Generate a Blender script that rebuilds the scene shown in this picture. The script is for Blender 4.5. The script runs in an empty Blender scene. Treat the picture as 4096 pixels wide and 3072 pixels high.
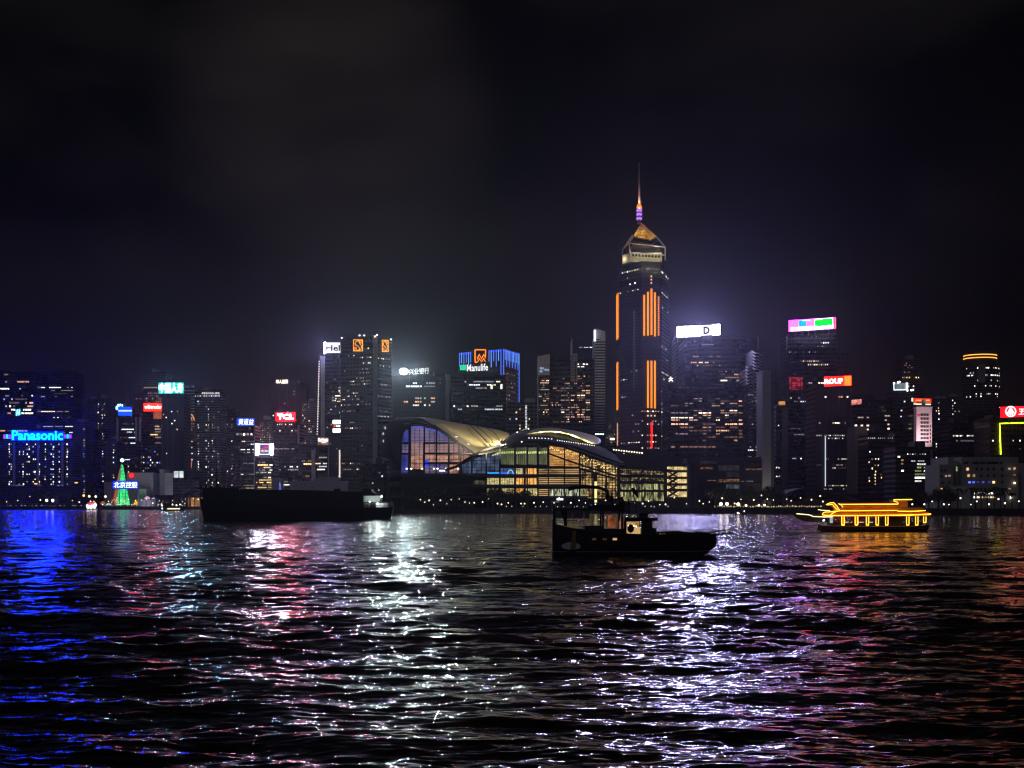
import bpy, math, random
import numpy as np
from mathutils import Vector, Matrix

S = bpy.context.scene
COL = S.collection
R = math.radians
FPX, CX, HY, CAMZ = 5575.0, 2048.0, 2020.0, 5.0     # focal length in photo pixels, centre column, horizon row, eye height

# ------------------------------------------------------------------ camera, sky, moonless night light, exposure
cam_d = bpy.data.cameras.new('camera')
cam = bpy.data.objects.new('camera', cam_d)
COL.objects.link(cam)
cam.location = (0, 0, CAMZ)
cam.rotation_euler = (R(90), 0, 0)
cam_d.sensor_width = 36
cam_d.lens = FPX / 4096 * 36
cam_d.shift_y = (HY - 1536) / 4096
cam_d.clip_start, cam_d.clip_end = 0.5, 12000
S.camera = cam
S.view_settings.view_transform = 'Standard'
S.view_settings.look = 'None'
S.view_settings.exposure = 0
S.view_settings.gamma = 1
S.cycles.use_denoising = True
S.cycles.max_bounces = 4
S.cycles.diffuse_bounces = 1
S.cycles.glossy_bounces = 2
S.cycles.transmission_bounces = 2
S.cycles.volume_bounces = 0
S.cycles.sample_clamp_indirect = 40
S.cycles.caustics_reflective = False
S.cycles.adaptive_threshold = 0.006
S.cycles.filter_width = 1.2

W = bpy.data.worlds.new('World')
S.world = W
W.use_nodes = True
nt = W.node_tree
nt.nodes.clear()
wo = nt.nodes.new('ShaderNodeOutputWorld')
sky = nt.nodes.new('ShaderNodeTexSky')
sky.sky_type = 'NISHITA'
sky.sun_disc = False
SUN_EL, SUN_ROT = R(-6.0), R(150)
sky.sun_elevation, sky.sun_rotation = SUN_EL, SUN_ROT
b1 = nt.nodes.new('ShaderNodeBackground')
b1.inputs['Strength'].default_value = 0.05
nt.links.new(sky.outputs[0], b1.inputs[0])
tc = nt.nodes.new('ShaderNodeTexCoord')                 # low night cloud lit by the city, brownish grey
mp = nt.nodes.new('ShaderNodeMapping')
mp.inputs['Scale'].default_value = (2.6, 2.6, 6.0)
mp.inputs['Location'].default_value = (1.15, 0.2, 0.75)
nz = nt.nodes.new('ShaderNodeTexNoise')
nz.inputs['Scale'].default_value = 1.25
nz.inputs['Detail'].default_value = 4
nz.inputs['Roughness'].default_value = 0.5
rp = nt.nodes.new('ShaderNodeValToRGB')
rp.color_ramp.elements[0].position, rp.color_ramp.elements[1].position = 0.40, 0.74
rp.color_ramp.elements[0].color = (0.0005, 0.0005, 0.0005, 1)
rp.color_ramp.elements[1].color = (0.0085, 0.0073, 0.0066, 1)
b2 = nt.nodes.new('ShaderNodeBackground')
b2.inputs['Strength'].default_value = 1.0
ad = nt.nodes.new('ShaderNodeAddShader')
L = nt.links.new
L(tc.outputs['Generated'], mp.inputs[0]); L(mp.outputs[0], nz.inputs['Vector']); L(nz.outputs['Fac'], rp.inputs[0])
dp = nt.nodes.new('ShaderNodeVectorMath'); dp.operation = 'DOT_PRODUCT'     # one broad cloud bank low over the western city
dp.inputs[1].default_value = Vector((-.125, .955, .27)).normalized()
mr = nt.nodes.new('ShaderNodeMapRange'); mr.interpolation_type = 'SMOOTHSTEP'
mr.inputs['From Min'].default_value, mr.inputs['From Max'].default_value = math.cos(R(7.5)), math.cos(R(1.5))
mr.inputs['To Min'].default_value, mr.inputs['To Max'].default_value = 0.0, 1.0
mm = nt.nodes.new('ShaderNodeMath'); mm.operation = 'MULTIPLY'
n2 = nt.nodes.new('ShaderNodeTexNoise'); n2.inputs['Scale'].default_value = 3.0; n2.inputs['Detail'].default_value = 5
b3 = nt.nodes.new('ShaderNodeBackground'); b3.inputs[0].default_value = (.016, .013, .0122, 1)
L(tc.outputs['Generated'], dp.inputs[0]); L(dp.outputs['Value'], mr.inputs['Value']); L(mp.outputs[0], n2.inputs['Vector'])
L(mr.outputs[0], mm.inputs[0]); L(n2.outputs['Fac'], mm.inputs[1]); L(mm.outputs[0], b3.inputs['Strength'])
ad2 = nt.nodes.new('ShaderNodeAddShader')
L(rp.outputs[0], b2.inputs[0]); L(b1.outputs[0], ad.inputs[0]); L(b2.outputs[0], ad.inputs[1]); L(ad.outputs[0], ad2.inputs[0]); L(b3.outputs[0], ad2.inputs[1]); L(ad2.outputs[0], wo.inputs[0])

sun_d = bpy.data.lights.new('night_sun', 'SUN')         # faint light of the near shore's city glow, from behind the camera
sun_d.energy, sun_d.angle, sun_d.color = 0.11, R(10), (0.8, 0.82, 1.0)
sun = bpy.data.objects.new('night_sun', sun_d)
COL.objects.link(sun)
sun.rotation_euler = (R(55), 0, R(-25))

# ------------------------------------------------------------------ materials
MATS = {}

def _new(name):
    m = bpy.data.materials.new(name)
    m.use_nodes = True
    m.node_tree.nodes.clear()
    o = m.node_tree.nodes.new('ShaderNodeOutputMaterial')
    return m, m.node_tree, o

def N(t, typ, **kw):
    n = t.nodes.new(typ)
    for k, v in kw.items():
        if k in n.inputs: n.inputs[k].default_value = v
        else: setattr(n, k, v)
    return n

def math_node(t, op, a, b=None):
    n = t.nodes.new('ShaderNodeMath'); n.operation = op
    for i, x in enumerate((a, b)):
        if x is None: continue
        if isinstance(x, (int, float)): n.inputs[i].default_value = x
        else: t.links.new(x, n.inputs[i])
    return n.outputs[0]

def matte(key, col, rough=0.7, metal=0.0, var=0.25, scale=0.6):
    """plain surface with uneven dirt"""
    if key in MATS: return MATS[key]
    m, t, o = _new(key)
    p = N(t, 'ShaderNodeBsdfPrincipled', Roughness=rough, Metallic=metal)
    g = N(t, 'ShaderNodeNewGeometry')
    n = N(t, 'ShaderNodeTexNoise', Scale=scale, Detail=5.0)
    r = t.nodes.new('ShaderNodeValToRGB')
    r.color_ramp.elements[0].color = tuple(c * (1 - var) for c in col) + (1,)
    r.color_ramp.elements[1].color = tuple(min(1, c * (1 + var)) for c in col) + (1,)
    r.color_ramp.elements[0].position, r.color_ramp.elements[1].position = 0.3, 0.7
    t.links.new(g.outputs['Position'], n.inputs['Vector']); t.links.new(n.outputs['Fac'], r.inputs[0])
    t.links.new(r.outputs[0], p.inputs['Base Color']); t.links.new(p.outputs[0], o.inputs[0])
    MATS[key] = m
    return m

def facade(key, wall, glass, fh, bw, gr=0.12, split=0.45):
    """curtain wall: glass bands and piers by position, uneven panes"""
    if key in MATS: return MATS[key]
    m, t, o = _new(key)
    g = N(t, 'ShaderNodeNewGeometry'); s = N(t, 'ShaderNodeSeparateXYZ')
    t.links.new(g.outputs['Position'], s.inputs[0])
    u = math_node(t, 'ADD', s.outputs[0], math_node(t, 'MULTIPLY', s.outputs[1], 0.83))
    fz = math_node(t, 'FRACT', math_node(t, 'DIVIDE', s.outputs[2], fh))
    fu = math_node(t, 'FRACT', math_node(t, 'DIVIDE', u, bw))
    k = math_node(t, 'MULTIPLY', math_node(t, 'GREATER_THAN', fz, split), math_node(t, 'GREATER_THAN', fu, 0.16))
    cell = N(t, 'ShaderNodeCombineXYZ')
    t.links.new(math_node(t, 'FLOOR', math_node(t, 'DIVIDE', u, bw)), cell.inputs[0])
    t.links.new(math_node(t, 'FLOOR', math_node(t, 'DIVIDE', s.outputs[2], fh)), cell.inputs[1])
    wn = N(t, 'ShaderNodeTexWhiteNoise'); t.links.new(cell.outputs[0], wn.inputs['Vector'])
    mx = N(t, 'ShaderNodeMix', data_type='RGBA')
    mx.inputs[6].default_value = wall + (1,)
    gl = N(t, 'ShaderNodeMix', data_type='RGBA')
    gl.inputs[6].default_value = tuple(c * .4 for c in glass) + (1,)
    gl.inputs[7].default_value = tuple(c * 1.6 for c in glass) + (1,)
    t.links.new(wn.outputs['Value'], gl.inputs[0])
    t.links.new(gl.outputs[2], mx.inputs[7]); t.links.new(k, mx.inputs[0])
    p = N(t, 'ShaderNodeBsdfPrincipled')
    t.links.new(mx.outputs[2], p.inputs['Base Color'])
    t.links.new(math_node(t, 'ADD', math_node(t, 'MULTIPLY', k, gr - 0.65), 0.65), p.inputs['Roughness'])
    t.links.new(p.outputs[0], o.inputs[0])
    MATS[key] = m
    return m

def glow(key, col, s, sample=True):
    """a surface that gives off light"""
    if key in MATS: return MATS[key]
    m, t, o = _new(key)
    e = N(t, 'ShaderNodeEmission', Strength=s); e.inputs[0].default_value = tuple(col) + (1,)
    t.links.new(e.outputs[0], o.inputs[0])
    m.cycles.emission_sampling = 'AUTO' if sample else 'NONE'
    MATS[key] = m
    return m

def lit_room(key, col, s):
    """lit window pane: brightness differs from window to window, blinds and furniture inside vary it"""
    if key in MATS: return MATS[key]
    m, t, o = _new(key)
    oi = N(t, 'ShaderNodeObjectInfo'); tcn = N(t, 'ShaderNodeTexCoord')
    mpn = N(t, 'ShaderNodeVectorMath', operation='ADD')
    t.links.new(tcn.outputs['Object'], mpn.inputs[0])
    cmb = N(t, 'ShaderNodeCombineXYZ')
    t.links.new(math_node(t, 'MULTIPLY', oi.outputs['Random'], 57.0), cmb.inputs[0])
    t.links.new(cmb.outputs[0], mpn.inputs[1])
    n = N(t, 'ShaderNodeTexNoise', Scale=2.3, Detail=2.0)
    t.links.new(mpn.outputs[0], n.inputs['Vector'])
    r2 = math_node(t, 'POWER', oi.outputs['Random'], 2.2)
    st = math_node(t, 'ADD', math_node(t, 'MULTIPLY', r2, 1.5 * s), 0.16 * s)
    nn = math_node(t, 'POWER', math_node(t, 'MULTIPLY', n.outputs['Fac'], 1.8), 2.0)
    e = N(t, 'ShaderNodeEmission'); e.inputs[0].default_value = tuple(col) + (1,)
    t.links.new(math_node(t, 'MULTIPLY', st, nn), e.inputs['Strength'])
    t.links.new(e.outputs[0], o.inputs[0])
    m.cycles.emission_sampling = 'NONE'
    MATS[key] = m
    return m

def lit_glass(key, c0, c1, s, lh=0, lv=0, ns=0.25, warp=(1, 1, 1), lw=0.2, lo=0.35, hi=0.7):
    """big lit glazing seen from outside: interior colours in uneven patches, blinds and mullions"""
    if key in MATS: return MATS[key]
    m, t, o = _new(key)
    g = N(t, 'ShaderNodeNewGeometry'); mpn = N(t, 'ShaderNodeMapping'); mpn.inputs['Scale'].default_value = warp
    n = N(t, 'ShaderNodeTexNoise', Scale=ns, Detail=4.0, Roughness=0.65)
    t.links.new(g.outputs['Position'], mpn.inputs[0]); t.links.new(mpn.outputs[0], n.inputs['Vector'])
    r = t.nodes.new('ShaderNodeValToRGB')
    r.color_ramp.elements[0].position, r.color_ramp.elements[1].position = lo, hi
    r.color_ramp.elements[0].color = tuple(c0) + (1,)
    r.color_ramp.elements[1].color = tuple(c1) + (1,)
    t.links.new(n.outputs['Fac'], r.inputs[0])
    sp = N(t, 'ShaderNodeSeparateXYZ'); t.links.new(g.outputs['Position'], sp.inputs[0])
    st = s
    def line(ax, pitch, stv):
        f = math_node(t, 'FRACT', math_node(t, 'DIVIDE', sp.outputs[ax], pitch))
        k = math_node(t, 'GREATER_THAN', f, lw)
        k = math_node(t, 'ADD', math_node(t, 'MULTIPLY', k, 0.85), 0.15)
        return math_node(t, 'MULTIPLY', k, stv)
    if lh: st = line(2, lh, st)
    if lv: st = line(0, lv, st)
    e = N(t, 'ShaderNodeEmission')
    if isinstance(st, (int, float)): e.inputs['Strength'].default_value = st
    else: t.links.new(st, e.inputs['Strength'])
    t.links.new(r.outputs[0], e.inputs[0]); t.links.new(e.outputs[0], o.inputs[0])
    m.cycles.emission_sampling = 'NONE'
    MATS[key] = m
    return m

DARK = matte('dark_steel', (0.03, 0.03, 0.032), 0.5)
CONC = matte('concrete', (0.28, 0.27, 0.27), 0.8, var=0.15, scale=0.15)
WINC = {'w': (1, .80, .55), 'c': (.82, .92, 1), 'o': (1, .50, .30), 'a': (1, .62, .22), 'g': (.80, 1, .42),
        'b': (.10, .15, 1), 'd': (.75, .55, .60), 'i': (1, .93, .82)}
WINS = {'w': 1.7, 'c': 1.6, 'o': 1.05, 'a': 1.8, 'g': 1.5, 'b': 1.6, 'd': .45, 'i': 2.4}

def wmat(c): return lit_room('lit_window_' + c, WINC[c], WINS[c])

# ------------------------------------------------------------------ mesh building
def P(X, Y, d):
    """photo pixel at distance d -> point in the world"""
    return Vector(((X - CX) / FPX * d, d, CAMZ + (HY - Y) / FPX * d))
def px(X, d): return (X - CX) / FPX * d
def pz(Y, d): return CAMZ + (HY - Y) / FPX * d
def sz(n, d): return n / FPX * d

class MB:
    def __init__(s): s.v, s.f, s.m = [], [], []
    def face(s, pts, mi=0):
        b = len(s.v); s.v += [tuple(p) for p in pts]; s.f.append(tuple(range(b, b + len(pts)))); s.m.append(mi)
    def box(s, x0, x1, y0, y1, z0, z1, mi=0):
        s.prism([(x0, y0), (x1, y0), (x1, y1), (x0, y1)], z0, z1, mi)
    def prism(s, poly, z0, z1, mi=0, top=None):
        """poly counter-clockwise from above; top: other outline for the upper end"""
        b = len(s.v); n = len(poly); top = top or poly
        s.v += [(x, y, z0) for x, y in poly] + [(x, y, z1) for x, y in top]
        for i in range(n):
            j = (i + 1) % n
            s.f.append((b + i, b + j, b + n + j, b + n + i)); s.m.append(mi)
        s.f.append(tuple(b + n + i for i in range(n))); s.m.append(mi)
        s.f.append(tuple(b + i for i in reversed(range(n)))); s.m.append(mi)
    def xprism(s, poly, y0, y1, mi=0):
        """outline in the x-z plane given clockwise or not, pushed from y0 to y1"""
        b = len(s.v); n = len(poly)
        s.v += [(x, y0, z) for x, z in poly] + [(x, y1, z) for x, z in poly]
        for i in range(n):
            j = (i + 1) % n
            s.f.append((b + i, b + j, b + n + j, b + n + i)); s.m.append(mi)
        s.f.append(tuple(b + i for i in range(n))); s.m.append(mi)
        s.f.append(tuple(b + n + i for i in reversed(range(n)))); s.m.append(mi)
    def tube(s, pts, r, n=6, mi=0):
        pts = [Vector(p) for p in pts]
        rs = r if isinstance(r, (list, tuple)) else [r] * len(pts)
        b = len(s.v)
        for i, p in enumerate(pts):
            d = (pts[min(i + 1, len(pts) - 1)] - pts[max(i - 1, 0)]).normalized()
            a = d.orthogonal().normalized() if abs(d.z) < .9 else Vector((1, 0, 0))
            if abs(d.z) < .9: a = d.cross(Vector((0, 0, 1))).normalized()
            c = d.cross(a).normalized()
            for k in range(n):
                t = 2 * math.pi * k / n
                s.v.append(tuple(p + (a * math.cos(t) + c * math.sin(t)) * rs[i]))
        for i in range(len(pts) - 1):
            for k in range(n):
                k2 = (k + 1) % n
                s.f.append((b + i * n + k, b + i * n + k2, b + (i + 1) * n + k2, b + (i + 1) * n + k)); s.m.append(mi)
        s.f.append(tuple(b + k for k in reversed(range(n)))); s.m.append(mi)
        s.f.append(tuple(b + (len(pts) - 1) * n + k for k in range(n))); s.m.append(mi)
    def lathe(s, c, prof, n=16, mi=0):
        b = len(s.v)
        for r, z in prof:
            for k in range(n):
                t = 2 * math.pi * k / n
                s.v.append((c[0] + r * math.cos(t), c[1] + r * math.sin(t), c[2] + z))
        for i in range(len(prof) - 1):
            for k in range(n):
                k2 = (k + 1) % n
                s.f.append((b + i * n + k, b + i * n + k2, b + (i + 1) * n + k2, b + (i + 1) * n + k)); s.m.append(mi)
        s.f.append(tuple(b + k for k in reversed(range(n)))); s.m.append(mi)
        s.f.append(tuple(b + (len(prof) - 1) * n + k for k in range(n))); s.m.append(mi)
    def loft(s, rows, thick=None, mi=0):
        """rows of points of equal length -> sheet; thick: vector to give it a second skin"""
        b = len(s.v); n = len(rows[0]); m = len(rows)
        for r in rows: s.v += [tuple(p) for p in r]
        for i in range(m - 1):
            for k in range(n - 1):
                s.f.append((b + i * n + k, b + i * n + k + 1, b + (i + 1) * n + k + 1, b + (i + 1) * n + k)); s.m.append(mi)
        if thick is not None:
            th = Vector(thick); b2 = len(s.v)
            for r in rows: s.v += [tuple(Vector(p) + th) for p in r]
            for i in range(m - 1):
                for k in range(n - 1):
                    s.f.append((b2 + (i + 1) * n + k, b2 + (i + 1) * n + k + 1, b2 + i * n + k + 1, b2 + i * n + k)); s.m.append(mi)
            ring = [k for k in range(n)] + [i * n + n - 1 for i in range(1, m)] + [(m - 1) * n + k for k in range(n - 2, -1, -1)] + [i * n for i in range(m - 2, 0, -1)]
            for a, c in zip(ring, ring[1:] + ring[:1]):
                s.f.append((b + a, b2 + a, b2 + c, b + c)); s.m.append(mi)
    def add_mesh(s, me, mat=Matrix(), mi=0):
        b = len(s.v)
        s.v += [tuple(mat @ v.co) for v in me.vertices]
        for p in me.polygons:
            s.f.append(tuple(b + i for i in p.vertices)); s.m.append(mi)
    def mesh(s, name, mats, smooth=False):
        me = bpy.data.meshes.new(name)
        me.from_pydata(s.v, [], s.f)
        for m in (mats if isinstance(mats, (list, tuple)) else [mats]): me.materials.append(m)
        me.polygons.foreach_set('material_index', s.m)
        if smooth: me.polygons.foreach_set('use_smooth', [True] * len(s.f))
        me.update()
        return me

def tag(o, label=None, cat=None, group=None, kind=None):
    if label: o['label'] = label
    if cat: o['category'] = cat
    if group: o['group'] = group
    if kind: o['kind'] = kind
    return o

def root(name, loc, label, cat, group=None):
    o = bpy.data.objects.new(name, None)
    o.empty_display_size = 1
    COL.objects.link(o); o.location = loc
    return tag(o, label, cat, group)

def wloc(o):
    v = Vector(o.location)
    while o.parent: o = o.parent; v += Vector(o.location)
    return v

def obj(name, mb, mats, parent=None, smooth=False, **kw):
    """links the collected shape as one object; vertices are in world coordinates"""
    me = mb.mesh(name, mats, smooth) if isinstance(mb, MB) else mb
    o = bpy.data.objects.new(name, me); COL.objects.link(o)
    if parent:
        o.parent = parent; o.location = -wloc(parent)
    tag(o, **kw)
    return o

def inst(name, me, parent, loc, rot=0.0, scale=(1, 1, 1)):
    o = bpy.data.objects.new(name, me); COL.objects.link(o)
    o.parent = parent; o.location = Vector(loc) - (wloc(parent) if parent else Vector((0, 0, 0)))
    o.rotation_euler = (0, 0, rot); o.scale = scale
    return o

def copy_tree(o, parent=None):
    c = o.copy(); COL.objects.link(c)
    if parent: c.parent = parent
    for ch in list(o.children): copy_tree(ch, c)
    return c

def shell(name, mb, mats, label, cat, base, body='body', group=None):
    r = root(name, base, label, cat, group)
    b = obj(body, mb, mats, r)
    return r, b

# ------------------------------------------------------------------ lettering
def letters(s, bold=0.0, ext=0.03, res=2, shear=0.0):
    c = bpy.data.curves.new('lettering', 'FONT')
    c.body = s; c.resolution_u = res; c.extrude = ext; c.offset = bold; c.shear = shear
    o = bpy.data.objects.new('lettering', c); COL.objects.link(o)
    dg = bpy.context.evaluated_depsgraph_get()
    me = bpy.data.meshes.new_from_object(o.evaluated_get(dg))
    bpy.data.objects.remove(o); bpy.data.curves.remove(c)
    return me

def put_letters(mb, s, a, b, c, out=0.3, bold=0.0, mi=0, shear=0.0, res=2, core=None):
    """lettering filling the parallelogram a (low start), b (low end), c (high start); stands proud by out"""
    me = letters(s, bold, 0.03, res, shear)
    xs = [v.co.x for v in me.vertices]; ys = [v.co.y for v in me.vertices]
    x0, x1, y0, y1 = min(xs), max(xs), min(ys), max(ys)
    a, b, c = Vector(a), Vector(b), Vector(c)
    e1, e2 = b - a, c - a
    nrm = e1.cross(e2).normalized()
    bb = len(mb.v)
    for v in me.vertices:
        u, w = (v.co.x - x0) / (x1 - x0), (v.co.y - y0) / (y1 - y0)
        mb.v.append(tuple(a + e1 * u + e2 * w + nrm * (out * (0.5 + v.co.z / 0.06))))
    for p in me.polygons:
        mb.f.append(tuple(bb + i for i in p.vertices)); mb.m.append(mi)
    bpy.data.meshes.remove(me)
    if core is not None:                                     # thinner glowing layer in front, added to strengthen haze glow and water reflections
        m2 = letters(s, core, 0.03, res, shear); b2 = MB(); k = .5
        for v in m2.vertices:
            u, w = (v.co.x - x0) / (x1 - x0), (v.co.y - y0) / (y1 - y0)
            b2.v.append(tuple(a + e1 * u + e2 * w + nrm * (out + .15 + .1 * v.co.z / .03)))
        for p in m2.polygons: b2.f.append(tuple(p.vertices)); b2.m.append(0)
        bpy.data.meshes.remove(m2)
        return b2
# ------------------------------------------------------------------ lit windows
PANES = {}
def pane_mesh(n, c):
    """a run of n lit panes between dark mullions, one metre per pane, one metre high"""
    k = (n, c)
    if k not in PANES:
        mb = MB()
        for i in range(n):
            mb.box(i + 0.08, i + 0.92, -0.06, 0.04, 0.06, 0.94, 0)
        mb.box(0, n, 0.0, 0.06, 0, 1, 1)
        PANES[k] = mb.mesh('window', [wmat(c), DARK])
    return PANES[k]

def face_frame(p, q):
    p, q = Vector((p[0], p[1], 0)), Vector((q[0], q[1], 0))
    d = q - p
    return p, d.normalized(), d.length, math.atan2(d.y, d.x)

def windows(rt, p, q, specs, d, rng, mx=100):
    """specs: (mode, Ytop, Ybot, u0, u1, floor_px, bay_px, win_w, win_h, p, colours, n) on the face p-q"""
    o, e, ln, ang = face_frame(p, q)
    nrm = Vector((e.y, -e.x, 0))
    out = []
    for sp in specs:
        mode, Y0, Y1, u0, u1, fp, bp, ww, wh, pr, cols, nn = sp
        z0, z1 = pz(Y1, d), pz(Y0, d)
        fh, bw = sz(fp, d), sz(bp, d) / max(0.25, abs(e.x))
        nf = max(1, int((z1 - z0) / fh)); nb = max(1, int(ln * (u1 - u0) / bw))
        act = None
        if mode == 'col': act = [rng.random() < nn for _ in range(nb)]
        for f in range(nf):
            z = z1 - (f + 1) * fh + fh * (1 - wh) / 2
            if mode == 'run':
                if rng.random() > pr: continue
                i = rng.randint(0, max(0, nb // 2))
                while i < nb:
                    k = min(nb - i, 1 + int(rng.expovariate(1.0 / nn)))
                    k = min(k, 9)
                    out.append((u0 * ln + i * bw, z, k, bw * ww, fh * wh, rng.choice(cols), bw))
                    i += k + 1 + int(rng.expovariate(1.0 / max(1, nb * .13)))
            elif mode == 'row':
                for i in range(nb):
                    if rng.random() < pr: out.append((u0 * ln + i * bw, z, 1, bw * ww, fh * wh, rng.choice(cols), bw))
            else:
                for i in range(nb):
                    if act and not act[i]: continue
                    if rng.random() < pr:
                        j = rng.uniform(-.15, .15) * bw
                        out.append((u0 * ln + i * bw + j, z, 1, bw * ww, fh * wh, rng.choice(cols), bw))
    out.sort(key=lambda w: -w[2] * w[3] * w[4] * rng.uniform(.7, 1.3))
    rest = MB(); rc = {}
    for i, (u, z, k, w, h, c, bw) in enumerate(out):
        pos = o + e * u + nrm * 0.12; pos.z = z
        if i < mx:
            w_ = w if k == 1 else bw
            inst('window', pane_mesh(k, c), rt, pos, ang, (w_, 1.5, h))
        else:
            ci = rc.setdefault(c, len(rc))
            a = pos; b = pos + e * (w if k == 1 else bw * k)
            rest.prism([(a.x + nrm.x * .1, a.y + nrm.y * .1), (b.x + nrm.x * .1, b.y + nrm.y * .1), (b.x, b.y), (a.x, a.y)], z, z + h, ci)
    if rest.f:
        obj('window', rest, [wmat(c) for c in rc], rt, kind='stuff')

def foot_box(X0, X1, d, t):
    return [(px(X0, d), d), (px(X1, d), d), (px(X1, d), d + t), (px(X0, d), d + t)]

def offset_poly(poly, k):
    n = len(poly); out = []
    for i in range(n):
        a, b, c = Vector(poly[i - 1]), Vector(poly[i]), Vector(poly[(i + 1) % n])
        e1, e2 = (b - a).normalized(), (c - b).normalized()
        n1, n2 = Vector((e1.y, -e1.x)), Vector((e2.y, -e2.x))
        h = (n1 + n2); h = h / max(.3, h.length_squared) * 2
        out.append(tuple(b + h * k))
    return out

FAC = [facade('facade_grey_glass', (.019, .019, .021), (.012, .013, .018), 3.6, 2.4),
       facade('facade_brown_glass', (.024, .020, .019), (.015, .013, .013), 3.8, 3.1),
       facade('facade_pale_concrete', (.075, .072, .076), (.03, .03, .034), 3.2, 3.6, split=.5),
       facade('facade_tiled_flats', (.09, .083, .088), (.02, .02, .024), 2.9, 3.0, split=.55),
       facade('facade_blue_glass', (.014, .016, .024), (.011, .014, .023), 4.0, 1.8, gr=.35),
       facade('facade_dark_granite', (.020, .018, .020), (.010, .010, .011), 3.4, 2.0)]
GZ = 3.0

def tower(label, X0, X1, Yt, d, t=30, fac=0, wins=(), foot=None, z0=GZ, slab=0, fins=0, top=2, mast=0, group=None, seed=None,
          name='tower', cat='tower', body='body', faces=(0,), mat=None):
    """a tower block: body with floor slabs or fins, roof plant and its lit windows (wins: per face a list of specs)"""
    rng = random.Random(seed if seed is not None else int(X0 * 7 + Yt * 13 + d))
    poly = foot or foot_box(X0, X1, d, t)
    zt = pz(Yt, d)
    cx = sum(p[0] for p in poly) / len(poly); cy = sum(p[1] for p in poly) / len(poly)
    rt = root(name, (cx, cy, z0), label, cat, group)
    mb = MB()
    mb.prism(poly, z0 - 0.5, zt)
    mb.prism(offset_poly(poly, .25), zt, zt + 1.3)
    if slab:
        h = sz(slab, d); z = z0 + h; ring = offset_poly(poly, .14)
        while z < zt - h * .5:
            mb.prism(ring, z - .25, z + .3); z += h
    if fins:
        for i in range(len(poly) if foot else 1):
            o, e, ln, ang = face_frame(poly[i], poly[(i + 1) % len(poly)])
            if e.x < .15: continue
            nrm = Vector((e.y, -e.x, 0)); st = sz(fins, d); n = max(1, int(ln / st))
            for k in range(n + 1):
                c = o + e * (ln * k / n)
                a, b = c - e * .35, c + e * .35
                mb.prism([(a.x + nrm.x * .6, a.y + nrm.y * .6), (b.x + nrm.x * .6, b.y + nrm.y * .6), (b.x, b.y), (a.x, a.y)], z0, zt)
    b = obj(body, mb, mat or FAC[fac], rt)
    if top:
        rb = MB(); w = max(p[0] for p in poly) - min(p[0] for p in poly)
        xm = min(p[0] for p in poly); ym = min(p[1] for p in poly); yd = max(p[1] for p in poly) - ym
        for k in range(top):
            a = rng.uniform(.08, .6); l = rng.uniform(.15, .32)
            rb.box(xm + w * a, xm + w * (a + l), ym + yd * rng.uniform(.15, .3), ym + yd * .75, zt + 1.3, zt + 1.3 + rng.uniform(2, 5.5) * (1 + k * .12))
        if mast: rb.tube([(cx, cy, zt), (cx, cy, zt + mast)], [.5, .12], 6)
        obj('roof_plant', rb, CONC if fac in (2, 3) else DARK, rt)
    if wins:
        fl = list(zip(faces, wins)) if isinstance(wins[0], list) else [(0, list(wins))]
        for fi, ws in fl:
            windows(rt, poly[fi], poly[(fi + 1) % len(poly)], ws, d, rng, 100 // len(fl))
    return rt

def strip(rt, X, X2, Y0, Y1, d, mat, name='pilaster', out=.6, deep=1.2, label=None):
    mb = MB(); mb.box(px(X, d), px(X2, d), d - out, d - out + deep, pz(Y1, d), pz(Y0, d))
    return obj(name, mb, mat, rt, label=label)

def sign(label, X0, X1, Yl, Yr, h, d, panel=None, text=None, tcol=None, trect=None, bold=.02, legs=True, dy=0.0,
         frame=True, cat='rooftop sign', name='rooftop_sign', out=.4, shear=0.0, legh=5, tname='lettering', core=None):
    """sign board from X0 to X1; Yl/Yr the top rows at its two ends, h its height in pixels; dy: how much deeper its second end is"""
    dr = d + dy
    a, b = P(X0, Yl + h, d), P(X1, Yr + h, dr)
    c, e = P(X0, Yl, d), P(X1, Yr, dr)
    rt = root(name, (a + b) / 2, label, cat)
    back = Vector((0, 1.0, 0))
    if panel:
        mb = MB()
        pts = [a, b, e, c]
        mb.face(pts, 0)
        mb.face([p + back for p in reversed(pts)], 1)
        for i in range(4):
            p, q = pts[i], pts[(i + 1) % 4]
            mb.face([q, p, p + back, q + back], 1)
        obj('panel', mb, [panel, DARK], rt)
        if frame:
            fb = MB(); r = max(.18, sz(1.0, d))
            for i in range(4):
                p, q = pts[i], pts[(i + 1) % 4]
                fb.tube([p + back * .2, q + back * .2], r, 4)
            obj('frame', fb, DARK, rt)
    if text:
        u0, u1, w0, w1 = trect or (.06, .94, .18, .82)
        def at(u, w): return a + (b - a) * u + (c - a) * w
        mb = MB(); b2 = put_letters(mb, text, at(u0, w0), at(u1, w0), at(u0, w1), out, bold, shear=shear, core=core[0] if core else None)
        lt = obj(tname, mb, tcol, rt)
        if core: obj('added_bright_stroke', b2, core[1], lt)
    if legs:
        lb = MB(); n = max(2, int((b - a).length / 6))
        for i in range(n + 1):
            p = a.lerp(b, i / n) + back * .6
            lb.tube([p, p - Vector((0, 0, legh))], .25, 4)
            lb.tube([p, p + Vector((0, 3.5, -legh))], .18, 4)
        q0, q1 = a + back * .6 - Vector((0, 0, .6)), b + back * .6 - Vector((0, 0, .6)); lb.tube([q0 + (q0 - q1).normalized(), q1 + (q1 - q0).normalized()], .3, 4)
        obj('support', lb, DARK, rt)
    return rt
def D(Y0, Y1, p=.12, fp=12, bp=9, cols='wc', ww=.55, wh=.5, u0=.04, u1=.96): return ('dot', Y0, Y1, u0, u1, fp, bp, ww, wh, p, cols, 0)
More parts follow.
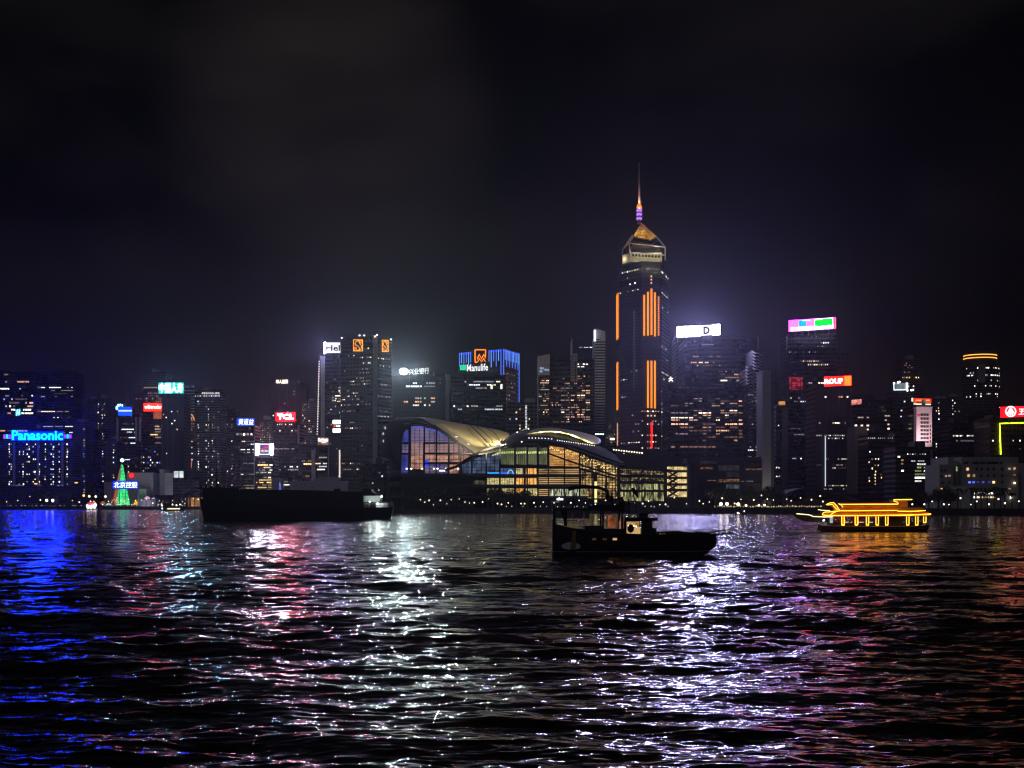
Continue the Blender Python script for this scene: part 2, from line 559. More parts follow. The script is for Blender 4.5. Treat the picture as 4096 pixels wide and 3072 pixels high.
def RN(Y0, Y1, p=.4, fp=12, bp=7, cols='w', n=2.5, wh=.45, u0=.03, u1=.97): return ('run', Y0, Y1, u0, u1, fp, bp, .9, wh, p, cols, n)
def CL(Y0, Y1, p=.3, fp=11, bp=9, cols='wc', n=.4, ww=.5, wh=.55, u0=.03, u1=.97): return ('col', Y0, Y1, u0, u1, fp, bp, ww, wh, p, cols, n)
def RW(Y, p=.8, fp=9, bp=7, cols='c', ww=.55, wh=.75, u0=.0, u1=1.0): return ('row', Y, Y + fp, u0, u1, fp, bp, ww, wh, p, cols, 0)

# ------------------------------------------------------------------ ground, water, sea wall, haze
SHORE = [(-1500, 1580), (-100, 1540), (790, 1480), (1170, 1150), (1480, 880), (1560, 840), (2500, 815), (2900, 785), (3300, 735), (4096, 650), (5600, 580)]
SH = [(px(X, d), d) for X, d in SHORE]
g = MB()
g.prism([p for p in SH] + [(1500, 2500), (-1500, 2500)], GZ - 1.0, GZ)
obj('ground', g, matte('paving', (.10, .098, .095), .85, scale=.08), kind='structure')
for nm, z0, z1, off, mt in (('seawall', -1.5, GZ + .35, 0.0, matte('wet_stone', (.035, .034, .033), .8, var=.5, scale=.3)),):
    w = MB()
    for a, b in zip(SH, SH[1:]):
        o, e, ln, ang = face_frame(a, b); nrm = Vector((e.y, -e.x, 0))
        q = [Vector((a[0], a[1], 0)) + nrm * .9, Vector((b[0], b[1], 0)) + nrm * .9, Vector((b[0], b[1], 0)), Vector((a[0], a[1], 0))]
        w.prism([(v.x, v.y) for v in q], z0, z1)
        k = 0.0
        while k < ln:                                        # vertical joints and fender posts
            c = Vector((a[0], a[1], 0)) + e * k + nrm * .9
            w.prism([(c.x + nrm.x * .3, c.y + nrm.y * .3), (c.x + nrm.x * .3 + e.x * .6, c.y + nrm.y * .3 + e.y * .6), (c.x + e.x * .6, c.y + e.y * .6), (c.x, c.y)], z0, z1 - .6)
            k += 9
    rt = root(nm, (0, 800, 0), 'dark stone seawall running along the whole far waterfront', 'seawall')
    obj('wall', w, mt, rt)

def make_water():
    rng = np.random.default_rng(7)
    rows = [-90.0, -40.0, -12.0, 2.0, 9.0, 13.0, 18.0]
    k = 1394 * CAMZ / 22.0
    while 1394 * CAMZ / k < 1720:
        rows.append(1394 * CAMZ / k); k -= .42 if k > 30 else .3
    ys = np.array(rows); nc = 1000
    u = np.linspace(-.43, .43, nc); e_ = np.linspace(0, 1, 31)[1:] ** 1.6      # fine sheet before the quay, coarse wings out to the sides
    w0 = np.maximum(ys, 30) * .43
    core = np.outer(np.maximum(ys, 30), u)
    wing = w0[:, None] + (1680 - w0)[:, None] * e_[None, :]
    Xg = np.concatenate([-wing[:, ::-1], core, wing], 1); nx = Xg.shape[1]; Yg = np.repeat(ys[:, None], nx, 1)
    dx = np.gradient(Xg, axis=1); dy = np.gradient(ys)
    lost = np.zeros_like(Xg); Z = np.zeros_like(Xg); DX = np.zeros_like(Xg); DY = np.zeros_like(Xg)
    lam = np.concatenate([np.geomspace(.30, 1.6, 44), np.geomspace(1.7, 5.5, 34), np.geomspace(6, 19, 14)])
    for l in lam:
        th = rng.normal(R(88), R(34)) if l > 1.6 else rng.normal(R(92), R(42))
        kx, ky = math.cos(th) * 2 * math.pi / l, math.sin(th) * 2 * math.pi / l
        st = (.026 if l < 1.6 else .020 if l < 6 else .019)
        a = st * l / (2 * math.pi) * rng.uniform(.5, 1.3)
        # fade a wave out where the sheet is too coarse to carry it
        fade = np.clip((l / max(abs(math.sin(th)), .2) / np.maximum(dy, 1e-6) - 2.2) / 2.5, 0, 1)[:, None] * np.clip((l / max(abs(math.cos(th)), .05) / dx - 2.2) / 2.5, 0, 1)
        ph = kx * Xg + ky * Yg + rng.uniform(0, 6.28)
        c, s = np.cos(ph), np.sin(ph)
        lost += (a * 2 * math.pi / l) ** 2 / 2 * (1 - fade ** 2)      # slope the sheet cannot carry here
        f = fade
        Z += a * f * c; DX -= .7 * a * f * s * math.cos(th); DY -= .7 * a * f * s * math.sin(th)
    # gusts: patches where the chop is stronger or weaker
    gst = 1 + .35 * np.sin(Xg / 11 + 1.3 * np.sin(Yg / 17)) * np.sin(Yg / 8.5 + np.sin(Xg / 23))
    Z *= gst
    v = np.stack([Xg + DX, Yg + DY, Z], -1).reshape(-1, 3)
    m = len(ys)
    i = np.arange((m - 1) * nx).reshape(m - 1, nx)[:, :-1].ravel()
    f = np.stack([i, i + 1, i + nx + 1, i + nx], -1)
    me = bpy.data.meshes.new('harbour_water')
    me.vertices.add(len(v)); me.vertices.foreach_set('co', v.astype(np.float32).ravel())
    me.loops.add(f.size); me.loops.foreach_set('vertex_index', f.astype(np.int32).ravel())
    me.polygons.add(len(f)); me.polygons.foreach_set('loop_start', np.arange(0, f.size, 4, dtype=np.int32))
    me.polygons.foreach_set('use_smooth', np.ones(len(f), bool))
    me.update(calc_edges=True)
    at = me.attributes.new('fine_chop', 'FLOAT', 'POINT'); at.data.foreach_set('value', np.sqrt(lost).ravel().astype(np.float32))
    m_, t, o = _new('sea_water')
    p = N(t, 'ShaderNodeBsdfPrincipled', Roughness=.10, IOR=1.33)
    p.inputs['Base Color'].default_value = (.0015, .002, .003, 1)
    gm = N(t, 'ShaderNodeNewGeometry')
    tot = gm.outputs['Normal']
    for sc, st, det in (((.9, 2.9, 1), .40, 4.0), ((2.4, 8.0, 1), .16, 2.0)):   # ripples finer than the mesh, as tilt of the surface
        mpn = N(t, 'ShaderNodeMapping'); mpn.inputs['Scale'].default_value = sc
        mpn.inputs['Rotation'].default_value = (0, 0, R(7 * sc[0]))
        n = N(t, 'ShaderNodeTexNoise', Scale=1.0, Detail=det, Roughness=.6)
        t.links.new(gm.outputs['Position'], mpn.inputs[0]); t.links.new(mpn.outputs[0], n.inputs['Vector'])
        sb = N(t, 'ShaderNodeVectorMath', operation='SUBTRACT'); sb.inputs[1].default_value = (.5, .5, .5)
        t.links.new(n.outputs['Color'], sb.inputs[0])
        ml = N(t, 'ShaderNodeVectorMath', operation='MULTIPLY'); ml.inputs[1].default_value = (st * 5.2, st * .95, 0)
        t.links.new(sb.outputs[0], ml.inputs[0])
        a = N(t, 'ShaderNodeVectorMath', operation='ADD')
        t.links.new(tot, a.inputs[0]); t.links.new(ml.outputs[0], a.inputs[1]); tot = a.outputs[0]
    # waves too short for the sheet at this distance go on as tilt, so that the sea is equally rough everywhere
    fa = N(t, 'ShaderNodeAttribute', attribute_name='fine_chop')
    mpf = N(t, 'ShaderNodeMapping'); mpf.inputs['Scale'].default_value = (.35, .9, 1); nf_ = N(t, 'ShaderNodeTexNoise', Scale=1.0, Detail=3.0, Roughness=.7)
    t.links.new(gm.outputs['Position'], mpf.inputs[0]); t.links.new(mpf.outputs[0], nf_.inputs['Vector'])
    sf = N(t, 'ShaderNodeVectorMath', operation='SUBTRACT'); sf.inputs[1].default_value = (.5, .5, .5); t.links.new(nf_.outputs['Color'], sf.inputs[0])
    mf = N(t, 'ShaderNodeVectorMath', operation='MULTIPLY'); mf.inputs[1].default_value = (8.0, 17.0, 0); t.links.new(sf.outputs[0], mf.inputs[0])
    sc_ = N(t, 'ShaderNodeVectorMath', operation='SCALE'); t.links.new(mf.outputs[0], sc_.inputs[0]); t.links.new(fa.outputs['Fac'], sc_.inputs['Scale'])
    af = N(t, 'ShaderNodeVectorMath', operation='ADD'); t.links.new(tot, af.inputs[0]); t.links.new(sc_.outputs[0], af.inputs[1]); tot = af.outputs[0]
    mpg = N(t, 'ShaderNodeMapping'); mpg.inputs['Scale'].default_value = (.016, .055, 1)      # gusts, slicks and old wakes: long patches of rougher and calmer water
    ng = N(t, 'ShaderNodeTexNoise', Scale=1.0, Detail=5.0, Roughness=.62, Distortion=.6)
    t.links.new(gm.outputs['Position'], mpg.inputs[0]); t.links.new(mpg.outputs[0], ng.inputs['Vector'])
    gs = math_node(t, 'MULTIPLY', math_node(t, 'MAXIMUM', math_node(t, 'SUBTRACT', ng.outputs['Fac'], .30), .11), 5.0)
    df = N(t, 'ShaderNodeVectorMath', operation='SUBTRACT'); t.links.new(tot, df.inputs[0]); t.links.new(gm.outputs['Normal'], df.inputs[1])
    sl = N(t, 'ShaderNodeVectorMath', operation='SCALE'); t.links.new(df.outputs[0], sl.inputs[0]); t.links.new(gs, sl.inputs['Scale'])
    fin_ = N(t, 'ShaderNodeVectorMath', operation='ADD'); t.links.new(sl.outputs[0], fin_.inputs[0]); t.links.new(gm.outputs['Normal'], fin_.inputs[1]); tot = fin_.outputs[0]
    nn = N(t, 'ShaderNodeVectorMath', operation='NORMALIZE'); t.links.new(tot, nn.inputs[0])
    t.links.new(nn.outputs[0], p.inputs['Normal']); t.links.new(p.outputs[0], o.inputs[0])
    me.materials.append(m_)
    w = bpy.data.objects.new('harbour_water', me); COL.objects.link(w)
    tag(w, kind='structure')
make_water()

hz = MB(); hz.box(-1760, 1760, -120, 2560, -3, 356)
hm, ht, ho = _new('night_haze')
pv = N(ht, 'ShaderNodeVolumePrincipled', Density=.000048, Anisotropy=.84)
pv.inputs['Color'].default_value = (.78, .79, 1, 1)
ht.links.new(pv.outputs[0], ho.inputs['Volume'])
hzo = obj('haze', hz, hm, kind='stuff')

# ------------------------------------------------------------------ sign colours
WHITE = glow('added_white_glow', (.80, .78, 1), 190)
WLET = glow('white_letter', (.93, .96, 1), 1.7)
CYAN = glow('cyan_letter', (.002, .20, 1), 6)
BLUEG = glow('blue_board', (.0, .035, .9), 10)
RED = glow('red_board', (1, .0006, .0012), 24)
ORED = glow('orange_red_board', (1, .003, .0006), 28)
TEAL = glow('teal_board', (.0, .60, .45), 1.6)
BLACK = matte('unlit_letter', (.012, .02, .02), .6)
NAVY = glow('navy_board', (.004, .012, .10), 1.2)
GOLD = glow('gold_neon', (1, .42, .05), 1.8)
ORNG = glow('orange_neon', (1, .16, .008), 2.4)
ORNF = glow('orange_fin_light', (1, .24, .014), 1.4)
BNEON = glow('blue_neon', (.10, .22, 1), 1.5)
BNEON2 = glow('sky_blue_neon', (.16, .50, 1), 1.3)
GREENL = glow('green_letter', (.01, .75, .30), 1.3)
PALELIT = matte('pale_cladding', (.42, .40, .44), .55)
MIDLIT = matte('mid_cladding', (.24, .23, .26), .6)

# ------------------------------------------------------------------ the towers, west of the photograph first
T = tower
T('very tall dim block with long lit office bands behind the cyan letters', -90, 146, 1490, 1930, 45, 0, [RN(1492, 1505, .9, 12, 9, 'wa', 4, .6), RN(1520, 1760, .62, 14, 8, 'oicd', 2.6, .5)], slab=14, fins=40)
T('tall dim block beside the office-band tower, upper rows faintly lit', 152, 298, 1492, 1950, 45, 0, [RN(1500, 1514, .9, 13, 7, 'w', 4, .45, .45, .97), RN(1520, 1740, .5, 12, 8, 'dwc', 2.6, .35)], slab=12)
rt = T('broad housing block under the glowing blue letters with scattered lit flats', 2, 292, 1765, 1660, 30, 3, [CL(1772, 1944, .42, 10, 8, 'wwci', .42, .6, .6), RN(1936, 1950, 1, 11, 14, 'dw', 6, .35, .0, .58), RN(1936, 1950, 1, 11, 14, 'd', 4, .35, .68, .9)], fins=48, slab=10)
for X in (52, 148, 245): strip(rt, X, X + 9, 1768, 1940, 1660, PALELIT)
T('thin dark block with few lights between the housing block and the spired tower', 296, 344, 1690, 1780, 30, 3, [CL(1700, 1990, .3, 11, 9, 'wc', .4)], mast=14)
T('far dotted apartment tower, slender and dim, above the festive tree', 346, 388, 1600, 2080, 30, 3, [CL(1606, 1800, .5, 11, 8, 'wd', .4)], fins=14)
T('far dotted apartment tower standing between the slender one and the spired tower', 390, 432, 1596, 2060, 30, 3, [CL(1600, 1800, .5, 11, 8, 'wcd', .45)], fins=14)
T('mid-rise dark block with a pale outlined frame on its front', 384, 428, 1720, 1760, 30, 5, [CL(1730, 2000, .35, 10, 8, 'wc', .5)])
T('low dark flats behind the festive tree, dotted with lights', 424, 470, 1760, 1720, 28, 3, [CL(1765, 1990, .45, 10, 9, 'wc', .5)])
rt = T('dark office tower with pink side pilasters under the blue striped sign', 468, 562, 1660, 1690, 34, 1, [RN(1690, 1860, .35, 11, 7, 'cd', 2, .4, .12, .85), D(1860, 1990, .12, 11, 10)], slab=11, mast=0)
for X in (466, 541, 556): strip(rt, X, X + 8, 1668, 1765, 1690, PALELIT)
sp = MB(); sp.lathe(P(510, 1640, 1705), [(5.5, 0), (4.6, 4), (2.4, 11), (.7, 18), (.1, 21)], 10)
obj('spire', sp, DARK, rt)
T('hazy pinkish tall tower rising behind the red and teal signs', 540, 662, 1492, 2100, 45, 2, [RN(1512, 1524, .8, 12, 8, 'wd', 2, .5, 0, .5), RN(1545, 1612, .7, 11, 8, 'wod', 3, .5, .02, .9)], slab=22, fins=30)
rt = T('office tower below the orange-red sign with a lit stair strip', 560, 652, 1648, 1700, 34, 1, [RN(1700, 1790, .55, 11, 6, 'aogd', 3, .5, .45, .97), D(1790, 1990, .2, 11, 9, 'wcb')], slab=11)
rt = T('dark plain tower carrying the teal sign', 648, 736, 1576, 1660, 36, 4, [D(1640, 1990, .07, 12, 11, 'wc')], fins=22)
rt = T('tower with long pale horizontal stripes behind the golden bells', 732, 780, 1556, 1880, 30, 2, [D(1700, 1980, .25, 12, 10, 'wc')], slab=12)
for i in range(13): strip(rt, 733, 779, 1560 + i * 12, 1565 + i * 12, 1880, PALELIT, 'ledge')
T('dark residential tower with white windows and a bright lit crown band', 780, 884, 1566, 1620, 34, 3, [RN(1567, 1580, 1, 12, 8, 'iw', 6, .7), RW(1579, .9, 9, 5, 'c', .6, .7), CL(1600, 1990, .36, 10.5, 8, 'wci', .5)], fins=26)
rt = T('dim block with one pale blue pilaster behind the residential tower', 884, 942, 1640, 1780, 30, 0, [CL(1660, 1990, .33, 11, 10, 'wd', .5)])
strip(rt, 880, 890, 1632, 1790, 1780, PALELIT)
rt = T('office block under the small blue sign with white handwriting', 944, 1020, 1704, 1520, 32, 0, [RW(1731, .9, 12, 14, 'i', .75, .75), RN(1760, 1990, .45, 11, 7, 'cwd', 2.5, .4)], fins=16, slab=11)
strip(rt, 1016, 1020, 1700, 1950, 1520, PALELIT)
T('narrow dotted housing tower between the blue and red signs', 1040, 1090, 1682, 1830, 28, 3, [CL(1690, 1790, .7, 9, 7, 'wd', .6)], fins=12)
rt = T('slim block carrying the white square advertisement', 1018, 1096, 1826, 1460, 30, 0, [RN(1845, 1990, .62, 10, 6, 'wia', 3.2, .55, .08, .97)], slab=10)
T('far dark tower topped by small white characters', 1084, 1212, 1536, 2050, 40, 4, [D(1560, 1700, .05, 12, 12, 'wc')], fins=30)
rt = T('dark tower under the red sign, reddened by its light', 1092, 1200, 1688, 1600, 36, 1, [RW(1694, .5, 8, 8, 'i', .6, .6, 0, .8), RN(1705, 1990, .3, 12, 7, 'cwd', 2.5, .45)], slab=12, fins=18)
strip(rt, 1190, 1199, 1700, 1775, 1600, PALELIT)
T('far dotted flats between the red sign and the pale slim tower', 1208, 1272, 1606, 1860, 28, 3, [CL(1612, 1930, .45, 11, 8, 'wd', .45)], fins=16)
rt = T('low block with a bright end wall beside the small white lettered sign', 1196, 1262, 1780, 1480, 28, 0, [RN(1790, 1940, .4, 12, 8, 'cwa', 2.5, .5)], slab=12)
strip(rt, 1246, 1262, 1800, 1990, 1480, PALELIT)
rt = T('narrow building under the small white lettered sign', 1258, 1316, 1780, 1320, 28, 5, [RN(1800, 1990, .3, 12, 8, 'cw', 2.5, .45)])
strip(rt, 1258, 1262, 1790, 1990, 1320, PALELIT); strip(rt, 1312, 1316, 1780, 1990, 1320, PALELIT)
rt = T('narrow glass building with stacked white light boxes on its front', 1316, 1364, 1736, 1270, 26, 4, [D(1740, 1930, .06, 10, 7, 'wc')], slab=7)
strip(rt, 1356, 1362, 1800, 1925, 1270, glow('pale_light_pipe', (1, .84, .70), .9, False), 'light_pipe')
rt = T('pale slim tower with a string of lights down its edge, carrying the white screen', 1276, 1440, 1422, 1370, 40, 0, [RN(1545, 1620, .9, 11, 6, 'cw', 3, .45, .25, .98), D(1500, 1740, .06, 12, 8, 'wc')], slab=11, top=0)
strip(rt, 1283, 1299, 1424, 1750, 1370, PALELIT)
for i in range(30):
    mb = MB(); c = P(1277 - i * .28, 1446 + i * 10, 1366); mb.lathe(c, [(.05, -.5), (.5, -.3), (.5, .3), (.05, .5)], 6)
    obj('string_light', mb, glow('string_light_white', (1, .93, .88), 2.2, False), rt)

# the dark twin-faced tower with golden S emblems
ft = [(px(1362, 1218), 1218), (px(1491, 1205), 1205), (px(1510, 1205), 1205), (px(1566, 1221), 1221), (px(1566, 1290), 1290), (px(1362, 1290), 1290)]
srow = []
for Y, p, u0, u1 in ((1370, .6, .1, .42), (1388, .5, .75, .95), (1414, .5, .2, .5), (1424, .95, .62, .98), (1446, .8, .7, .98), (1470, .75, .68, .98), (1475, .4, .02, .3), (1485, .7, .6, .92),
                     (1506, .9, .45, .85), (1518, .85, .3, .98), (1530, .85, .32, .94), (1555, .4, .02, .3), (1565, .8, .35, .66), (1577, .95, .2, .66), (1590, .98, .0, .66), (1600, .7, .62, .98),
                     (1612, .75, .02, .98), (1637, .85, .0, .5), (1683, .6, .25, .5), (1706, .85, .15, .8), (1777, .7, .3, .8), (1848, .8, .05, .66), (1872, .85, .1, .66)):
    srow.append(RW(Y, p * .75, 9, 7, 'wdd', .50, .55, u0, u1))
srow2 = [RW(Y, p, 8, 5.5, 'cwd', .5, .6, .05, .95) for Y, p in ((1428, .95), (1458, .3), (1532, .6), (1580, .7), (1638, .8), (1660, .5), (1700, .3))]
rt = T('huge dark granite tower with golden neon emblems and a pale corner pier', 0, 0, 1350, 1205, foot=ft, fac=5, wins=[srow, srow2], faces=(0, 2), slab=12, top=0, seed=5)
strip(rt, 1491, 1510, 1348, 1868, 1205, MIDLIT, 'corner_pier', .8, .8)
mb = MB(); mb.prism(foot_box(1380, 1487, 1262, 40), pz(1350, 1230), pz(1333, 1262)); mb.prism(foot_box(1462, 1486, 1256, 5), pz(1347, 1230), pz(1337, 1256))
obj('roof_plant', mb, DARK, rt)
for X, Y in ((1367, 1352), (1438, 1342), (1457, 1342), (1500, 1346), (1508, 1340), (1564, 1358)):
    mb = MB(); mb.lathe(P(X, Y, 1203), [(.05, -.6), (.7, -.3), (.7, .4), (.05, .7)], 6)
    obj('roof_lamp', mb, glow('roof_lamp_white', (1, .95, .9), 3, False), rt)

T('flat-topped office block under the glowing white characters', 1570, 1786, 1510, 1260, 40, 4, [RN(1526, 1555, .9, 13, 9, 'ic', 2.4, .5, .04, .8), RN(1586, 1640, .95, 14, 9, 'icwo', 2.6, .5, .04, .8), D(1510, 1650, .08, 14, 14, 'cd', .6, .4, .8, .98)], fins=34, slab=14)
rt = T('slender pale blue slab edge beside the flat-topped office block', 1782, 1797, 1504, 1250, 30, 2, [], top=0, mat=MIDLIT)
rt = T('dark office block in front of the blue-lit hotel tower', 1806, 2022, 1505, 1240, 40, 5, [RN(1520, 1565, .85, 13, 9, 'iwc', 2, .45), RN(1618, 1645, .9, 13, 9, 'iwc', 2, .5), RN(1670, 1690, .5, 13, 9, 'w', 2, .5, .4, .8)], fins=36)
for X in (1962, 2001): strip(rt, X, X + 9, 1539, 1556, 1240, glow('lift_lobby_light', (1, .95, .7), 1.1, False), 'lit_shaft')
ft = [(px(1838, 1372), 1372), (px(2010, 1340), 1340), (px(2074, 1384), 1384), (px(2074, 1430), 1430), (px(1838, 1430), 1430)]
dots = [D(1466, 1620, .55, 17, 10, 'c', .25, .18, .08, .95)]
rt = T('tower crowned with blue neon icicles and an orange emblem', 0, 0, 1399, 1345, foot=ft, fac=4, wins=[[D(1500, 1600, .05, 12, 12)], dots], faces=(0, 1), top=0, seed=9)
def icicles(rt, p, q, us, lens, mats, d, Yt):
    o, e, ln, ang = face_frame(p, q); nrm = Vector((e.y, -e.x, 0))
    for u, l, m in zip(us, lens, mats):
        c = o + e * (ln * u) + nrm * .7
        mb = MB(); z1 = pz(Yt, d); mb.tube([(c.x, c.y, z1), (c.x, c.y, z1 - sz(l, d))], .30, 5)
        obj('neon_tube', mb, m, rt)
bb = [BNEON, BNEON2]
icicles(rt, ft[0], ft[1], [0.01, .06, .115, .17, .225, .275, .70, .75, .81, .865, .92, .975], [56, 42, 52, 42, 52, 42, 44, 68, 44, 66, 44, 104], [bb[i % 3 == 1] for i in range(12)], 1350, 1402)
icicles(rt, ft[1], ft[2], [.03 + .089 * i for i in range(11)] + [.985], [104, 42, 66, 42, 66, 42, 66, 42, 66, 42, 66, 44], [bb[i % 4 == 3] for i in range(12)], 1350, 1400)
icicles(rt, ft[1], ft[2], [.995], [220], [BNEON], 1380, 1412)
for u0, u1 in ((.0, .28), (.69, .98)):
    o, e, ln, ang = face_frame(ft[0], ft[1]); nrm = Vector((e.y, -e.x, 0)); a, b = o + e * ln * u0 + nrm * .3, o + e * ln * u1 + nrm * .3
    mb = MB(); z = pz(1402, 1350); mb.prism([(a.x, a.y), (b.x, b.y), (b.x, b.y + .3), (a.x, a.y + .3)], z - sz(8, 1350), z)
    obj('neon_band', mb, glow('deep_blue_band', (.012, .03, .8), 1.1, False), rt)
o, e, ln, ang = face_frame(ft[1], ft[2]); nrm = Vector((e.y, -e.x, 0)); a, b = o + e * ln * .02 + nrm * .3, o + e * ln * .98 + nrm * .3
mb = MB(); z = pz(1401, 1350); mb.prism([(a.x, a.y), (b.x, b.y), (b.x, b.y + .3), (a.x, a.y + .3)], z - sz(10, 1350), z); obj('neon_band', mb, MATS['deep_blue_band'], rt)

rt = T('mid-rise gridded block with a column of white stair lights before the twin glass towers', 2030, 2152, 1616, 1150, 30, 2, [D(1630, 1760, .16, 13, 13, 'woc', .6, .55), ], fins=15, slab=13)
strip(rt, 2101, 2108, 1620, 1720, 1150, lit_glass('stair_sparkle', (.02, .02, .03), (1, .98, 1), 1.6, 2.6, 0, .6, lo=.4, hi=.7), 'lit_stair')
rt = T('glass tower with a pale slanted screen wall and pinkish offices', 2153, 2200, 1426, 1080, 38, 0, [RN(1500, 1690, .7, 9, 6, 'odw', 3, .5)], slab=9, top=0)
mb = MB(); mb.xprism([(px(2153, 1078), pz(1500, 1078)), (px(2199, 1078), pz(1500, 1078)), (px(2199, 1078), pz(1416, 1078)), (px(2153, 1078), pz(1426, 1078))], 1077.5, 1079)
obj('screen_wall', mb, MIDLIT, rt)
for X, Y, w in ((2160, 1470, 15), (2178, 1476, 18), (2158, 1482, 12)): strip(rt, X, X + w, Y, Y + 7, 1077, lit_glass('painted_shimmer', (.05, .08, .16), (.55, .7, 1), 1.0, 0, 0, 1.2), 'lit_or_reflection_panel')  # bluish reflections on the wall, painted as glowing patches
rt = T('broad glass tower thick with pinkish office windows behind the golden roof', 2200, 2382, 1444, 1090, 44, 0, [RN(1452, 1500, .6, 10, 7, 'cwi', 2.5, .5, .45, .95), RN(1500, 1700, .93, 9.6, 6.4, 'ooowd', 3.0, .55, .0, .9)], slab=9.6, fins=19)
strip(rt, 2281, 2310, 1414, 1525, 1090, MIDLIT, 'screen_wall'); 
for i in range(9): strip(rt, 2281, 2310, 1424 + i * 11, 1426 + i * 11, 1088, DARK, 'ledge')
T('taller rear tower with one bright rooftop band', 2290, 2384, 1352, 1130, 40, 4, [RN(1344, 1360, 1, 8, 8, 'iw', 6, .5, .0, .98), RN(1386, 1392, .8, 7, 6, 'c', 3, .5), RN(1420, 1500, .4, 10, 7, 'cw', 2, .4)], slab=10, top=0)
rt = T('narrow tower edge ribbed with pale lilac horizontal bands', 2379, 2422, 1350, 1085, 34, 4, [RN(1500, 1760, .25, 11, 6, 'cw', 2.5, .5)], top=0)
mb = MB(); mb.xprism([(px(2378, 1083), pz(1352, 1083)), (px(2421, 1083), pz(1362, 1083)), (px(2421, 1083), pz(1326, 1083)), (px(2378, 1083), pz(1314, 1083))], 1082.4, 1084)
obj('screen_wall', mb, PALELIT, rt)
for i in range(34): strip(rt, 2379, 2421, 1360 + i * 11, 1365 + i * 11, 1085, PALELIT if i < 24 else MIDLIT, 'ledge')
mb = MB(); mb.tube([P(2379, 1320, 1081), P(2379, 1365, 1081)], .9, 5); obj('light_pipe', mb, glow('white_edge_light', (.75, .85, 1), 2, False), rt)
rt = T('low dim block with one bright sign between the striped edge and the skyscraper', 2424, 2464, 1730, 1250, 26, 3, [CL(1660, 1760, .5, 9, 6, 'od', .6), D(1735, 1800, .3, 10, 8, 'd')], slab=10)
strip(rt, 2440, 2458, 1752, 1760, 1248, glow('warm_bar', (1, .85, .55), 2, False), 'lit_or_reflection_panel')
# ------------------------------------------------------------------ the tallest tower, with its orange fins, gold pyramid and mast
d = 1400
ft = [(px(2466, 1470), 1470), (px(2479, 1428), 1428), (px(2566, 1398), 1398), (px(2646, 1402), 1402), (px(2676, 1452), 1452), (px(2676, 1505), 1505), (px(2466, 1505), 1505)]
cx = sum(p[0] for p in ft) / 7; cy = sum(p[1] for p in ft) / 7
rt = root('skyscraper', (cx, cy, GZ), 'tallest skyscraper with orange light fins, gold pyramid top and spire', 'skyscraper')
mb = MB(); zs, zt = pz(1112, d), pz(1040, d)
inn = [(cx + (x - cx) * .84, cy + (y - cy) * .84) for x, y in ft]
mb.prism(ft, GZ, zs); mb.prism(ft, zs, zt, top=inn)
z = GZ + 4
while z < zs: mb.prism(offset_poly(ft, .35), z - .4, z + .5); z += sz(12, d)
obj('body', mb, FAC[4], rt)
rng = random.Random(3)
f1 = [RW(1068 + k, p, 12, 9, 'cw', .6, .55, u0, u1) for k, p, u0, u1 in ((2, .8, .1, .95), (28, .3, .1, .6), (54, .25, .1, .9), (84, .7, .0, .95), (110, .2, .1, .5), (160, .2, .5, .95), (215, .15, .1, .5), (290, .5, .05, .4),
      (335, .5, .05, .3), (362, .5, .05, .3), (408, .5, .05, .9), (436, .6, .05, .8), (476, .2, .1, .9), (506, .2, .1, .9), (585, .3, .1, .9), (622, .7, .6, .98), (650, .6, .6, .98), (696, .9, .05, .98), (735, .3, .05, .4), (755, .7, .4, .98))]
f2 = [RW(1640 + k, p, 11, 11, 'iw', .55, .55, .0, 1) for k, p in ((0, .85), (40, .8), (52, .5), (96, .6), (122, .4), (148, .7))]
f3 = [RW(1080 + k, p, 11, 6, 'cw', .6, .5, 0, 1) for k, p in ((0, .8), (84, .8), (140, .5), (300, .4), (340, .5), (400, .7), (424, .5), (450, .5), (480, .6), (530, .7), (548, .7), (562, .9), (602, .8), (618, .7), (660, .7), (688, .6))]
windows(rt, ft[1], ft[2], f1, d, rng, 60); windows(rt, ft[2], ft[3], f2, d, rng, 20); windows(rt, ft[3], ft[4], f3, d, rng, 20)
fm = [ORNF, glow('amber_fin_light', (1, .30, .02), 1.4)]
def fin(X, w, Y0, Y1, dd, mat):
    mb = MB(); mb.box(px(X, dd), px(X + w, dd), dd - 1.2, dd - .4, pz(Y1, dd), pz(Y0, dd))
    obj('light_fin', mb, mat, rt)
for X, Y0, Y1, i in ((2573, 1180, 1343, 0), (2588, 1168, 1343, 1), (2602, 1155, 1340, 0), (2616, 1170, 1346, 1), (2588, 1443, 1632, 1), (2602, 1443, 1633, 0), (2616, 1443, 1634, 1)):
    fin(X, 3.0, Y0, Y1, 1397, fm[i]); fin(X + 4.2, 3.0, Y0, Y1, 1397, fm[1 - i])
for k in range(22): fin(2631, 6, 1187 + k * 7.2, 1191 + k * 7.2, 1398, fm[0])
fin(2603, 6.5, 1688, 1793, 1397, glow('red_fin_light', (1, .012, .008), 2.0))
for X, Y in ((2602, 1103), (2602, 1116), (2602, 1129), (2588, 1660), (2602, 1660), (2616, 1660)): fin(X, 6, Y, Y + 6, 1397, glow('fin_spot', (1, .55, .35), 1.0, False))
def efin(Y0, Y1, mat, w=1.0):                                   # the bevelled corner facing west, seen edge-on
    o, e, ln, ang = face_frame(ft[0], ft[1]); nrm = Vector((e.y, -e.x, 0))
    mb = MB(); a, b = o + e * ln * (.5 - .28 * w) + nrm * .6, o + e * ln * (.5 + .28 * w) + nrm * .6
    mb.prism([(a.x + nrm.x * .5, a.y + nrm.y * .5), (b.x + nrm.x * .5, b.y + nrm.y * .5), (b.x, b.y), (a.x, a.y)], pz(Y1, 1440), pz(Y0, 1440))
    obj('light_fin', mb, mat, rt)
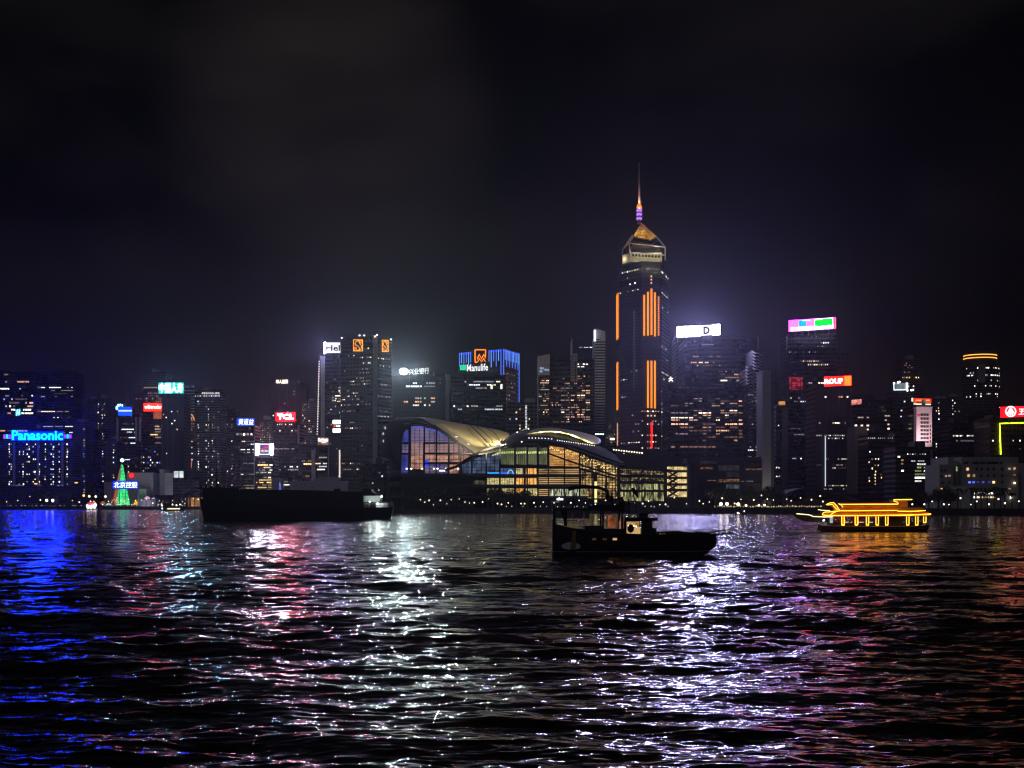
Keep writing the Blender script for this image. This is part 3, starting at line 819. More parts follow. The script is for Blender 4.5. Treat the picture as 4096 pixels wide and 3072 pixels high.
efin(1172, 1352, ORNF); efin(1447, 1637, ORNF, .7); efin(1690, 1780, MATS['fin_spot'], .1)
for k in range(27):
    mb = MB(); mb.box(px(2534, 1409), px(2553, 1409), 1405.5, 1409, pz(1252 + k * 12, 1409), pz(1247 + k * 12, 1409)); obj('balcony', mb, PALELIT, rt)
mb = MB(); mb.box(px(2532, 1410), px(2537, 1410), 1405.3, 1410, pz(1560, 1410), pz(1245, 1410)); obj('pilaster', mb, PALELIT, rt)
for k in range(9):
    mb = MB(); p0, p1 = P(2528 + k * 13, 1016 + k * .8, 1409.2), P(2536 + k * 13, 1024 + k * .8, 1409.2); mb.box(p0.x, p1.x, 1408.6, 1409.4 + 1.2, p1.z, p0.z); obj('window', mb, DARK, rt)
# crown: open frame, pale floodlit storey, pyramid
yF, yB = 1410, 1478
x0, x1 = px(2492, 1425), px(2661, 1415)
mb = MB()
mb.prism([(px(2490, yF + 14), yF + 14), (px(2522, yF + 2), yF + 2), (px(2648, yF), yF), (px(2648, yB), yB), (px(2495, yB), yB)], zt, pz(1003, d))
obj('crown_storey', mb, matte('cream_cladding', (.55, .52, .40), .6, var=.12, scale=.3), rt)
mb = MB(); mb.prism([(px(2500, yF + 20), yF + 20), (px(2640, yF + 8), yF + 8), (px(2640, yB), yB), (px(2500, yB), yB)], pz(1003, d), pz(974, d))
mb.prism([(px(2508, yF + 20), yF + 20), (px(2632, yF + 14), yF + 14), (px(2632, yB), yB), (px(2508, yB), yB)], pz(974, d), pz(950, d), top=[(px(2534, yF + 30), yF + 30), (px(2610, yF + 28), yF + 28), (px(2610, yB - 10), yB - 10), (px(2534, yB - 10), yB - 10)])
obj('attic', mb, DARK, rt)
mb = MB(); A, B, C = P(2516, 972, 1404), P(2661, 988, 1408), P(2490, 1000, 1440)
for p, q in ((A, B), (A, C), (P(2516, 972, 1404), P(2522, 1028, 1404)), (B, P(2661, 1041, 1408)), (C, P(2490, 1031, 1440)), (P(2516, 1010, 1404), P(2661, 1021, 1408)), (A, P(2536, 942, 1420)), (B, P(2624, 945, 1430)), (C, P(2530, 940, 1450))):
    mb.tube([p, q], .75, 5)
obj('crown_frame', mb, PALELIT, rt)
pyr = [P(2532, 946, 1425), P(2604, 958, 1412), P(2628, 946, 1450), P(2560, 940, 1475)]
ap = P(2566, 892, 1446)
mb = MB(); mb.face([pyr[0], pyr[1], ap]); mb.face([pyr[1], pyr[2], ap]); mb.face([pyr[2], pyr[3], ap]); mb.face([pyr[3], pyr[0], ap])
obj('pyramid', mb, lit_glass('gold_lantern', (.06, .02, .003), (1, .52, .08), 1.5, 2.2, 0, .17, lo=.35, hi=.62), rt)
mb = MB()
for a, b in ((0, 1), (1, 2), (3, 0)):
    for k in range(9):
        q = pyr[a].lerp(pyr[b], k / 8); mb.tube([q + Vector((0, -.3, 0)), q.lerp(ap, .93) + Vector((0, -.4, 0))], .28, 4)
for a, b in ((0, 1), (1, 2)):
    q0, q1 = pyr[a] + Vector((0, -.4, -1)), pyr[b] + Vector((0, -.4, -1)); mb.tube([q0, q1], .5, 4); mb.tube([q0 - Vector((0, 0, 4)), q1 - Vector((0, 0, 4))], .4, 4)
obj('pyramid_rib', mb, matte('bronze', (.25, .13, .05), .4, .8), rt)
mc = P(2557, 892, 1446)
mb = MB()
for i, Y in enumerate((875, 858, 842)):
    m2 = MB(); c = P(2557, Y, 1446); m2.lathe(c, [(2.7, -1.0), (2.9, -.5), (2.9, .5), (2.5, 1.0)], 10); obj('ring_lantern', m2, glow('violet_lantern', (.42, .16, 1), 1.5), rt)
    mb.lathe(c, [(3.4, 1.2), (3.5, 2.4)], 10)
m2 = MB(); c = P(2557, 826, 1446); m2.lathe(c, [(2.9, -1.4), (3.0, -.4), (2.2, 1.2), (1.1, 3.6)], 10); obj('ring_lantern', m2, glow('orange_lantern', (1, .30, .05), 1.0), rt)
mb.lathe(P(2557, 895, 1446), [(2.0, 0), (1.6, 8), (1.5, 18)], 8)
base = P(2557, 822, 1446)
mb.tube([base, P(2556.5, 740, 1446), P(2556, 740, 1446) + Vector((0, 0, .1)), P(2556, 650, 1446)], [1.4, 1.0, .75, .35], 7)
obj('mast', mb, matte('mast_metal', (.40, .30, .30), .45, .3), rt)

def lamp(name, loc, e, col, r=.6, typ='POINT', rot=None, spot=60, blend=.5):
    l = bpy.data.lights.new(name, typ); l.energy, l.color = e, col
    l.shadow_soft_size = r
    if typ == 'SPOT': l.spot_size, l.spot_blend = R(spot), blend
    o = bpy.data.objects.new(name, l); COL.objects.link(o); o.location = loc
    if rot is not None: o.rotation_euler = Vector(rot).to_track_quat('-Z', 'Y').to_euler()
    return o
WARMY = (1, .86, .50)
for X in (2530, 2570, 2610, 2645): lamp('crown_floodlight', P(X, 1038, 1399), 1500, WARMY, 1)
lamp('crown_floodlight', P(2488, 1036, 1420), 1100, WARMY, 1)
for X in (2555, 2628): lamp('crown_floodlight', P(X, 998, 1406), 2400, WARMY, .6)
lamp('mast_floodlight', P(2557, 815, 1440), 16000, (1, .55, .40), .5)

# ------------------------------------------------------------------ east of the skyscraper
rt = T('broad hotel with many pinkish lit rooms beside the skyscraper', 2674, 2990, 1548, 1060, 44, 5, [RN(1590, 1690, .95, 9.5, 18, 'ooddw', 1.5, .5), RN(1690, 1800, .97, 13, 18, 'oood', 2.2, .5), RN(1545, 1552, 1, 6, 18, 'o', 3, .4, .0, .3)], slab=13, fins=36)
rt = T('dark upper hotel block behind the pinkish rooms, below the white screen', 2738, 2986, 1362, 1110, 44, 5, [RN(1372, 1420, .35, 12, 8, 'wd', 1.6, .4, .05, .9), RN(1420, 1470, .6, 12, 8, 'ow', 2, .5, .1, .6), RN(1480, 1530, .8, 12, 9, 'owd', 3.2, .5, .4, 1)], slab=12)
mb = MB(); n = 14
mb.loft([[P(2735 + 298 * k / n, 1364 - 20 * math.sin(math.pi * min(1, .12 + k / n * .75)), dd) for k in range(n + 1)] for dd in (1112, 1150)], (0, 0, -1.2))
mb.box(px(2986, 1116), px(3033, 1116), 1116, 1150, GZ, pz(1362, 1116))
obj('curved_roof', mb, DARK, rt)
strip(rt, 3031, 3036, 1346, 1412, 1108, MIDLIT)
rt = T('hotel wing with curved pale balcony bands at its east end', 2988, 3050, 1478, 1068, 40, 0, [RN(1560, 1900, .35, 13, 8, 'oc', 1.6, .4)], top=0)
for i in range(24):
    mb = MB(); Y = 1462 + i * 13; r0 = [P(2984 + 27 * k / 6, Y + 4 * math.sin(k) + k * .8, 1064 - 3 * math.sin(math.pi * k / 6)) for k in range(7)]
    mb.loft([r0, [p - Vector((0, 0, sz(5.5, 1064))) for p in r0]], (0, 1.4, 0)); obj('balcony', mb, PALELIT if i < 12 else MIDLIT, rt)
    if i < 24:
        mb = MB(); Y = 1404 + i * 13; r0 = [P(3012 + 35 * k / 6, Y + 3 * math.sin(k * 1.3) + k * 2.2, 1066 - 3 * math.sin(math.pi * k / 6)) for k in range(7)]
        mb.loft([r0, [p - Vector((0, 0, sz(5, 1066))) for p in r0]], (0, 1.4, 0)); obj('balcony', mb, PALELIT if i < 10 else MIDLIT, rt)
mb = MB(); mb.box(px(3010, 1068), px(3049, 1068), 1068, 1100, GZ, pz(1400, 1068)); obj('stair_core', mb, DARK, rt)
rt = T('dim pale slab just behind the white screen, over the small white character', 2706, 2742, 1350, 1165, 34, 2, [RN(1400, 1540, .3, 13, 8, 'cd', 1.5, .4)], top=0)
rt = T('pale blank concrete tower with rounded end near the waterfront', 3050, 3084, 1488, 905, 22, 2, [], mat=matte('pale_render', (.52, .50, .47), .7, var=.06, scale=.05), top=0)
mb = MB(); mb.prism([(px(3084, 905) + .05, 905.4), (px(3102, 905), 909), (px(3102, 905), 927), (px(3084, 905) + .05, 927)], GZ, pz(1525, 905)); obj('curved_end', mb, matte('pale_render_painted_shade', (.34, .33, .31), .7, var=.06, scale=.05), rt)  # darker copy of the same render; the end's shade is in its colour
mb = MB(); [mb.box(px(3110, 900), px(3118, 900), 898.5, 899.2, pz(Y + 4, 900), pz(Y, 900)) for Y in (1696, 1868, 1872, 1903)]
rt = T('narrow dark tower with an orange crown glow beside the pale blank tower', 3104, 3128, 1640, 1000, 24, 5, [RW(1698, .9, 8, 8, 'c'), RW(1866, 1, 8, 8, 'i'), RW(1902, 1, 7, 10, 'i'), RW(1870, 1, 4, 10, 'c')], top=1)
strip(rt, 3115, 3140, 1606, 1620, 998, lit_glass('crown_glow', (.3, .08, .01), (1, .5, .12), 1.3, 1.2, 0, 1.2), 'lit_crown')
rt = T('grey slab tower between the narrow tower and the colour screen tower', 3128, 3152, 1640, 1060, 24, 2, [], top=0, mat=matte('grey_render', (.20, .18, .175), .75, var=.06, scale=.05))
rt = T('tall dark tower carrying the multicoloured screen', 3158, 3350, 1336, 1260, 44, 0, [RW(1342, .9, 9, 9, 'd', .6, .7, .45, .65), RW(1366, .95, 10, 9, 'c', .6, .6, .65, .88), RW(1381, .8, 9, 9, 'd', .6, .6, .58, .85)], fins=0, top=0)
strip(rt, 3145, 3149, 1346, 1402, 1258, MIDLIT)
rt = T('gridded office tower below the colour screen with a red reflection painted on its panes', 3155, 3345, 1402, 1240, 16, 0, [RW(1405, .5, 7, 8, 'cd', .6, .6, 0, .6), RW(1440, .95, 9, 8.5, 'oi', .6, .7, .25, .72), RW(1454, .95, 9, 8.5, 'iw', .6, .7, .4, .85), RN(1490, 1600, .35, 12, 8, 'dw', 2, .5), RN(1600, 1980, .5, 12, 8, 'dwc', 2.2, .45)], fins=28, slab=13, top=1)
strip(rt, 3158, 3210, 1508, 1560, 1239, lit_glass('painted_red_reflection', (.01, .002, .004), (.85, .05, .09), .75, 2.2, 4, .22, (1, 1, 2.2), lo=.42, hi=.62), 'lit_or_reflection_panel')  # red reflection in the glass, painted as a glowing sheet
mb = MB(); mb.box(px(3345, 1245), px(3392, 1245), 1245, 1280, GZ, pz(1408, 1245)); obj('side_wing', mb, FAC[1], rt)
rt = T('dark glass tower carrying the red group sign with a thin white light line', 3262, 3408, 1548, 1150, 38, 4, [RN(1582, 1602, .9, 11, 8, 'iwo', 2, .55), RN(1650, 1730, .3, 12, 8, 'w', 1.6, .45), RW(1737, .75, 10, 7, 'iwc', .6, .6), RW(1749, .6, 9, 7, 'iw', .6, .6, .3, 1), RN(1770, 1990, .3, 12, 7, 'wd', 2, .4), RW(1938, .85, 9, 6, 'ow', .6, .6, .3, 1)], fins=22, slab=12)
strip(rt, 3300, 3303, 1745, 1945, 1148, glow('white_line_light', (.8, .85, 1), .8, False), 'light_pipe')
T('dark office block with two columns of lit windows beside the red picture sign', 3410, 3570, 1605, 1220, 40, 5, [RN(1662, 1730, .75, 16, 12, 'iw', 1.6, .4, .05, .45), RN(1655, 1725, 1, 17, 11, 'iw', 2.2, .42, .80, .98)], slab=17, top=3)
rt = T('grey pier-like slab in front of the dark office block', 3420, 3468, 1712, 1100, 26, 2, [CL(1740, 1980, .25, 14, 12, 'c', .6, .25, .5)], mat=MATS['grey_render'], top=0)
rt = T('dark flats full of amber windows with a sparkling white stair strip', 3472, 3578, 1738, 1010, 30, 5, [RW(1748, .7, 9, 8, 'c', .4, .4), D(1765, 1830, .1, 12, 10, 'c'), D(1830, 1950, .34, 12.5, 12, 'aaow', .42, .6, .03, .85), RW(1970, .3, 10, 16, 'a', .8, .8, .4, .7)], slab=13)
strip(rt, 3566, 3574, 1824, 1985, 1008, lit_glass('stair_white', (.03, .03, .04), (.85, .95, 1), 1.7, 2.3, 0, .5, lo=.38, hi=.6), 'lit_stair')
T('far hazy apartment tower standing above the lit billboard', 3608, 3692, 1440, 1680, 30, 3, [D(1448, 1500, .5, 9, 7, 'od', .6, .5, .1, .6), RW(1505, .7, 10, 9, 'a', .6, .6), D(1530, 1600, .1, 10, 10)], slab=11, fins=20)
T('dark block under the bright framed billboard', 3574, 3660, 1572, 1340, 30, 5, [D(1600, 1700, .12, 12, 12, 'ci')], top=1)
T('dark mid-rise behind the pink wall, under the red and yellow sign', 3650, 3740, 1626, 1180, 30, 5, [D(1640, 1780, .1, 12, 12, 'cw')], top=0)
rt = T('floodlit pink building with dark square windows', 3666, 3728, 1634, 1015, 7, 2, [], mat=matte('pink_render', (.60, .42, .45), .7, var=.08, scale=.1), top=1)
for r in range(8):
    for c in range(3):
        mb = MB(); X, Y = 3682 + c * 11.5, 1656 + r * 15.5
        mb.box(px(X, 1015), px(X + 9, 1015), 1014.6, 1015.2, pz(Y + 8, 1015), pz(Y, 1015)); obj('window', mb, DARK, rt)
    if r > 2:
        mb = MB(); Y = 1656 + r * 15; mb.box(px(3719, 1015), px(3723, 1015), 1014.6, 1015.2, pz(Y + 9, 1015), pz(Y, 1015)); obj('window', mb, DARK, rt)
mb = MB(); mb.box(px(3669, 1015), px(3679, 1015), 1014.5, 1015.2, pz(1666, 1015), pz(1660, 1015)); obj('red_plate', mb, glow('red_plate_light', (1, .05, .06), .9, False), rt)
rt = T('office block with stacked bright office bands in front of the pink building', 3582, 3736, 1795, 930, 30, 5, [RW(1812, .5, 9, 10, 'ic', .5, .4, .3, .9), RN(1838, 1850, 1, 12, 9, 'c', 3, .45, .4, .8), RN(1850, 1938, 1, 13.5, 9, 'iicg', 7, .55, .38, .84), D(1820, 1900, .25, 14, 14, 'ia', .8, .5, .05, .3)], slab=13.5)
strip(rt, 3721, 3730, 1800, 1985, 930, MATS['grey_render'])
T('far dim dotted tower between the pink building and the round tower', 3742, 3800, 1600, 1650, 30, 3, [CL(1605, 1900, .35, 11, 9, 'wc', .4)], fins=20)
T('far dim tower just short of the round tower, dotted with white lights', 3806, 3872, 1590, 1700, 30, 3, [CL(1596, 1900, .33, 11, 9, 'wic', .45)], fins=20)
T('dark office block with one long bright office floor', 3802, 3916, 1698, 1120, 34, 5, [RW(1738, .97, 10, 7, 'i', .85, .6, .08, .95), RN(1700, 1830, .35, 14, 9, 'cdw', 2.6, .4)], slab=14, top=1)
T('dark tower behind the seaside white building, speckled with lights', 3920, 4000, 1660, 1300, 34, 5, [D(1670, 1830, .22, 11, 10, 'wic')], fins=20)
for X in (3680, 3712): lamp('facade_floodlight', P(X, 1800, 995), 30000, (1, .8, .85), 1, 'SPOT', (0, 20, 26), 110, .8)
for X, e in ((3060, 1500), (3092, 700)): lamp('facade_floodlight', P(X, 2006, 890), e, (1, .93, .85), .6, 'SPOT', (0, 12, 14), 120, .8)
# round tower with the gold rings
d = 1520; c = P(3945, 2020, d); c.z = 0
rt = root('round_tower', (c.x, d, GZ), 'cylindrical tower with two golden light rings on its drum top', 'tower')
rr = sz(73, d); mb = MB(); yc = d + rr
mb.lathe((c.x, yc, 0), [(rr, GZ), (rr, pz(1468, d)), (rr * .97, pz(1462, d))], 40)
for k in range(40):
    a = 2 * math.pi * k / 40; mb.tube([(c.x + rr * 1.01 * math.cos(a), yc + rr * 1.01 * math.sin(a), GZ), (c.x + rr * 1.01 * math.cos(a), yc + rr * 1.01 * math.sin(a), pz(1480, d))], .35, 4)
obj('body', mb, FAC[2], rt)
mb = MB(); mb.lathe((c.x, yc, 0), [(rr * .8, pz(1468, d)), (rr * .8, pz(1444, d))], 32); mb.lathe((c.x, yc, 0), [(rr * .86, pz(1446, d)), (rr * .88, pz(1410, d)), (rr * .80, pz(1402, d))], 40)
obj('crown_drum', mb, matte('brown_cladding', (.10, .07, .06), .6), rt)
for Y in (1415, 1427):
    mb = MB(); mb.lathe((c.x, yc, 0), [(rr * .885, pz(Y + 3, d)), (rr * .90, pz(Y + 2, d)), (rr * .90, pz(Y, d)), (rr * .885, pz(Y - 1, d))], 40); obj('light_ring', mb, glow('gold_ring', (1, .42, .06), 1.7), rt)
mb = MB(); mb.box(px(3916, d - 2), px(3940, d - 2), d - 3, d + 4, pz(1530, d), pz(1458, d)); obj('lift_shaft', mb, CONC, rt)
rng = random.Random(4)
for Y, p in ((1474, .65), (1493, .25), (1503, .8), (1524, .2), (1536, .25), (1546, .35), (1578, .4), (1588, .3), (1630, .25), (1668, .4)):
    for k in range(30):
        if rng.random() < p * .62:
            a = -math.pi * (.12 + .76 * k / 30); e = Vector((-math.sin(a), math.cos(a), 0)); pos = Vector((c.x + (rr + .5) * math.cos(a), yc + (rr + .5) * math.sin(a), pz(Y, d)))
            inst('window', pane_mesh(1, rng.choice('wiic')), rt, pos, math.atan2(e.y, e.x), (1.5, 1, 1.6))
rt = T('dark red-tinted block under the red emblem sign, outlined with a yellow-green light frame', 3960, 4180, 1676, 1030, 36, 1, [RW(1758, .4, 9, 9, 'i'), RN(1775, 1815, .8, 13, 9, 'iwd', 2, .5, .2, 1)], slab=14)
LIME = glow('lime_tube', (.72, .85, .02), 3.2)
mb = MB(); mb.tube([P(4003, 1818, 1028), P(3999, 1694, 1028), P(4180, 1688, 1028)], .55, 6); obj('light_frame', mb, LIME, rt)
# seaside pale building
d = 745
PW = matte('off_white_wall', (.36, .34, .31), .8, var=.07, scale=.08)
rt = root('waterfront_building', P(3940, 2030, d), 'low off-white waterfront block with rows of small square windows', 'building')
mb = MB(); mb.box(px(3846, d), px(4074, d), d, d + 30, GZ, pz(1828, d)); mb.box(px(3790, d), px(3812, d), d - 1, d + 30, GZ, pz(1828, d)); mb.box(px(3755, d), px(3790, d), d - 1, d + 25, GZ, pz(1858, d))
mb.box(px(3812, d), px(3846, d), d + 7, d + 30, GZ, pz(1843, d)); mb.box(px(4074, d), px(4180, d), d + 12, d + 40, GZ, pz(1850, d))
obj('wall', mb, PW, rt)
mb = MB(); mb.box(px(3808, d), px(3865, d), d - 12, d - 1.5, GZ, pz(1944, d)); obj('front_block', mb, matte('white_render', (.55, .53, .50), .7, var=.05), rt)
rng = random.Random(8)
def sq(X, Y, w, h, c=None, dd=745):
    mb = MB(); mb.box(px(X, dd), px(X + w, dd), dd - .25, dd + .1, pz(Y + h, dd), pz(Y, dd)); obj('window', mb, wmat(c) if c else DARK, rt)
for r, (Y, hh, xs, lit) in enumerate(((1847, 9, (3854, 3864, 3890, 3918, 3946, 3960, 3970, 4000), {}), (1871, 11, (3866, 3902, 3922, 3946, 3970, 4004), {0: 'o'}), (1897, 11, (3870, 3891, 3920, 3948, 3972, 4004), {0: 'a', 1: 'a'}),
        (1925, 8, (3874, 3890, 3908, 3928, 3952, 3970, 4004), {0: 'b', 1: 'b', 2: 'b', 3: 'b', 4: 'b', 5: 'a'}), (1952, 12, (3878, 3892, 3906, 3920, 3936, 3950, 3964, 3976, 4004), {}), (1970, 6, (3872, 3892, 3908, 3922, 3936, 3948, 3962), {k: 'i' for k in range(7)}), (1986, 6, (3876, 3892, 3908, 3922, 3934, 3946, 3960, 3972), {0: 'a', 1: 'i', 2: 'w', 3: 'w', 4: 'a', 5: 'w', 6: 'i', 7: 'a'}))):
    for i, X in enumerate(xs): sq(X, Y, (24 if r == 0 and 1 < i < 7 else 9), hh, lit.get(i))
for X, Y, c in ((3762, 1878, None), (3776, 1878, None), (3762, 1902, None), (3780, 1900, 'w'), (3794, 1899, 'w'), (3766, 1927, None), (3794, 1926, None), (3762, 1952, 'a'), (3768, 1970, 'i'), (4034, 1871, 'w'), (4054, 1870, 'o'), (4054, 1896, 'o'), (4054, 1928, 'w'), (4034, 1952, 'w'), (4040, 1986, 'i')): sq(X, Y, 8, 8, c, 744)
sq(3824, 1867, 19, 18, 'g', 752)
# ferry pier with two arched roofs
rt = root('pier_hall', P(3300, 2040, 790), 'low pier hall with two long dark arched roofs behind the golden boat', 'pier hall')
def arch(X0, X1, Y0, Yt, dd, th):
    n = 20; r = [[], []]
    for k in range(n + 1):
        u = k / n; X = X0 + (X1 - X0) * u; Y = Y0 - (Y0 - Yt) * math.sin(math.pi * (.12 + .80 * u)) ** .8
        r[0].append(P(X, Y, dd)); r[1].append(P(X, Y, dd) + Vector((0, 34, 0)))
    mb = MB(); mb.loft(r, (0, 0, -th)); obj('arched_roof', mb, matte('roof_metal', (.05, .04, .034), .85), rt)
arch(3148, 3345, 1990, 1950, 786, .9); arch(3300, 3490, 1998, 1972, 784, .9)
mb = MB(); mb.box(px(3166, 800), px(3288, 800), 800, 815, GZ, pz(2004, 800)); mb.box(px(3250, 795), px(3340, 795), 795, 820, GZ, pz(1996, 795)); mb.box(px(3300, 790), px(3480, 790), 792, 815, GZ, pz(2000, 790))
obj('wall', mb, matte('pier_wall', (.20, .17, .14), .8), rt)

# ------------------------------------------------------------------ signs
rt = sign('big cyan letters glowing blue on top of the housing block', 48, 252, 1721, 1721, 40, 1648, None, 'Panasonic', CYAN, (0, 1, 0, 1), .03, legh=4, cat='lettering sign', out=.8, core=(-.035, glow('added_blue_core', (.0, .06, 1), 150)))
mb = MB(); mb.box(px(46, 1649), px(254, 1649), 1649.3, 1649.9, pz(1760, 1649), pz(1728, 1649), 1); mb.face([P(46, 1760, 1649.2), P(254, 1760, 1649.2), P(254, 1728, 1649.2), P(46, 1728, 1649.2)], 0); obj('added_glow_panel', mb, [glow('added_blue_glow', (.0, .0003, 1), 190), DARK], rt)  # glowing blue panel added behind the letters to colour haze and water
for X, w in ((14, 'small violet and blue end panel beside the first cyan letter'), (256, 'small violet and blue end panel beside the last cyan letter')):
    rt = root('led_display', P(X + 15, 1752, 1648), w, 'light display')
    for i, m in enumerate((glow('violet_panel', (.28, .02, .9), 2.2), glow('blue_panel', (.02, .05, 1), 4), glow('cyan_panel', (.0, .45, 1), 4), MATS['blue_panel'], MATS['violet_panel'])):
        mb = MB(); mb.box(px(X + i * 6, 1648), px(X + i * 6 + 5.2, 1648), 1647.5, 1649, pz(1753, 1648), pz(1738, 1648)); obj('panel', mb, m, rt)
rt = sign('tiny cyan vertical sign on the office-band tower', 62, 82, 1638, 1634, 27, 1926, glow('cyan_board', (.02, .5, .75), 1.6), 'AI', glow('cyan_white', (.5, .95, 1), 2, False), (.1, .9, .1, .9), .02, legs=False)
sign('blue sign with one pale horizontal stripe', 472, 528, 1628, 1628, 34, 1680, glow('blue_board_soft', (.0, .045, .9), 2.6), None, legs=True)
mb = MB(); mb.box(px(474, 1679), px(527, 1679), 1678.6, 1679.6, pz(1646, 1679), pz(1640, 1679)); rt = root('light_bar', P(500, 1646, 1679), 'pale stripe light across the middle of the plain blue sign', 'light bar'); obj('bar', mb, glow('pale_stripe', (.55, .55, 1), 1.6, False), rt)
rt = root('lamp_cluster', P(475, 1645, 1700), 'cyan-white glow lamp cluster partly hidden behind the blue striped sign', 'light cluster')
for X, Y, s in ((468, 1632, 7), (474, 1622, 5), (481, 1620, 4), (489, 1622, 4)): mb = MB(); mb.lathe(P(X, Y, 1700), [(.1, -s * .35), (s * .22, -s * .2), (s * .22, s * .25), (.1, s * .4)], 8); obj('lamp', mb, glow('cyan_lamp', (.35, .95, 1), 3), rt)
sign('orange-red sign with blurred white lettering', 575, 650, 1613, 1613, 31, 1695, ORED, 'wlbtrader', WLET, (.03, .97, .28, .78), .04)
sign('small dim orange board hanging under the orange-red sign', 614, 647, 1648, 1648, 28, 1694, lit_glass('orange_picture', (.35, .07, .02), (.9, .25, .1), .55, 0, 0, .3), None, legs=False)
sign('teal sign with four large white characters', 634, 735, 1530, 1530, 44, 1640, TEAL, '中国人寿', glow('white_letter_strong', (.72, .95, 1), 2), (.03, .97, .06, .94), .0, core=(-.03, glow('cyan_white_core', (.30, .62, 1), 460)))
sign('small blue sign with three white handwritten characters', 947, 1018, 1672, 1672, 31, 1510, glow('blue_board_dim', (.0, .03, .55), 2.0), '黄道益', glow('white_soft', (.85, .9, 1), 1.6), (.08, .96, .1, .9), .015, shear=.15)
sign('red sign with three bold white capital letters', 1104, 1180, 1650, 1650, 34, 1590, RED, 'TCL', glow('white_letter_big', (1, .90, .93), 9), (.07, .93, .2, .82), .03, core=(-.02, glow('pink_white_core', (1, .36, .55), 450)))
sign('four small white characters on top of the far dark tower', 1104, 1152, 1519, 1519, 15, 2040, None, '華人置業', glow('warm_letter', (1, .85, .68), 3), (0, 1, 0, 1), .02)
rt = sign('white square board with a dark blue emblem and lettering', 1021, 1092, 1774, 1774, 46, 1455, MATS['white_screen'] if 'white_screen' in MATS else glow('white_screen', (.93, .93, 1), 1.15), None)
for Xa, Xb in ((1022, 1033), (1083, 1091)): mb = MB(); mb.box(px(Xa, 1454), px(Xb, 1454), 1454.4, 1454.9, pz(1819, 1454), pz(1775, 1454)); obj('added_bright_field', mb, WHITE, rt)  # bright strips added beside the emblem to strengthen the water reflection
mb = MB(); dd = 1454; mb.box(px(1041, dd), px(1075, dd), dd - .3, dd + .2, pz(1815, dd), pz(1779, dd)); obj('emblem_plate', mb, NAVY, rt)
mb = MB(); mb.box(px(1043, dd), px(1073, dd), dd - .6, dd - .35, pz(1790, dd), pz(1782, dd)); obj('violet_band', mb, glow('violet_band', (.16, .06, .5), 1), rt)
mb = MB(); mb.xprism([(px(1042, dd), pz(1794, dd)), (px(1056, dd), pz(1790, dd)), (px(1073, dd), pz(1784, dd)), (px(1074, dd), pz(1791, dd)), (px(1058, dd), pz(1796, dd)), (px(1042, dd), pz(1797, dd))], dd - .9, dd - .7); obj('red_swoosh', mb, glow('red_swoosh', (1, .03, .04), 1), rt)
mb = MB(); put_letters(mb, 'ÆON', P(1043, 1809, dd - .5), P(1073, 1809, dd - .5), P(1043, 1799, dd - .5), .3, .02); obj('lettering', mb, glow('emblem_letter', (.9, .9, 1), 1.2, False), rt)
mb = MB(); mb.box(px(1025, 1452), px(1090, 1452), 1451, 1454, pz(1830, 1452), pz(1824, 1452)); obj('ledge', mb, PALELIT, rt)
rt = sign('small white lettered sign above an orange-brown picture', 1271, 1314, 1750, 1750, 30, 1310, lit_glass('brown_picture', (.10, .04, .02), (.65, .30, .16), .8, 0, 0, .35), 'SieMatic', glow('white_small', (1, .98, 1), 1.3), (.02, .98, .5, .95), .04, legs=True)
mb = MB(); mb.box(px(1272, 1309), px(1313, 1309), 1308.6, 1309, pz(1766.5, 1309), pz(1764.5, 1309)); mb.box(px(1285, 1309), px(1305, 1309), 1308.6, 1309, pz(1772, 1309), pz(1769, 1309)); obj('underline', mb, MATS['white_small'], rt)
sign('upper white light box on the narrow glass building', 1331, 1362, 1680, 1680, 16, 1262, glow('white_box', (1, .98, .98), 3), None, legs=False)
sign('small dark red sign with white letters between two white light boxes', 1331, 1362, 1698, 1698, 12, 1262, glow('dark_red_board', (.12, .004, .004), 1), 'DBS', glow('white_dim_letter', (1, .9, .9), 2, False), (.42, 1.1, .2, .8), .03, legs=False)
mb = MB(); mb.lathe(P(1338, 1704, 1261), [(.05, -.8), (.7, 0), (.05, .8)], 8); rt = root('emblem', P(1338, 1704, 1261), 'tiny glowing red emblem on the dark red sign', 'emblem'); obj('star', mb, glow('red_star', (1, .06, .03), 3), rt)
sign('lower white light box on the narrow glass building', 1331, 1362, 1714, 1714, 16, 1262, MATS['white_box'], None, legs=False)
rt = sign('white screen with dark grey word, partly hidden by the huge granite tower', 1296, 1440, 1370, 1370, 42, 1366, glow('white_screen', (.93, .93, 1), 1.15), 'Hello', BLACK, (.055, .68, .20, .76), .02, out=.9)
mb = MB(); mb.box(px(1297, 1365), px(1301.5, 1365), 1365.2, 1365.6, pz(1411.5, 1365), pz(1370.5, 1365)); obj('added_bright_field', mb, glow('screen_bright', (.54, .50, 1), 1500), rt)  # strip added at the margin to carry the screen's light onto the water
ft = [(px(1362, 1218), 1218), (px(1491, 1205), 1205), (px(1510, 1205), 1205), (px(1566, 1221), 1221)]
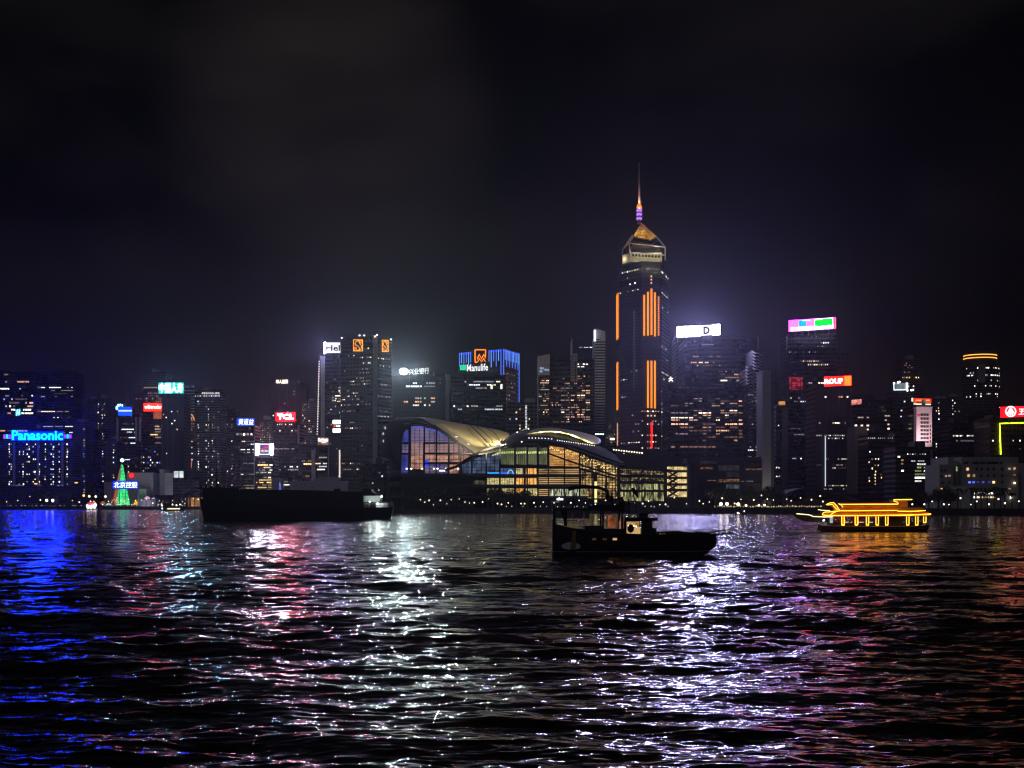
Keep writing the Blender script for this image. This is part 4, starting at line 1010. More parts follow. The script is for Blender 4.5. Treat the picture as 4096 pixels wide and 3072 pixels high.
def emblem(X0, X1, Y0, Y1, a, b, label):
    """golden square outline with an S inside, lying on the face from a to b"""
    o, e, ln, ang = face_frame(a, b); nrm = Vector((e.y, -e.x, 0))
    def onface(X, Y):
        k = (X - CX) / FPX
        t = (k * o.y - o.x) / (e.x - k * e.y); q = o + e * t
        return Vector((q.x, q.y, pz(Y, q.y))) + nrm * .8
    def uv(u, v): return onface(X0 + (X1 - X0) * u, Y0 + (Y1 - Y0) * v)
    rt = root('neon_emblem', uv(.5, 1), label, 'neon emblem')
    m1 = MB(); r = .27
    c = [uv(0, 0), uv(1, 0), uv(1, 1), uv(0, 1)]
    for i in range(4): m1.tube([c[i], c[(i + 1) % 4]], r, 5)
    obj('square_outline', m1, GOLD, rt)
    m2 = MB(); m2.tube([uv(.62, .04), uv(.30, .14), uv(.16, .30), uv(.24, .46), uv(.52, .58), uv(.66, .72), uv(.62, .88), uv(.40, .97)], r * .9, 5)
    m2.tube([uv(.62, .04), uv(.58, .20), uv(.74, .36), uv(.88, .56), uv(.84, .80), uv(.62, .95)], r * .9, 5)
    obj('letter_curve', m2, GOLD, rt)
    m3 = MB()
    for x0, y0 in ((.66, .06), (.06, .68)):
        q = [uv(x0, y0), uv(x0 + .26, y0), uv(x0 + .26, y0 + .24), uv(x0, y0 + .24)]
        for i in range(4): m3.tube([q[i], q[(i + 1) % 4]], r * .5, 4)
        m3.tube([q[0], q[2]], r * .5, 4); m3.tube([q[1], q[3]], r * .5, 4)
    obj('seal_mark', m3, ORNG, rt)
emblem(1416, 1452, 1360, 1404, ft[0], ft[1], 'wide golden neon S emblem in a square, on the broad face of the granite tower')
emblem(1526, 1550, 1361, 1407, ft[2], ft[3], 'narrow golden neon S emblem seen obliquely on the side face of the granite tower')
rt = sign('glowing white round emblem and four characters above the flat-topped block', 1636, 1716, 1476, 1470, 24, 1255, None, '兴业银行', glow('white_letter_bank', (.92, 1, .98), 1.5), (0, 1, 0, 1), .0, legh=6)
mb = MB(); c = P(1616, 1486, 1255)
for k in range(24):
    a0, a1 = 2 * math.pi * k / 24, 2 * math.pi * (k + 1) / 24
    mb.tube([c + Vector((3.6 * math.cos(a0), 0, 2.7 * math.sin(a0))), c + Vector((3.6 * math.cos(a1), 0, 2.7 * math.sin(a1)))], .65, 5)
mb.xprism([(c.x - 2.4, c.z + 1), (c.x, c.z - 1.6), (c.x + 2.4, c.z + 1), (c.x + 1, c.z + .8), (c.x, c.z + .1), (c.x - 1, c.z + .8)], c.y - .5, c.y + .5)
obj('round_emblem', mb, MATS['white_letter_bank'], rt)
mb = MB(); ring = [(2.9 * math.cos(2 * math.pi * k / 16), 2.1 * math.sin(2 * math.pi * k / 16)) for k in range(16)]; mb.xprism([(c.x + x * 1.03, c.z + z * 1.03) for x, z in ring], c.y - .3, c.y + .3, 1); mb.face([(c.x + x, c.y - .34, c.z + z) for x, z in ring], 0); obj('added_bright_disc', mb, [glow('white_emblem', (.78, 1, .96), 2600), DARK], rt)  # very bright disc added inside the ring to light the water below
rt = sign('white word sign with green slanted bars on the blue neon tower', 1867, 1952, 1458, 1454, 28, 1342, None, 'Manulife', glow('soft_white_letter', (.95, .97, 1), 1.15), (0, 1, 0, 1), .015, legs=False)
for k in range(3):
    mb = MB(); X = 1841 + k * 8.2; dd = 1347; mb.xprism([(px(X, dd), pz(1487, dd)), (px(X + 5.5, dd), pz(1483, dd)), (px(X + 5.5, dd), pz(1458, dd)), (px(X, dd), pz(1462, dd))], dd - .5, dd + .5); obj('green_bar', mb, GREENL, rt)
rt = root('neon_emblem', P(1921, 1449, 1348), 'orange neon square with zigzag peaks on the blue neon tower', 'neon emblem')
def q(u, v): return P(1900 + 42 * u, 1399 + 50 * v, 1346)
m1 = MB(); cc = [q(1, .55), q(1, 0), q(0, 0), q(0, 1), q(.22, 1)]
for a, b in zip(cc, cc[1:]): m1.tube([a, b], .62, 5)
obj('square_outline', m1, glow('emblem_orange', (1, .22, .012), 1.5), rt)
m2 = MB()
for off in (0, .09):
    m2.tube([q(.22, .68 + off), q(.42, .34 + off), q(.62, .66 + off), q(.84, .34 + off), q(1, .58 + off)], .42, 5)
    m2.tube([q(.24, .98), q(.42, .66 + off), q(.62, .97), q(.84, .66 + off), q(1, .97)], .42, 5)
obj('zigzag', m2, MATS['emblem_orange'], rt)
rt = sign('long white screen with a single dark letter above the hotel', 2708, 2880, 1307, 1297, 42, 1100, glow('white_screen_big', (.93, .94, 1), 1.15), None)
mb = MB(); mb.face([P(2709, 1348, 1099.6), P(2804, 1342.5, 1099.6), P(2804, 1303, 1099.6), P(2709, 1308, 1099.6)]); mb.face([P(2850, 1339.5, 1099.6), P(2879, 1338, 1099.6), P(2879, 1298, 1099.6), P(2850, 1300, 1099.6)]); obj('added_bright_field', mb, glow('screen_white_bright', (.52, .49, 1), 330), rt)  # extra-bright areas added clear of the letter to feed glow and reflections
mb = MB(); put_letters(mb, 'D', P(2814, 1337, 1099), P(2838, 1336, 1099), P(2814, 1307, 1099), .3, .03); obj('lettering', mb, BLACK, rt)
mb = MB(); mb.xprism([(px(2813, 1098), pz(1328, 1098)), (px(2819, 1098), pz(1322, 1098)), (px(2813, 1098), pz(1316, 1098))], 1097.5, 1098); obj('arrow_mark', mb, matte('grey_mark', (.2, .2, .2)), rt)
sign('single small white character glowing low beside the skyscraper', 2674, 2692, 1507, 1507, 20, 1062, None, '大', glow('white_char', (1, .98, .9), 2.5), (0, 1, 0, 1), .04, legh=4)
rt = sign('multicoloured screen with magenta, blue and green fields and white characters', 3155, 3343, 1282, 1270, 44, 1255, MATS['white_box'] if False else glow('magenta_field', (.60, .014, .85), 24), None)
def sq2(u0, u1, v0, v1, m, nm, dd=1253.6):
    def at(u, v): X = 3155 + 188 * u; return P(X, 1282 - 12 * u + 44 * v, dd)
    mb = MB(); mb.face([at(u0, v1), at(u1, v1), at(u1, v0), at(u0, v0)]); obj(nm, mb, m, rt)
sq2(.205, .375, .02, .62, glow('azure_field', (.0, .04, .9), 16), 'blue_field'); sq2(.55, .935, .02, .72, glow('green_field', (.0, .6, .004), 14), 'green_field'); sq2(.945, .998, .02, .98, glow('orange_field', (1, .012, .0), 20), 'orange_field')
sq2(.20, .94, .70, .80, glow('pale_cyan_field', (.25, .85, .8), 3), 'pale_field', 1253.4)
mb = MB(); put_letters(mb, '亞洲盛事之都', P(3163, 1324, 1252.8), P(3335, 1313, 1252.8), P(3163, 1311, 1252.8), .2, .03); obj('lettering', mb, glow('screen_letter', (.72, .70, 1), 45), rt)
sq2(.29, .46, .03, .14, WLET, 'white_bar', 1252.9); sq2(.53, .72, .04, .13, WLET, 'white_bar', 1252.9)
rt = sign('red sign fading to orange with the end of a white word', 3297, 3405, 1507, 1503, 38, 1142, glow('red_screen', (1, .004, .003), 9), 'ROUP', glow('warm_white_letter', (1, .85, .85), 5), (.01, .70, .22, .76), .035)
mb = MB(); mb.face([P(3378, 1542, 1141.6), P(3404.5, 1541, 1141.6), P(3404.5, 1504, 1141.6), P(3378, 1505, 1141.6)]); obj('orange_field', mb, glow('orange_fade', (1, .016, .0016), 26), rt)
mb = MB(); mb.face([P(3370, 1542, 1141.5), P(3378, 1542, 1141.5), P(3378, 1505, 1141.5), P(3370, 1505.3, 1141.5)]); obj('blend_field', mb, glow('red_fade', (1, .005, .0018), 12), rt)
sign('small red and white picture sign beside the dark glass tower', 3406, 3446, 1600, 1596, 20, 1145, lit_glass('red_picture', (.6, .04, .03), (1, .5, .4), 1.0, 0, 0, .5, (1, 1, 2), lo=.42, hi=.6), None)
rt = sign('framed white-lit billboard with floodlights on a dark roof', 3576, 3624, 1533, 1531, 28, 1335, lit_glass('grey_billboard', (.10, .12, .13), (.45, .52, .54), .75, 0, 0, .35), None)
mb = MB()
for p, q_ in ((P(3575, 1532, 1333), P(3576, 1560, 1333)), (P(3575, 1560, 1333), P(3625, 1559, 1333)), (P(3625, 1559, 1333), P(3625, 1530, 1333)), (P(3630, 1530, 1336), P(3631, 1562, 1336))): mb.tube([p, q_], .45, 5)
obj('light_frame', mb, glow('white_frame_light', (.85, .95, 1), 1.6), rt)
for X, Y in ((3576, 1533), (3592, 1530), (3598, 1528), (3629, 1562), (3645, 1561), (3652, 1560)): mb = MB(); mb.lathe(P(X, Y, 1332), [(.1, -.9), (.9, -.2), (.9, .5), (.1, 1)], 8); obj('floodlight', mb, glow('flood_white', (.9, .97, 1), 4), rt)
rt = sign('red and yellow sign with pale corners above the pink building', 3654, 3726, 1592, 1594, 17, 1170, glow('red_sign_dim', (.9, .03, .01), 1.1), None)
mb = MB()
for k in range(8): mb.tube([P(3664 + 7 * k, 1604, 1169), P(3664 + 7 * k + 2, 1598, 1169), P(3664 + 7 * k + 4, 1604, 1169)], .42, 4)
obj('lettering', mb, glow('yellow_letter', (1, .45, .12), 1.3, False), rt)
rt = root('canopy_light', P(3690, 1622, 1172), 'pale yellow canopy lights under the red and yellow sign', 'light panel')
for X, X2, Y, Y2 in ((3646, 3654, 1592, 1606), (3653, 3664, 1606, 1618), (3664, 3700, 1614, 1619), (3700, 3722, 1609, 1620)): mb = MB(); mb.box(px(X, 1172), px(X2, 1172), 1171, 1172, pz(Y2, 1172), pz(Y, 1172)); obj('lamp', mb, glow('pale_canopy_light', (1, .95, .65), 1.4, False), rt)
rt = sign('red sign with a round white wheel emblem at the frame edge', 4002, 4190, 1628, 1622, 42, 1024, glow('deep_red_board', (.95, .0030, .0060), 4), '五粮液', glow('pink_white_letter', (1, .85, .9), 1.5), (.38, .95, .15, .85), .02)
mb = MB(); c = P(4043, 1646, 1022.5); rr = sz(20, 1022)
pts = [c + Vector((rr * math.cos(2 * math.pi * k / 28), 0, rr * math.sin(2 * math.pi * k / 28))) for k in range(29)]
for a, b in zip(pts, pts[1:]): mb.tube([a, b], .5, 5)
mb.tube([c + Vector((0, 0, rr)), c + Vector((0, 0, rr * .35))], .55, 5)
for a in (-150, -120, -90, -60, -30): mb.tube([c + Vector((.35 * rr * math.cos(R(a)), 0, .35 * rr * math.sin(R(a)))), c + Vector((rr * math.cos(R(a)), 0, rr * math.sin(R(a))))], .42, 5)
mb.tube([c + Vector((-rr * .12, 0, rr * .6)), c + Vector((-rr * .75, 0, -rr * .45))], .42, 5); mb.tube([c + Vector((rr * .12, 0, rr * .6)), c + Vector((rr * .75, 0, -rr * .45))], .42, 5)
mb.lathe(c, [(.1, -1.3), (1.2, -.5), (1.2, .5), (.1, 1.3)], 10)
obj('wheel_emblem', mb, MATS['pink_white_letter'], rt)
# ------------------------------------------------------------------ convention centre on the harbour front
rt = root('convention_centre', P(2000, 2030, 900), 'sprawling convention hall with gold-lit curved wing roofs and glowing glass walls', 'convention hall')
ROOF = matte('roof_aluminium', (.52, .46, .30), .45, .0, var=.10, scale=.05)
HOOD = matte('hood_cladding', (.022, .021, .021), .95, var=.2, scale=.1)
def resample(pts, n):
    d = [0]
    for a, b in zip(pts, pts[1:]): d.append(d[-1] + math.hypot(b[0] - a[0], b[1] - a[1]))
    out = []
    for k in range(n + 1):
        s = d[-1] * k / n; i = max(j for j in range(len(d)) if d[j] <= s + 1e-9); i = min(i, len(pts) - 2)
        u = (s - d[i]) / max(1e-9, d[i + 1] - d[i])
        # Catmull-Rom between the given points
        p = [pts[max(0, i - 1)], pts[i], pts[i + 1], pts[min(len(pts) - 1, i + 2)]]
        out.append(tuple(.5 * (2 * p[1][c] + (p[2][c] - p[0][c]) * u + (2 * p[0][c] - 5 * p[1][c] + 4 * p[2][c] - p[3][c]) * u * u + (3 * p[1][c] - p[0][c] - 3 * p[2][c] + p[3][c]) * u ** 3) for c in range(len(pts[0]))))
    return out
def sheet(curves, n=36, m=10, thick=(0, 1.2, -.5)):
    """smooth sheet through several curves of (X, Y, distance)"""
    rs = [resample(c, n) for c in curves]
    rows = []
    for j in range(m + 1):
        t = j / m * (len(rs) - 1); i = min(int(t), len(rs) - 2); u = t - i
        row = []
        for k in range(n + 1):
            p = [rs[max(0, i - 1)][k], rs[i][k], rs[i + 1][k], rs[min(len(rs) - 1, i + 2)][k]]
            q = [.5 * (2 * p[1][c] + (p[2][c] - p[0][c]) * u + (2 * p[0][c] - 5 * p[1][c] + 4 * p[2][c] - p[3][c]) * u * u + (3 * p[1][c] - p[0][c] - 3 * p[2][c] + p[3][c]) * u ** 3) for c in range(3)]
            row.append(P(*q))
        rows.append(row)
    mb = MB(); mb.loft(rows, thick); return mb
# west wing roof: ridge behind, belly, front eave
ridge = [(1585, 1672, 945), (1640, 1667, 945), (1720, 1672, 950), (1800, 1686, 955), (1900, 1703, 955), (1990, 1719, 950), (2036, 1733, 940)]
belly = [(1610, 1684, 915), (1670, 1680, 915), (1740, 1690, 920), (1820, 1722, 925), (1900, 1755, 925), (1975, 1765, 920), (2040, 1762, 915)]
eave = [(1618, 1694, 884), (1680, 1690, 884), (1740, 1706, 884), (1790, 1736, 886), (1840, 1772, 888), (1905, 1816, 890), (2030, 1800, 892)]
obj('west_wing_roof', sheet([ridge, belly, eave], 40, 14), ROOF, rt, smooth=True, label='gold-lit sweeping wing roof over the west hall')
mb = MB()
for dx, r in ((0, .35), (26, .25), (64, .25)):
    top = (1880 + dx, 1702 + dx * .17, 954); q = [top, (1915 + dx, 1735, 930), (1948 + dx * .85, 1770, 915), (1978 + dx * .5, 1800, 893)]
    q = resample(q, 10); mb.tube([P(*p) + Vector((0, -.6, .25)) for p in q], r, 5)
obj('roof_seam', mb, DARK, rt)
mb = MB(); q = resample([(1735, 1700, 882), (1790, 1735, 884), (1840, 1772, 886), (1905, 1818, 888)], 16); mb.loft([[P(X, Y - 3, d) for X, Y, d in q], [P(X - 7, Y + 8, d - 1) for X, Y, d in q]], (0, 1.5, 0)); obj('eave_beam', mb, HOOD, rt)
for X, Y in ((1824, 1748), (1872, 1778)):
    mb = MB(); mb.face([P(X - 7, Y - 4, 880), P(X + 6, Y + 3, 880), P(X + 6, Y - 3, 880)]); mb.face([P(X - 7, Y - 4, 880.4), P(X + 6, Y - 3, 880.4), P(X + 6, Y + 3, 880.4)]); obj('uplight', mb, glow('eave_uplight', (1, .85, .55), 1.5), rt)
# the dark rounded hood at its west end
sil = [(1660, 1667, 940), (1605, 1669, 938), (1565, 1682, 935), (1538, 1706, 930), (1524, 1740, 925), (1520, 1785, 920), (1524, 1815, 915), (1548, 1832, 910)]
mid = [(1690, 1674, 905), (1640, 1678, 900), (1600, 1692, 896), (1570, 1716, 892), (1556, 1748, 890), (1552, 1790, 889), (1556, 1822, 889), (1568, 1850, 889)]
inn = [(1740, 1704, 883), (1670, 1692, 882), (1640, 1698, 881.5), (1618, 1714, 881), (1608, 1745, 881), (1604, 1790, 881), (1603, 1840, 881), (1602, 1898, 881)]
obj('hood', sheet([sil, mid, inn], 24, 10), HOOD, rt, smooth=True)
mb = MB()
for X, Y in ((1541, 1712), (1533, 1735), (1534, 1764)): mb.lathe(P(X, Y, 905), [(.1, -1), (.7, 0), (.1, 1)], 8)
obj('hood_light', mb, glow('hood_lamp', (.7, .65, .62), .7, False), rt)
# solid back of both halls and the podium
mb = MB()
mb.prism([(px(1545, 905), 905), (px(1545, 960), 960), (px(2700, 960), 960), (px(2700, 905), 905)][::-1], GZ, pz(1895, 905))
mb.prism([(px(1612, 898), 898), (px(1830, 898), 898), (px(1830, 940), 940), (px(1612, 940), 940)], pz(1895, 898), pz(1780, 898))
mb.prism([(px(1890, 901), 901), (px(2330, 901), 901), (px(2330, 930), 930), (px(1890, 930), 930)], pz(1895, 901), pz(1830, 901))
obj('core', mb, HOOD, rt)
mb = MB(); d = 878
for Y in (1897, 1938, 1984): mb.box(px(1547, d), px(2350, d), d - 3, d + 20, pz(Y + 8, d), pz(Y, d))
for Y in (1905, 1945, 1992): mb.box(px(1600, d), px(1880, d), d + 6, d + 8, pz(Y + 34, d), pz(Y, d))
for X in (1546, 1605, 1730, 1883): mb.box(px(X, d), px(X + 9, d), d + 2, d + 8, GZ, pz(1897, d))
for X in (1566, 1584):
    for Y in (1890, 1936): mb.lathe(P(X + 8, Y, d - 3), [(sz(14, d), -1.5), (sz(16, d), 0), (sz(16, d), 1.2), (sz(2, d), 1.4)], 14)
obj('podium', mb, matte('podium_concrete', (.10, .098, .095), .8, var=.15), rt)
# west glass wall, bay by bay
d = 886
PK = lit_glass('west_glass', (.26, .15, .20), (.78, .45, .40), .6, 1.9, 3.1, .10, (1, 1, .7), lw=.13, lo=.3, hi=.66)
PK2 = lit_glass('west_glass_lilac', (.09, .08, .22), (.34, .24, .42), .7, 2.0, 3.1, .10, lw=.14)
PK3 = lit_glass('west_glass_base', (.18, .06, .06), (.90, .48, .32), .7, 2.6, 3.1, .22, (1, 1, 1.4), lw=.1, lo=.34, hi=.6)
BLU = lit_glass('west_glass_blue', (.03, .04, .22), (.12, .13, .85), .5, 1.6, 3.0, .16, lw=.15)
BLT = lit_glass('blue_soffit_glow', (.05, .06, .35), (.18, .20, .9), .55, 0, 0, .05)
def bay(poly, mat, dd=886, name='window'):
    mb = MB(); mb.xprism([(px(X, dd), pz(Y, dd)) for X, Y in poly], dd, dd + .3); obj(name, mb, mat, rt)
bay([(1609, 1770), (1635, 1768), (1635, 1716), (1622, 1722), (1612, 1738)], BLU); bay([(1608, 1812), (1633, 1812), (1633, 1778), (1609, 1778)], PK2); bay([(1605, 1893), (1632, 1893), (1632, 1820), (1607, 1820)], BLU)
bay([(1645, 1713), (1694, 1713), (1694, 1706), (1670, 1704), (1645, 1706)], BLT); bay([(1645, 1770), (1694, 1770), (1694, 1713.5), (1645, 1713.5)], PK2); bay([(1645, 1818), (1692, 1818), (1692, 1771), (1645, 1771)], PK); bay([(1645, 1876), (1691, 1876), (1691, 1819), (1645, 1819)], PK3)
bay([(1701, 1768), (1742, 1768), (1742, 1719), (1701, 1709)], PK2); bay([(1750, 1768), (1791, 1768), (1791, 1741), (1770, 1727), (1750, 1722)], PK2); bay([(1701, 1717), (1742, 1728), (1742, 1719), (1701, 1709)], BLT, 885.8); bay([(1750, 1733), (1791, 1750), (1791, 1741), (1750, 1722)], BLT, 885.8)
bay([(1799, 1769), (1833, 1771), (1799, 1745)], PK2)
for X0, X1 in ((1701, 1742), (1749, 1791), (1799, 1838)): bay([(X0, 1810), (X1, 1810), (X1, 1776), (X0, 1776)], PK); bay([(X0, 1848), (X1, 1848), (X1, 1819), (X0, 1819)], PK3)
bay([(1845, 1810), (1882, 1811), (1858, 1790), (1845, 1780)], PK); bay([(1845, 1845), (1878, 1826), (1880, 1820), (1845, 1820)], PK3)
for X0, X1, m in ((1700, 1742, PK2), (1750, 1790, PK2), (1798, 1836, PK3)): bay([(X0, 1893), (X1, 1893), (X1, 1858), (X0, 1858)], m)
for X, Y, w, h in ((1701, 1840, 14, 10), (1701, 1858, 11, 8), (1745, 1856, 8, 10)): strip(rt, X, X + w, Y, Y + h, 885, glow('deep_blue_screen', (.02, .03, 1), 1.6, False), 'screen', .2, .1)
strip(rt, 1757, 1782, 1880, 1886, 884, glow('white_bar_light', (.75, .95, 1), 1.6, False), 'bar_light', .2, .1)
for X in (1627, 1645, 1688, 1736, 1750, 1784, 1798, 1832): mb = MB(); mb.lathe(P(X, 1875, 883), [(.1, -.6), (.7, -.1), (.7, .3), (.1, .6)], 8); obj('wall_lamp', mb, glow('wall_lamp_light', (1, .85, .7), 2.2, False), rt)
mb = MB()
for X, w, Y0 in ((1637, 7, 1705), (1694.5, 6, 1704), (1743, 6.5, 1716), (1792, 6.5, 1738), (1839.5, 5, 1772)): mb.box(px(X, d), px(X + w, d), d - 1.4, d + 1.2, pz(1897, d), pz(Y0, d))
for Y, Xa, Xb in ((1769.5, 1698, 1842), (1811.5, 1698, 1890), (1849.5, 1698, 1850)): mb.box(px(Xa, d), px(Xb, d), d - 1.1, d + 1.0, pz(Y + 6, d), pz(Y, d))
for Y in (1770, 1813): mb.box(px(1606, d), px(1637, d), d - 1.0, d + 1.0, pz(Y + 7, d), pz(Y, d))
obj('glazing_frame', mb, DARK, rt)
# people on the terrace are far too small to tell apart: dark terrace tables and rail
mb = MB(); mb.tube([P(1600, 1889, 876), P(1880, 1889, 876)], .12, 4)
for k in range(40): p = P(1600 + 7 * k, 1889, 876); mb.tube([p, p - Vector((0, 0, 1.3))], .08, 4)
obj('terrace_rail', mb, DARK, rt)
# centre roof
beam = [(1780, 1884, 870), (1830, 1868, 870), (1880, 1836, 871), (1920, 1812, 872), (1965, 1796, 873), (2010, 1783, 874), (2060, 1776, 875), (2130, 1771, 876), (2200, 1774, 876), (2270, 1789, 875), (2340, 1812, 874), (2410, 1838, 873), (2470, 1857, 872), (2500, 1863, 872)]
q = resample(beam, 60)
mb = MB(); mb.loft([[P(X, Y - 9, dd) for X, Y, dd in q], [P(X, Y, dd) for X, Y, dd in q], [P(X, Y + 1, dd + 10) for X, Y, dd in q]], (0, 1.2, 0)); obj('eave_beam', mb, HOOD, rt)
mb = MB(); q2 = [p for p in q if p[0] > 2270]; mb.tube([P(X, Y - 2, dd - .8) for X, Y, dd in q2], .35, 5); q3 = [p for p in q if 2230 < p[0] < 2440]; mb.tube([P(X, Y - 15, dd + 2) for X, Y, dd in q3], .25, 5); obj('eave_trim', mb, CONC, rt)
lo = [(2005, 1790, 884), (2060, 1772, 884), (2130, 1766, 884), (2200, 1768, 884), (2280, 1784, 884), (2360, 1808, 884), (2440, 1838, 884), (2500, 1858, 884)]
mi = [(2003, 1770, 900), (2040, 1748, 905), (2110, 1738, 908), (2190, 1740, 908), (2280, 1756, 908), (2360, 1782, 905), (2430, 1816, 900), (2495, 1850, 895)]
hi = [(2010, 1755, 925), (2050, 1738, 930), (2105, 1724, 935), (2190, 1726, 935), (2280, 1738, 935), (2350, 1762, 930), (2420, 1795, 920), (2480, 1830, 910)]
obj('centre_roof', sheet([hi, mi, lo], 40, 10), HOOD, rt, smooth=True)
c1 = [(2095, 1731, 945), (2140, 1716, 945), (2200, 1711, 945), (2280, 1720, 945), (2350, 1735, 942), (2395, 1751, 938), (2404, 1764, 934)]
c2 = [(2100, 1733, 925), (2145, 1722, 922), (2205, 1719, 921), (2275, 1729, 920), (2335, 1748, 920), (2380, 1764, 921), (2402, 1769, 925)]
c3 = [(2110, 1735, 912), (2160, 1727, 908), (2215, 1724, 906), (2275, 1735, 905), (2325, 1754, 905), (2365, 1770, 907), (2393, 1774, 915)]
obj('crown_roof', sheet([c1, c2, c3], 36, 8, (0, .8, -.8)), ROOF, rt, smooth=True, label='golden floodlit crest above the middle hall')
mb = MB(); q = resample([(2003, 1781, 872), (2020, 1770, 880), (2036, 1752, 890), (2060, 1736, 905), (2090, 1724, 915), (2112, 1716, 925)], 14); mb.tube([P(*p) + Vector((0, -1, .4)) for p in q], .5, 5); obj('ridge_trim', mb, CONC, rt)
BULB = glow('roof_bulb', (1, .9, .7), 2.5, False)
def bulbs(pts, mat, r=.45, nm='roof_bulb'):
    for p in pts:
        mb = MB(); mb.lathe(p, [(.05, -r), (r, -r * .3), (r, r * .4), (.05, r)], 6); obj(nm, mb, mat, rt)
bulbs([P(X, Y, 870) for X, Y in ((2004, 1782), (2009, 1780), (2014, 1779), (2022, 1777), (2069, 1729), (2114, 1715), (2087, 1767))], BULB)
bulbs([P(2116 + 13 * k, 1752 + .2 * k * k * .35, 893) for k in range(8)], glow('attic_bulb', (.95, .95, 1), 1.4, False), .4)
bulbs([P(2230 + 9.2 * k, 1761 + k * 1.35, 890) for k in range(17)], MATS['attic_bulb'], .36)
mb = MB()
for X0, Y0, X1, Y1 in ((2108, 1738, 2190, 1743), (2125, 1727, 2250, 1738), (2195, 1748, 2290, 1757)): mb.tube([P(X0, Y0, 902), P((X0 + X1) / 2, (Y0 + Y1) / 2 - 1, 901), P(X1, Y1, 902)], .18, 4)
obj('roof_seam', mb, PALELIT, rt)
lamp('roof_floodlight', P(1955, 1790, 868) + Vector((0, -4, 0)), 95000, (1, .89, .62), 1.5, 'SPOT', (.0, 45, 22), 120, .8)
lamp('roof_floodlight', P(1880, 1800, 872) + Vector((0, -6, 0)), 34000, (1, .89, .62), 1.5, 'SPOT', (4, 45, 24), 120, .8)
lamp('roof_floodlight', P(2010, 1745, 905), 70000, (1, .82, .42), 1.0, 'SPOT', (-14, 30, 4), 140, .8)
for X, Y in ((2160, 1738), (2230, 1740), (2300, 1756), (2365, 1776)): lamp('roof_floodlight', P(X, Y - 10, 901), 16000, (1, .88, .40), .8, 'SPOT', (0, 14, 9), 130, .7)
# centre glass: bay by bay
d = 880
GRN = lit_glass('curtain_glass', (.035, .045, .03), (.20, .22, .10), .85, 0, 1.3, .14, (1, 1, .35), lw=.22)
GRL = lit_glass('curtain_glass_top', (.20, .22, .06), (.72, .78, .26), 1.5, 0, 1.1, .2, lw=.3)
AMB = lit_glass('amber_glass', (.20, .07, .015), (.90, .46, .12), .95, 1.6, 0, .16, (1, 1, 1), lw=.16, lo=.3, hi=.68)
AMB2 = lit_glass('amber_gallery', (.03, .018, .006), (1, .66, .22), 1.0, 1.7, 2.1, .42, (1, 1, .8), lw=.3, lo=.40, hi=.68)
BLG = lit_glass('blue_gallery', (.015, .02, .04), (.16, .22, .40), .7, 2.2, 2.8, .2, lw=.16)
OFF = lit_glass('office_glass', (.10, .09, .03), (.9, .76, .34), 1.05, 0, 1.6, .3, (1, 1, 2.0), lw=.18, lo=.34, hi=.66)
OFO = lit_glass('office_glass_orange', (.20, .08, .02), (1, .50, .12), 1.4, 0, 2.2, .3, lw=.2, lo=.34, hi=.64)
LOU = lit_glass('louvre_glass', (.06, .035, .02), (.8, .48, .20), 1.2, 1.25, 0, .10, (.6, 1, 4), lw=.62, lo=.3, hi=.7)
MIX = lit_glass('lobby_glass', (.01, .014, .012), (.8, .85, .55), 1.3, 0, 1.0, .6, (1.6, 1, .35), lw=.25, lo=.45, hi=.66)
bay([(1850, 1893), (1884, 1893), (1884, 1842), (1850, 1858)], BLG, d); bay([(1888, 1893), (1942, 1893), (1942, 1818), (1915, 1829), (1888, 1842)], BLG, d)
bay([(1948, 1893), (1997, 1893), (1997, 1803), (1948, 1815)], BLG, d); bay([(1968, 1824), (1997, 1816), (1997, 1808), (1968, 1820)], GRL, d - .2)
for X0, X1, Yt in ((2004, 2056, 1793), (2064, 2106, 1789), (2111, 2147, 1789), (2155, 2189, 1790)): bay([(X0, 1857), (X1, 1859), (X1, Yt), (X0, Yt + 2)], GRN, d); bay([(X0, 1815), (X1, 1813), (X1, 1804), (X0, 1807)], GRL, d - .2)
bay([(2198, 1864), (2255, 1864), (2255, 1791), (2198, 1783)], AMB, d); bay([(2260, 1867), (2314, 1868), (2314, 1812), (2260, 1794)], AMB, d)
bay([(2320, 1870), (2365, 1882), (2365, 1834), (2320, 1816)], AMB2, d); bay([(2370, 1884), (2420, 1900), (2420, 1852), (2370, 1836)], AMB2, d); bay([(2425, 1902), (2468, 1914), (2468, 1868), (2425, 1854)], AMB2, d)
for X0, X1, m in ((2003, 2060, BLG), (2064, 2092, OFF), (2103, 2147, OFO), (2155, 2320, LOU)): bay([(X0, 1898), (X1, 1898), (X1, 1873), (X0, 1873)], m, d)
strip(rt, 1950, 1997, 1889, 1895, d, glow('cyan_bar_screen', (.02, .35, 1), 1.1, False), 'screen', .3, .1); strip(rt, 2003, 2030, 1890, 1896, d, glow('blue_bar_screen', (.03, .12, 1), 1.3, False), 'screen', .3, .1)
mb = MB(); c = P(2042, 1890, d - .5)
for k in range(12):
    a0, a1 = math.pi * k / 12, math.pi * (k + 1) / 12; mb.tube([c + Vector((1.7 * math.cos(a0), 0, 2.6 * math.sin(a0) - 1)), c + Vector((1.7 * math.cos(a1), 0, 2.6 * math.sin(a1) - 1))], .3, 4)
obj('arch_light', mb, glow('arch_blue', (.15, .45, 1), 1.5, False), rt)
for Y0, Y1 in ((1912, 1939), (1954, 1983)):
    for X0, X1, m in ((1948, 1996, OFF), (2003, 2056, OFF), (2063, 2095, OFO), (2103, 2150, OFF if Y0 > 1930 else OFO)): bay([(X0, Y1), (X1, Y1), (X1, Y0), (X0, Y0)], m, d)
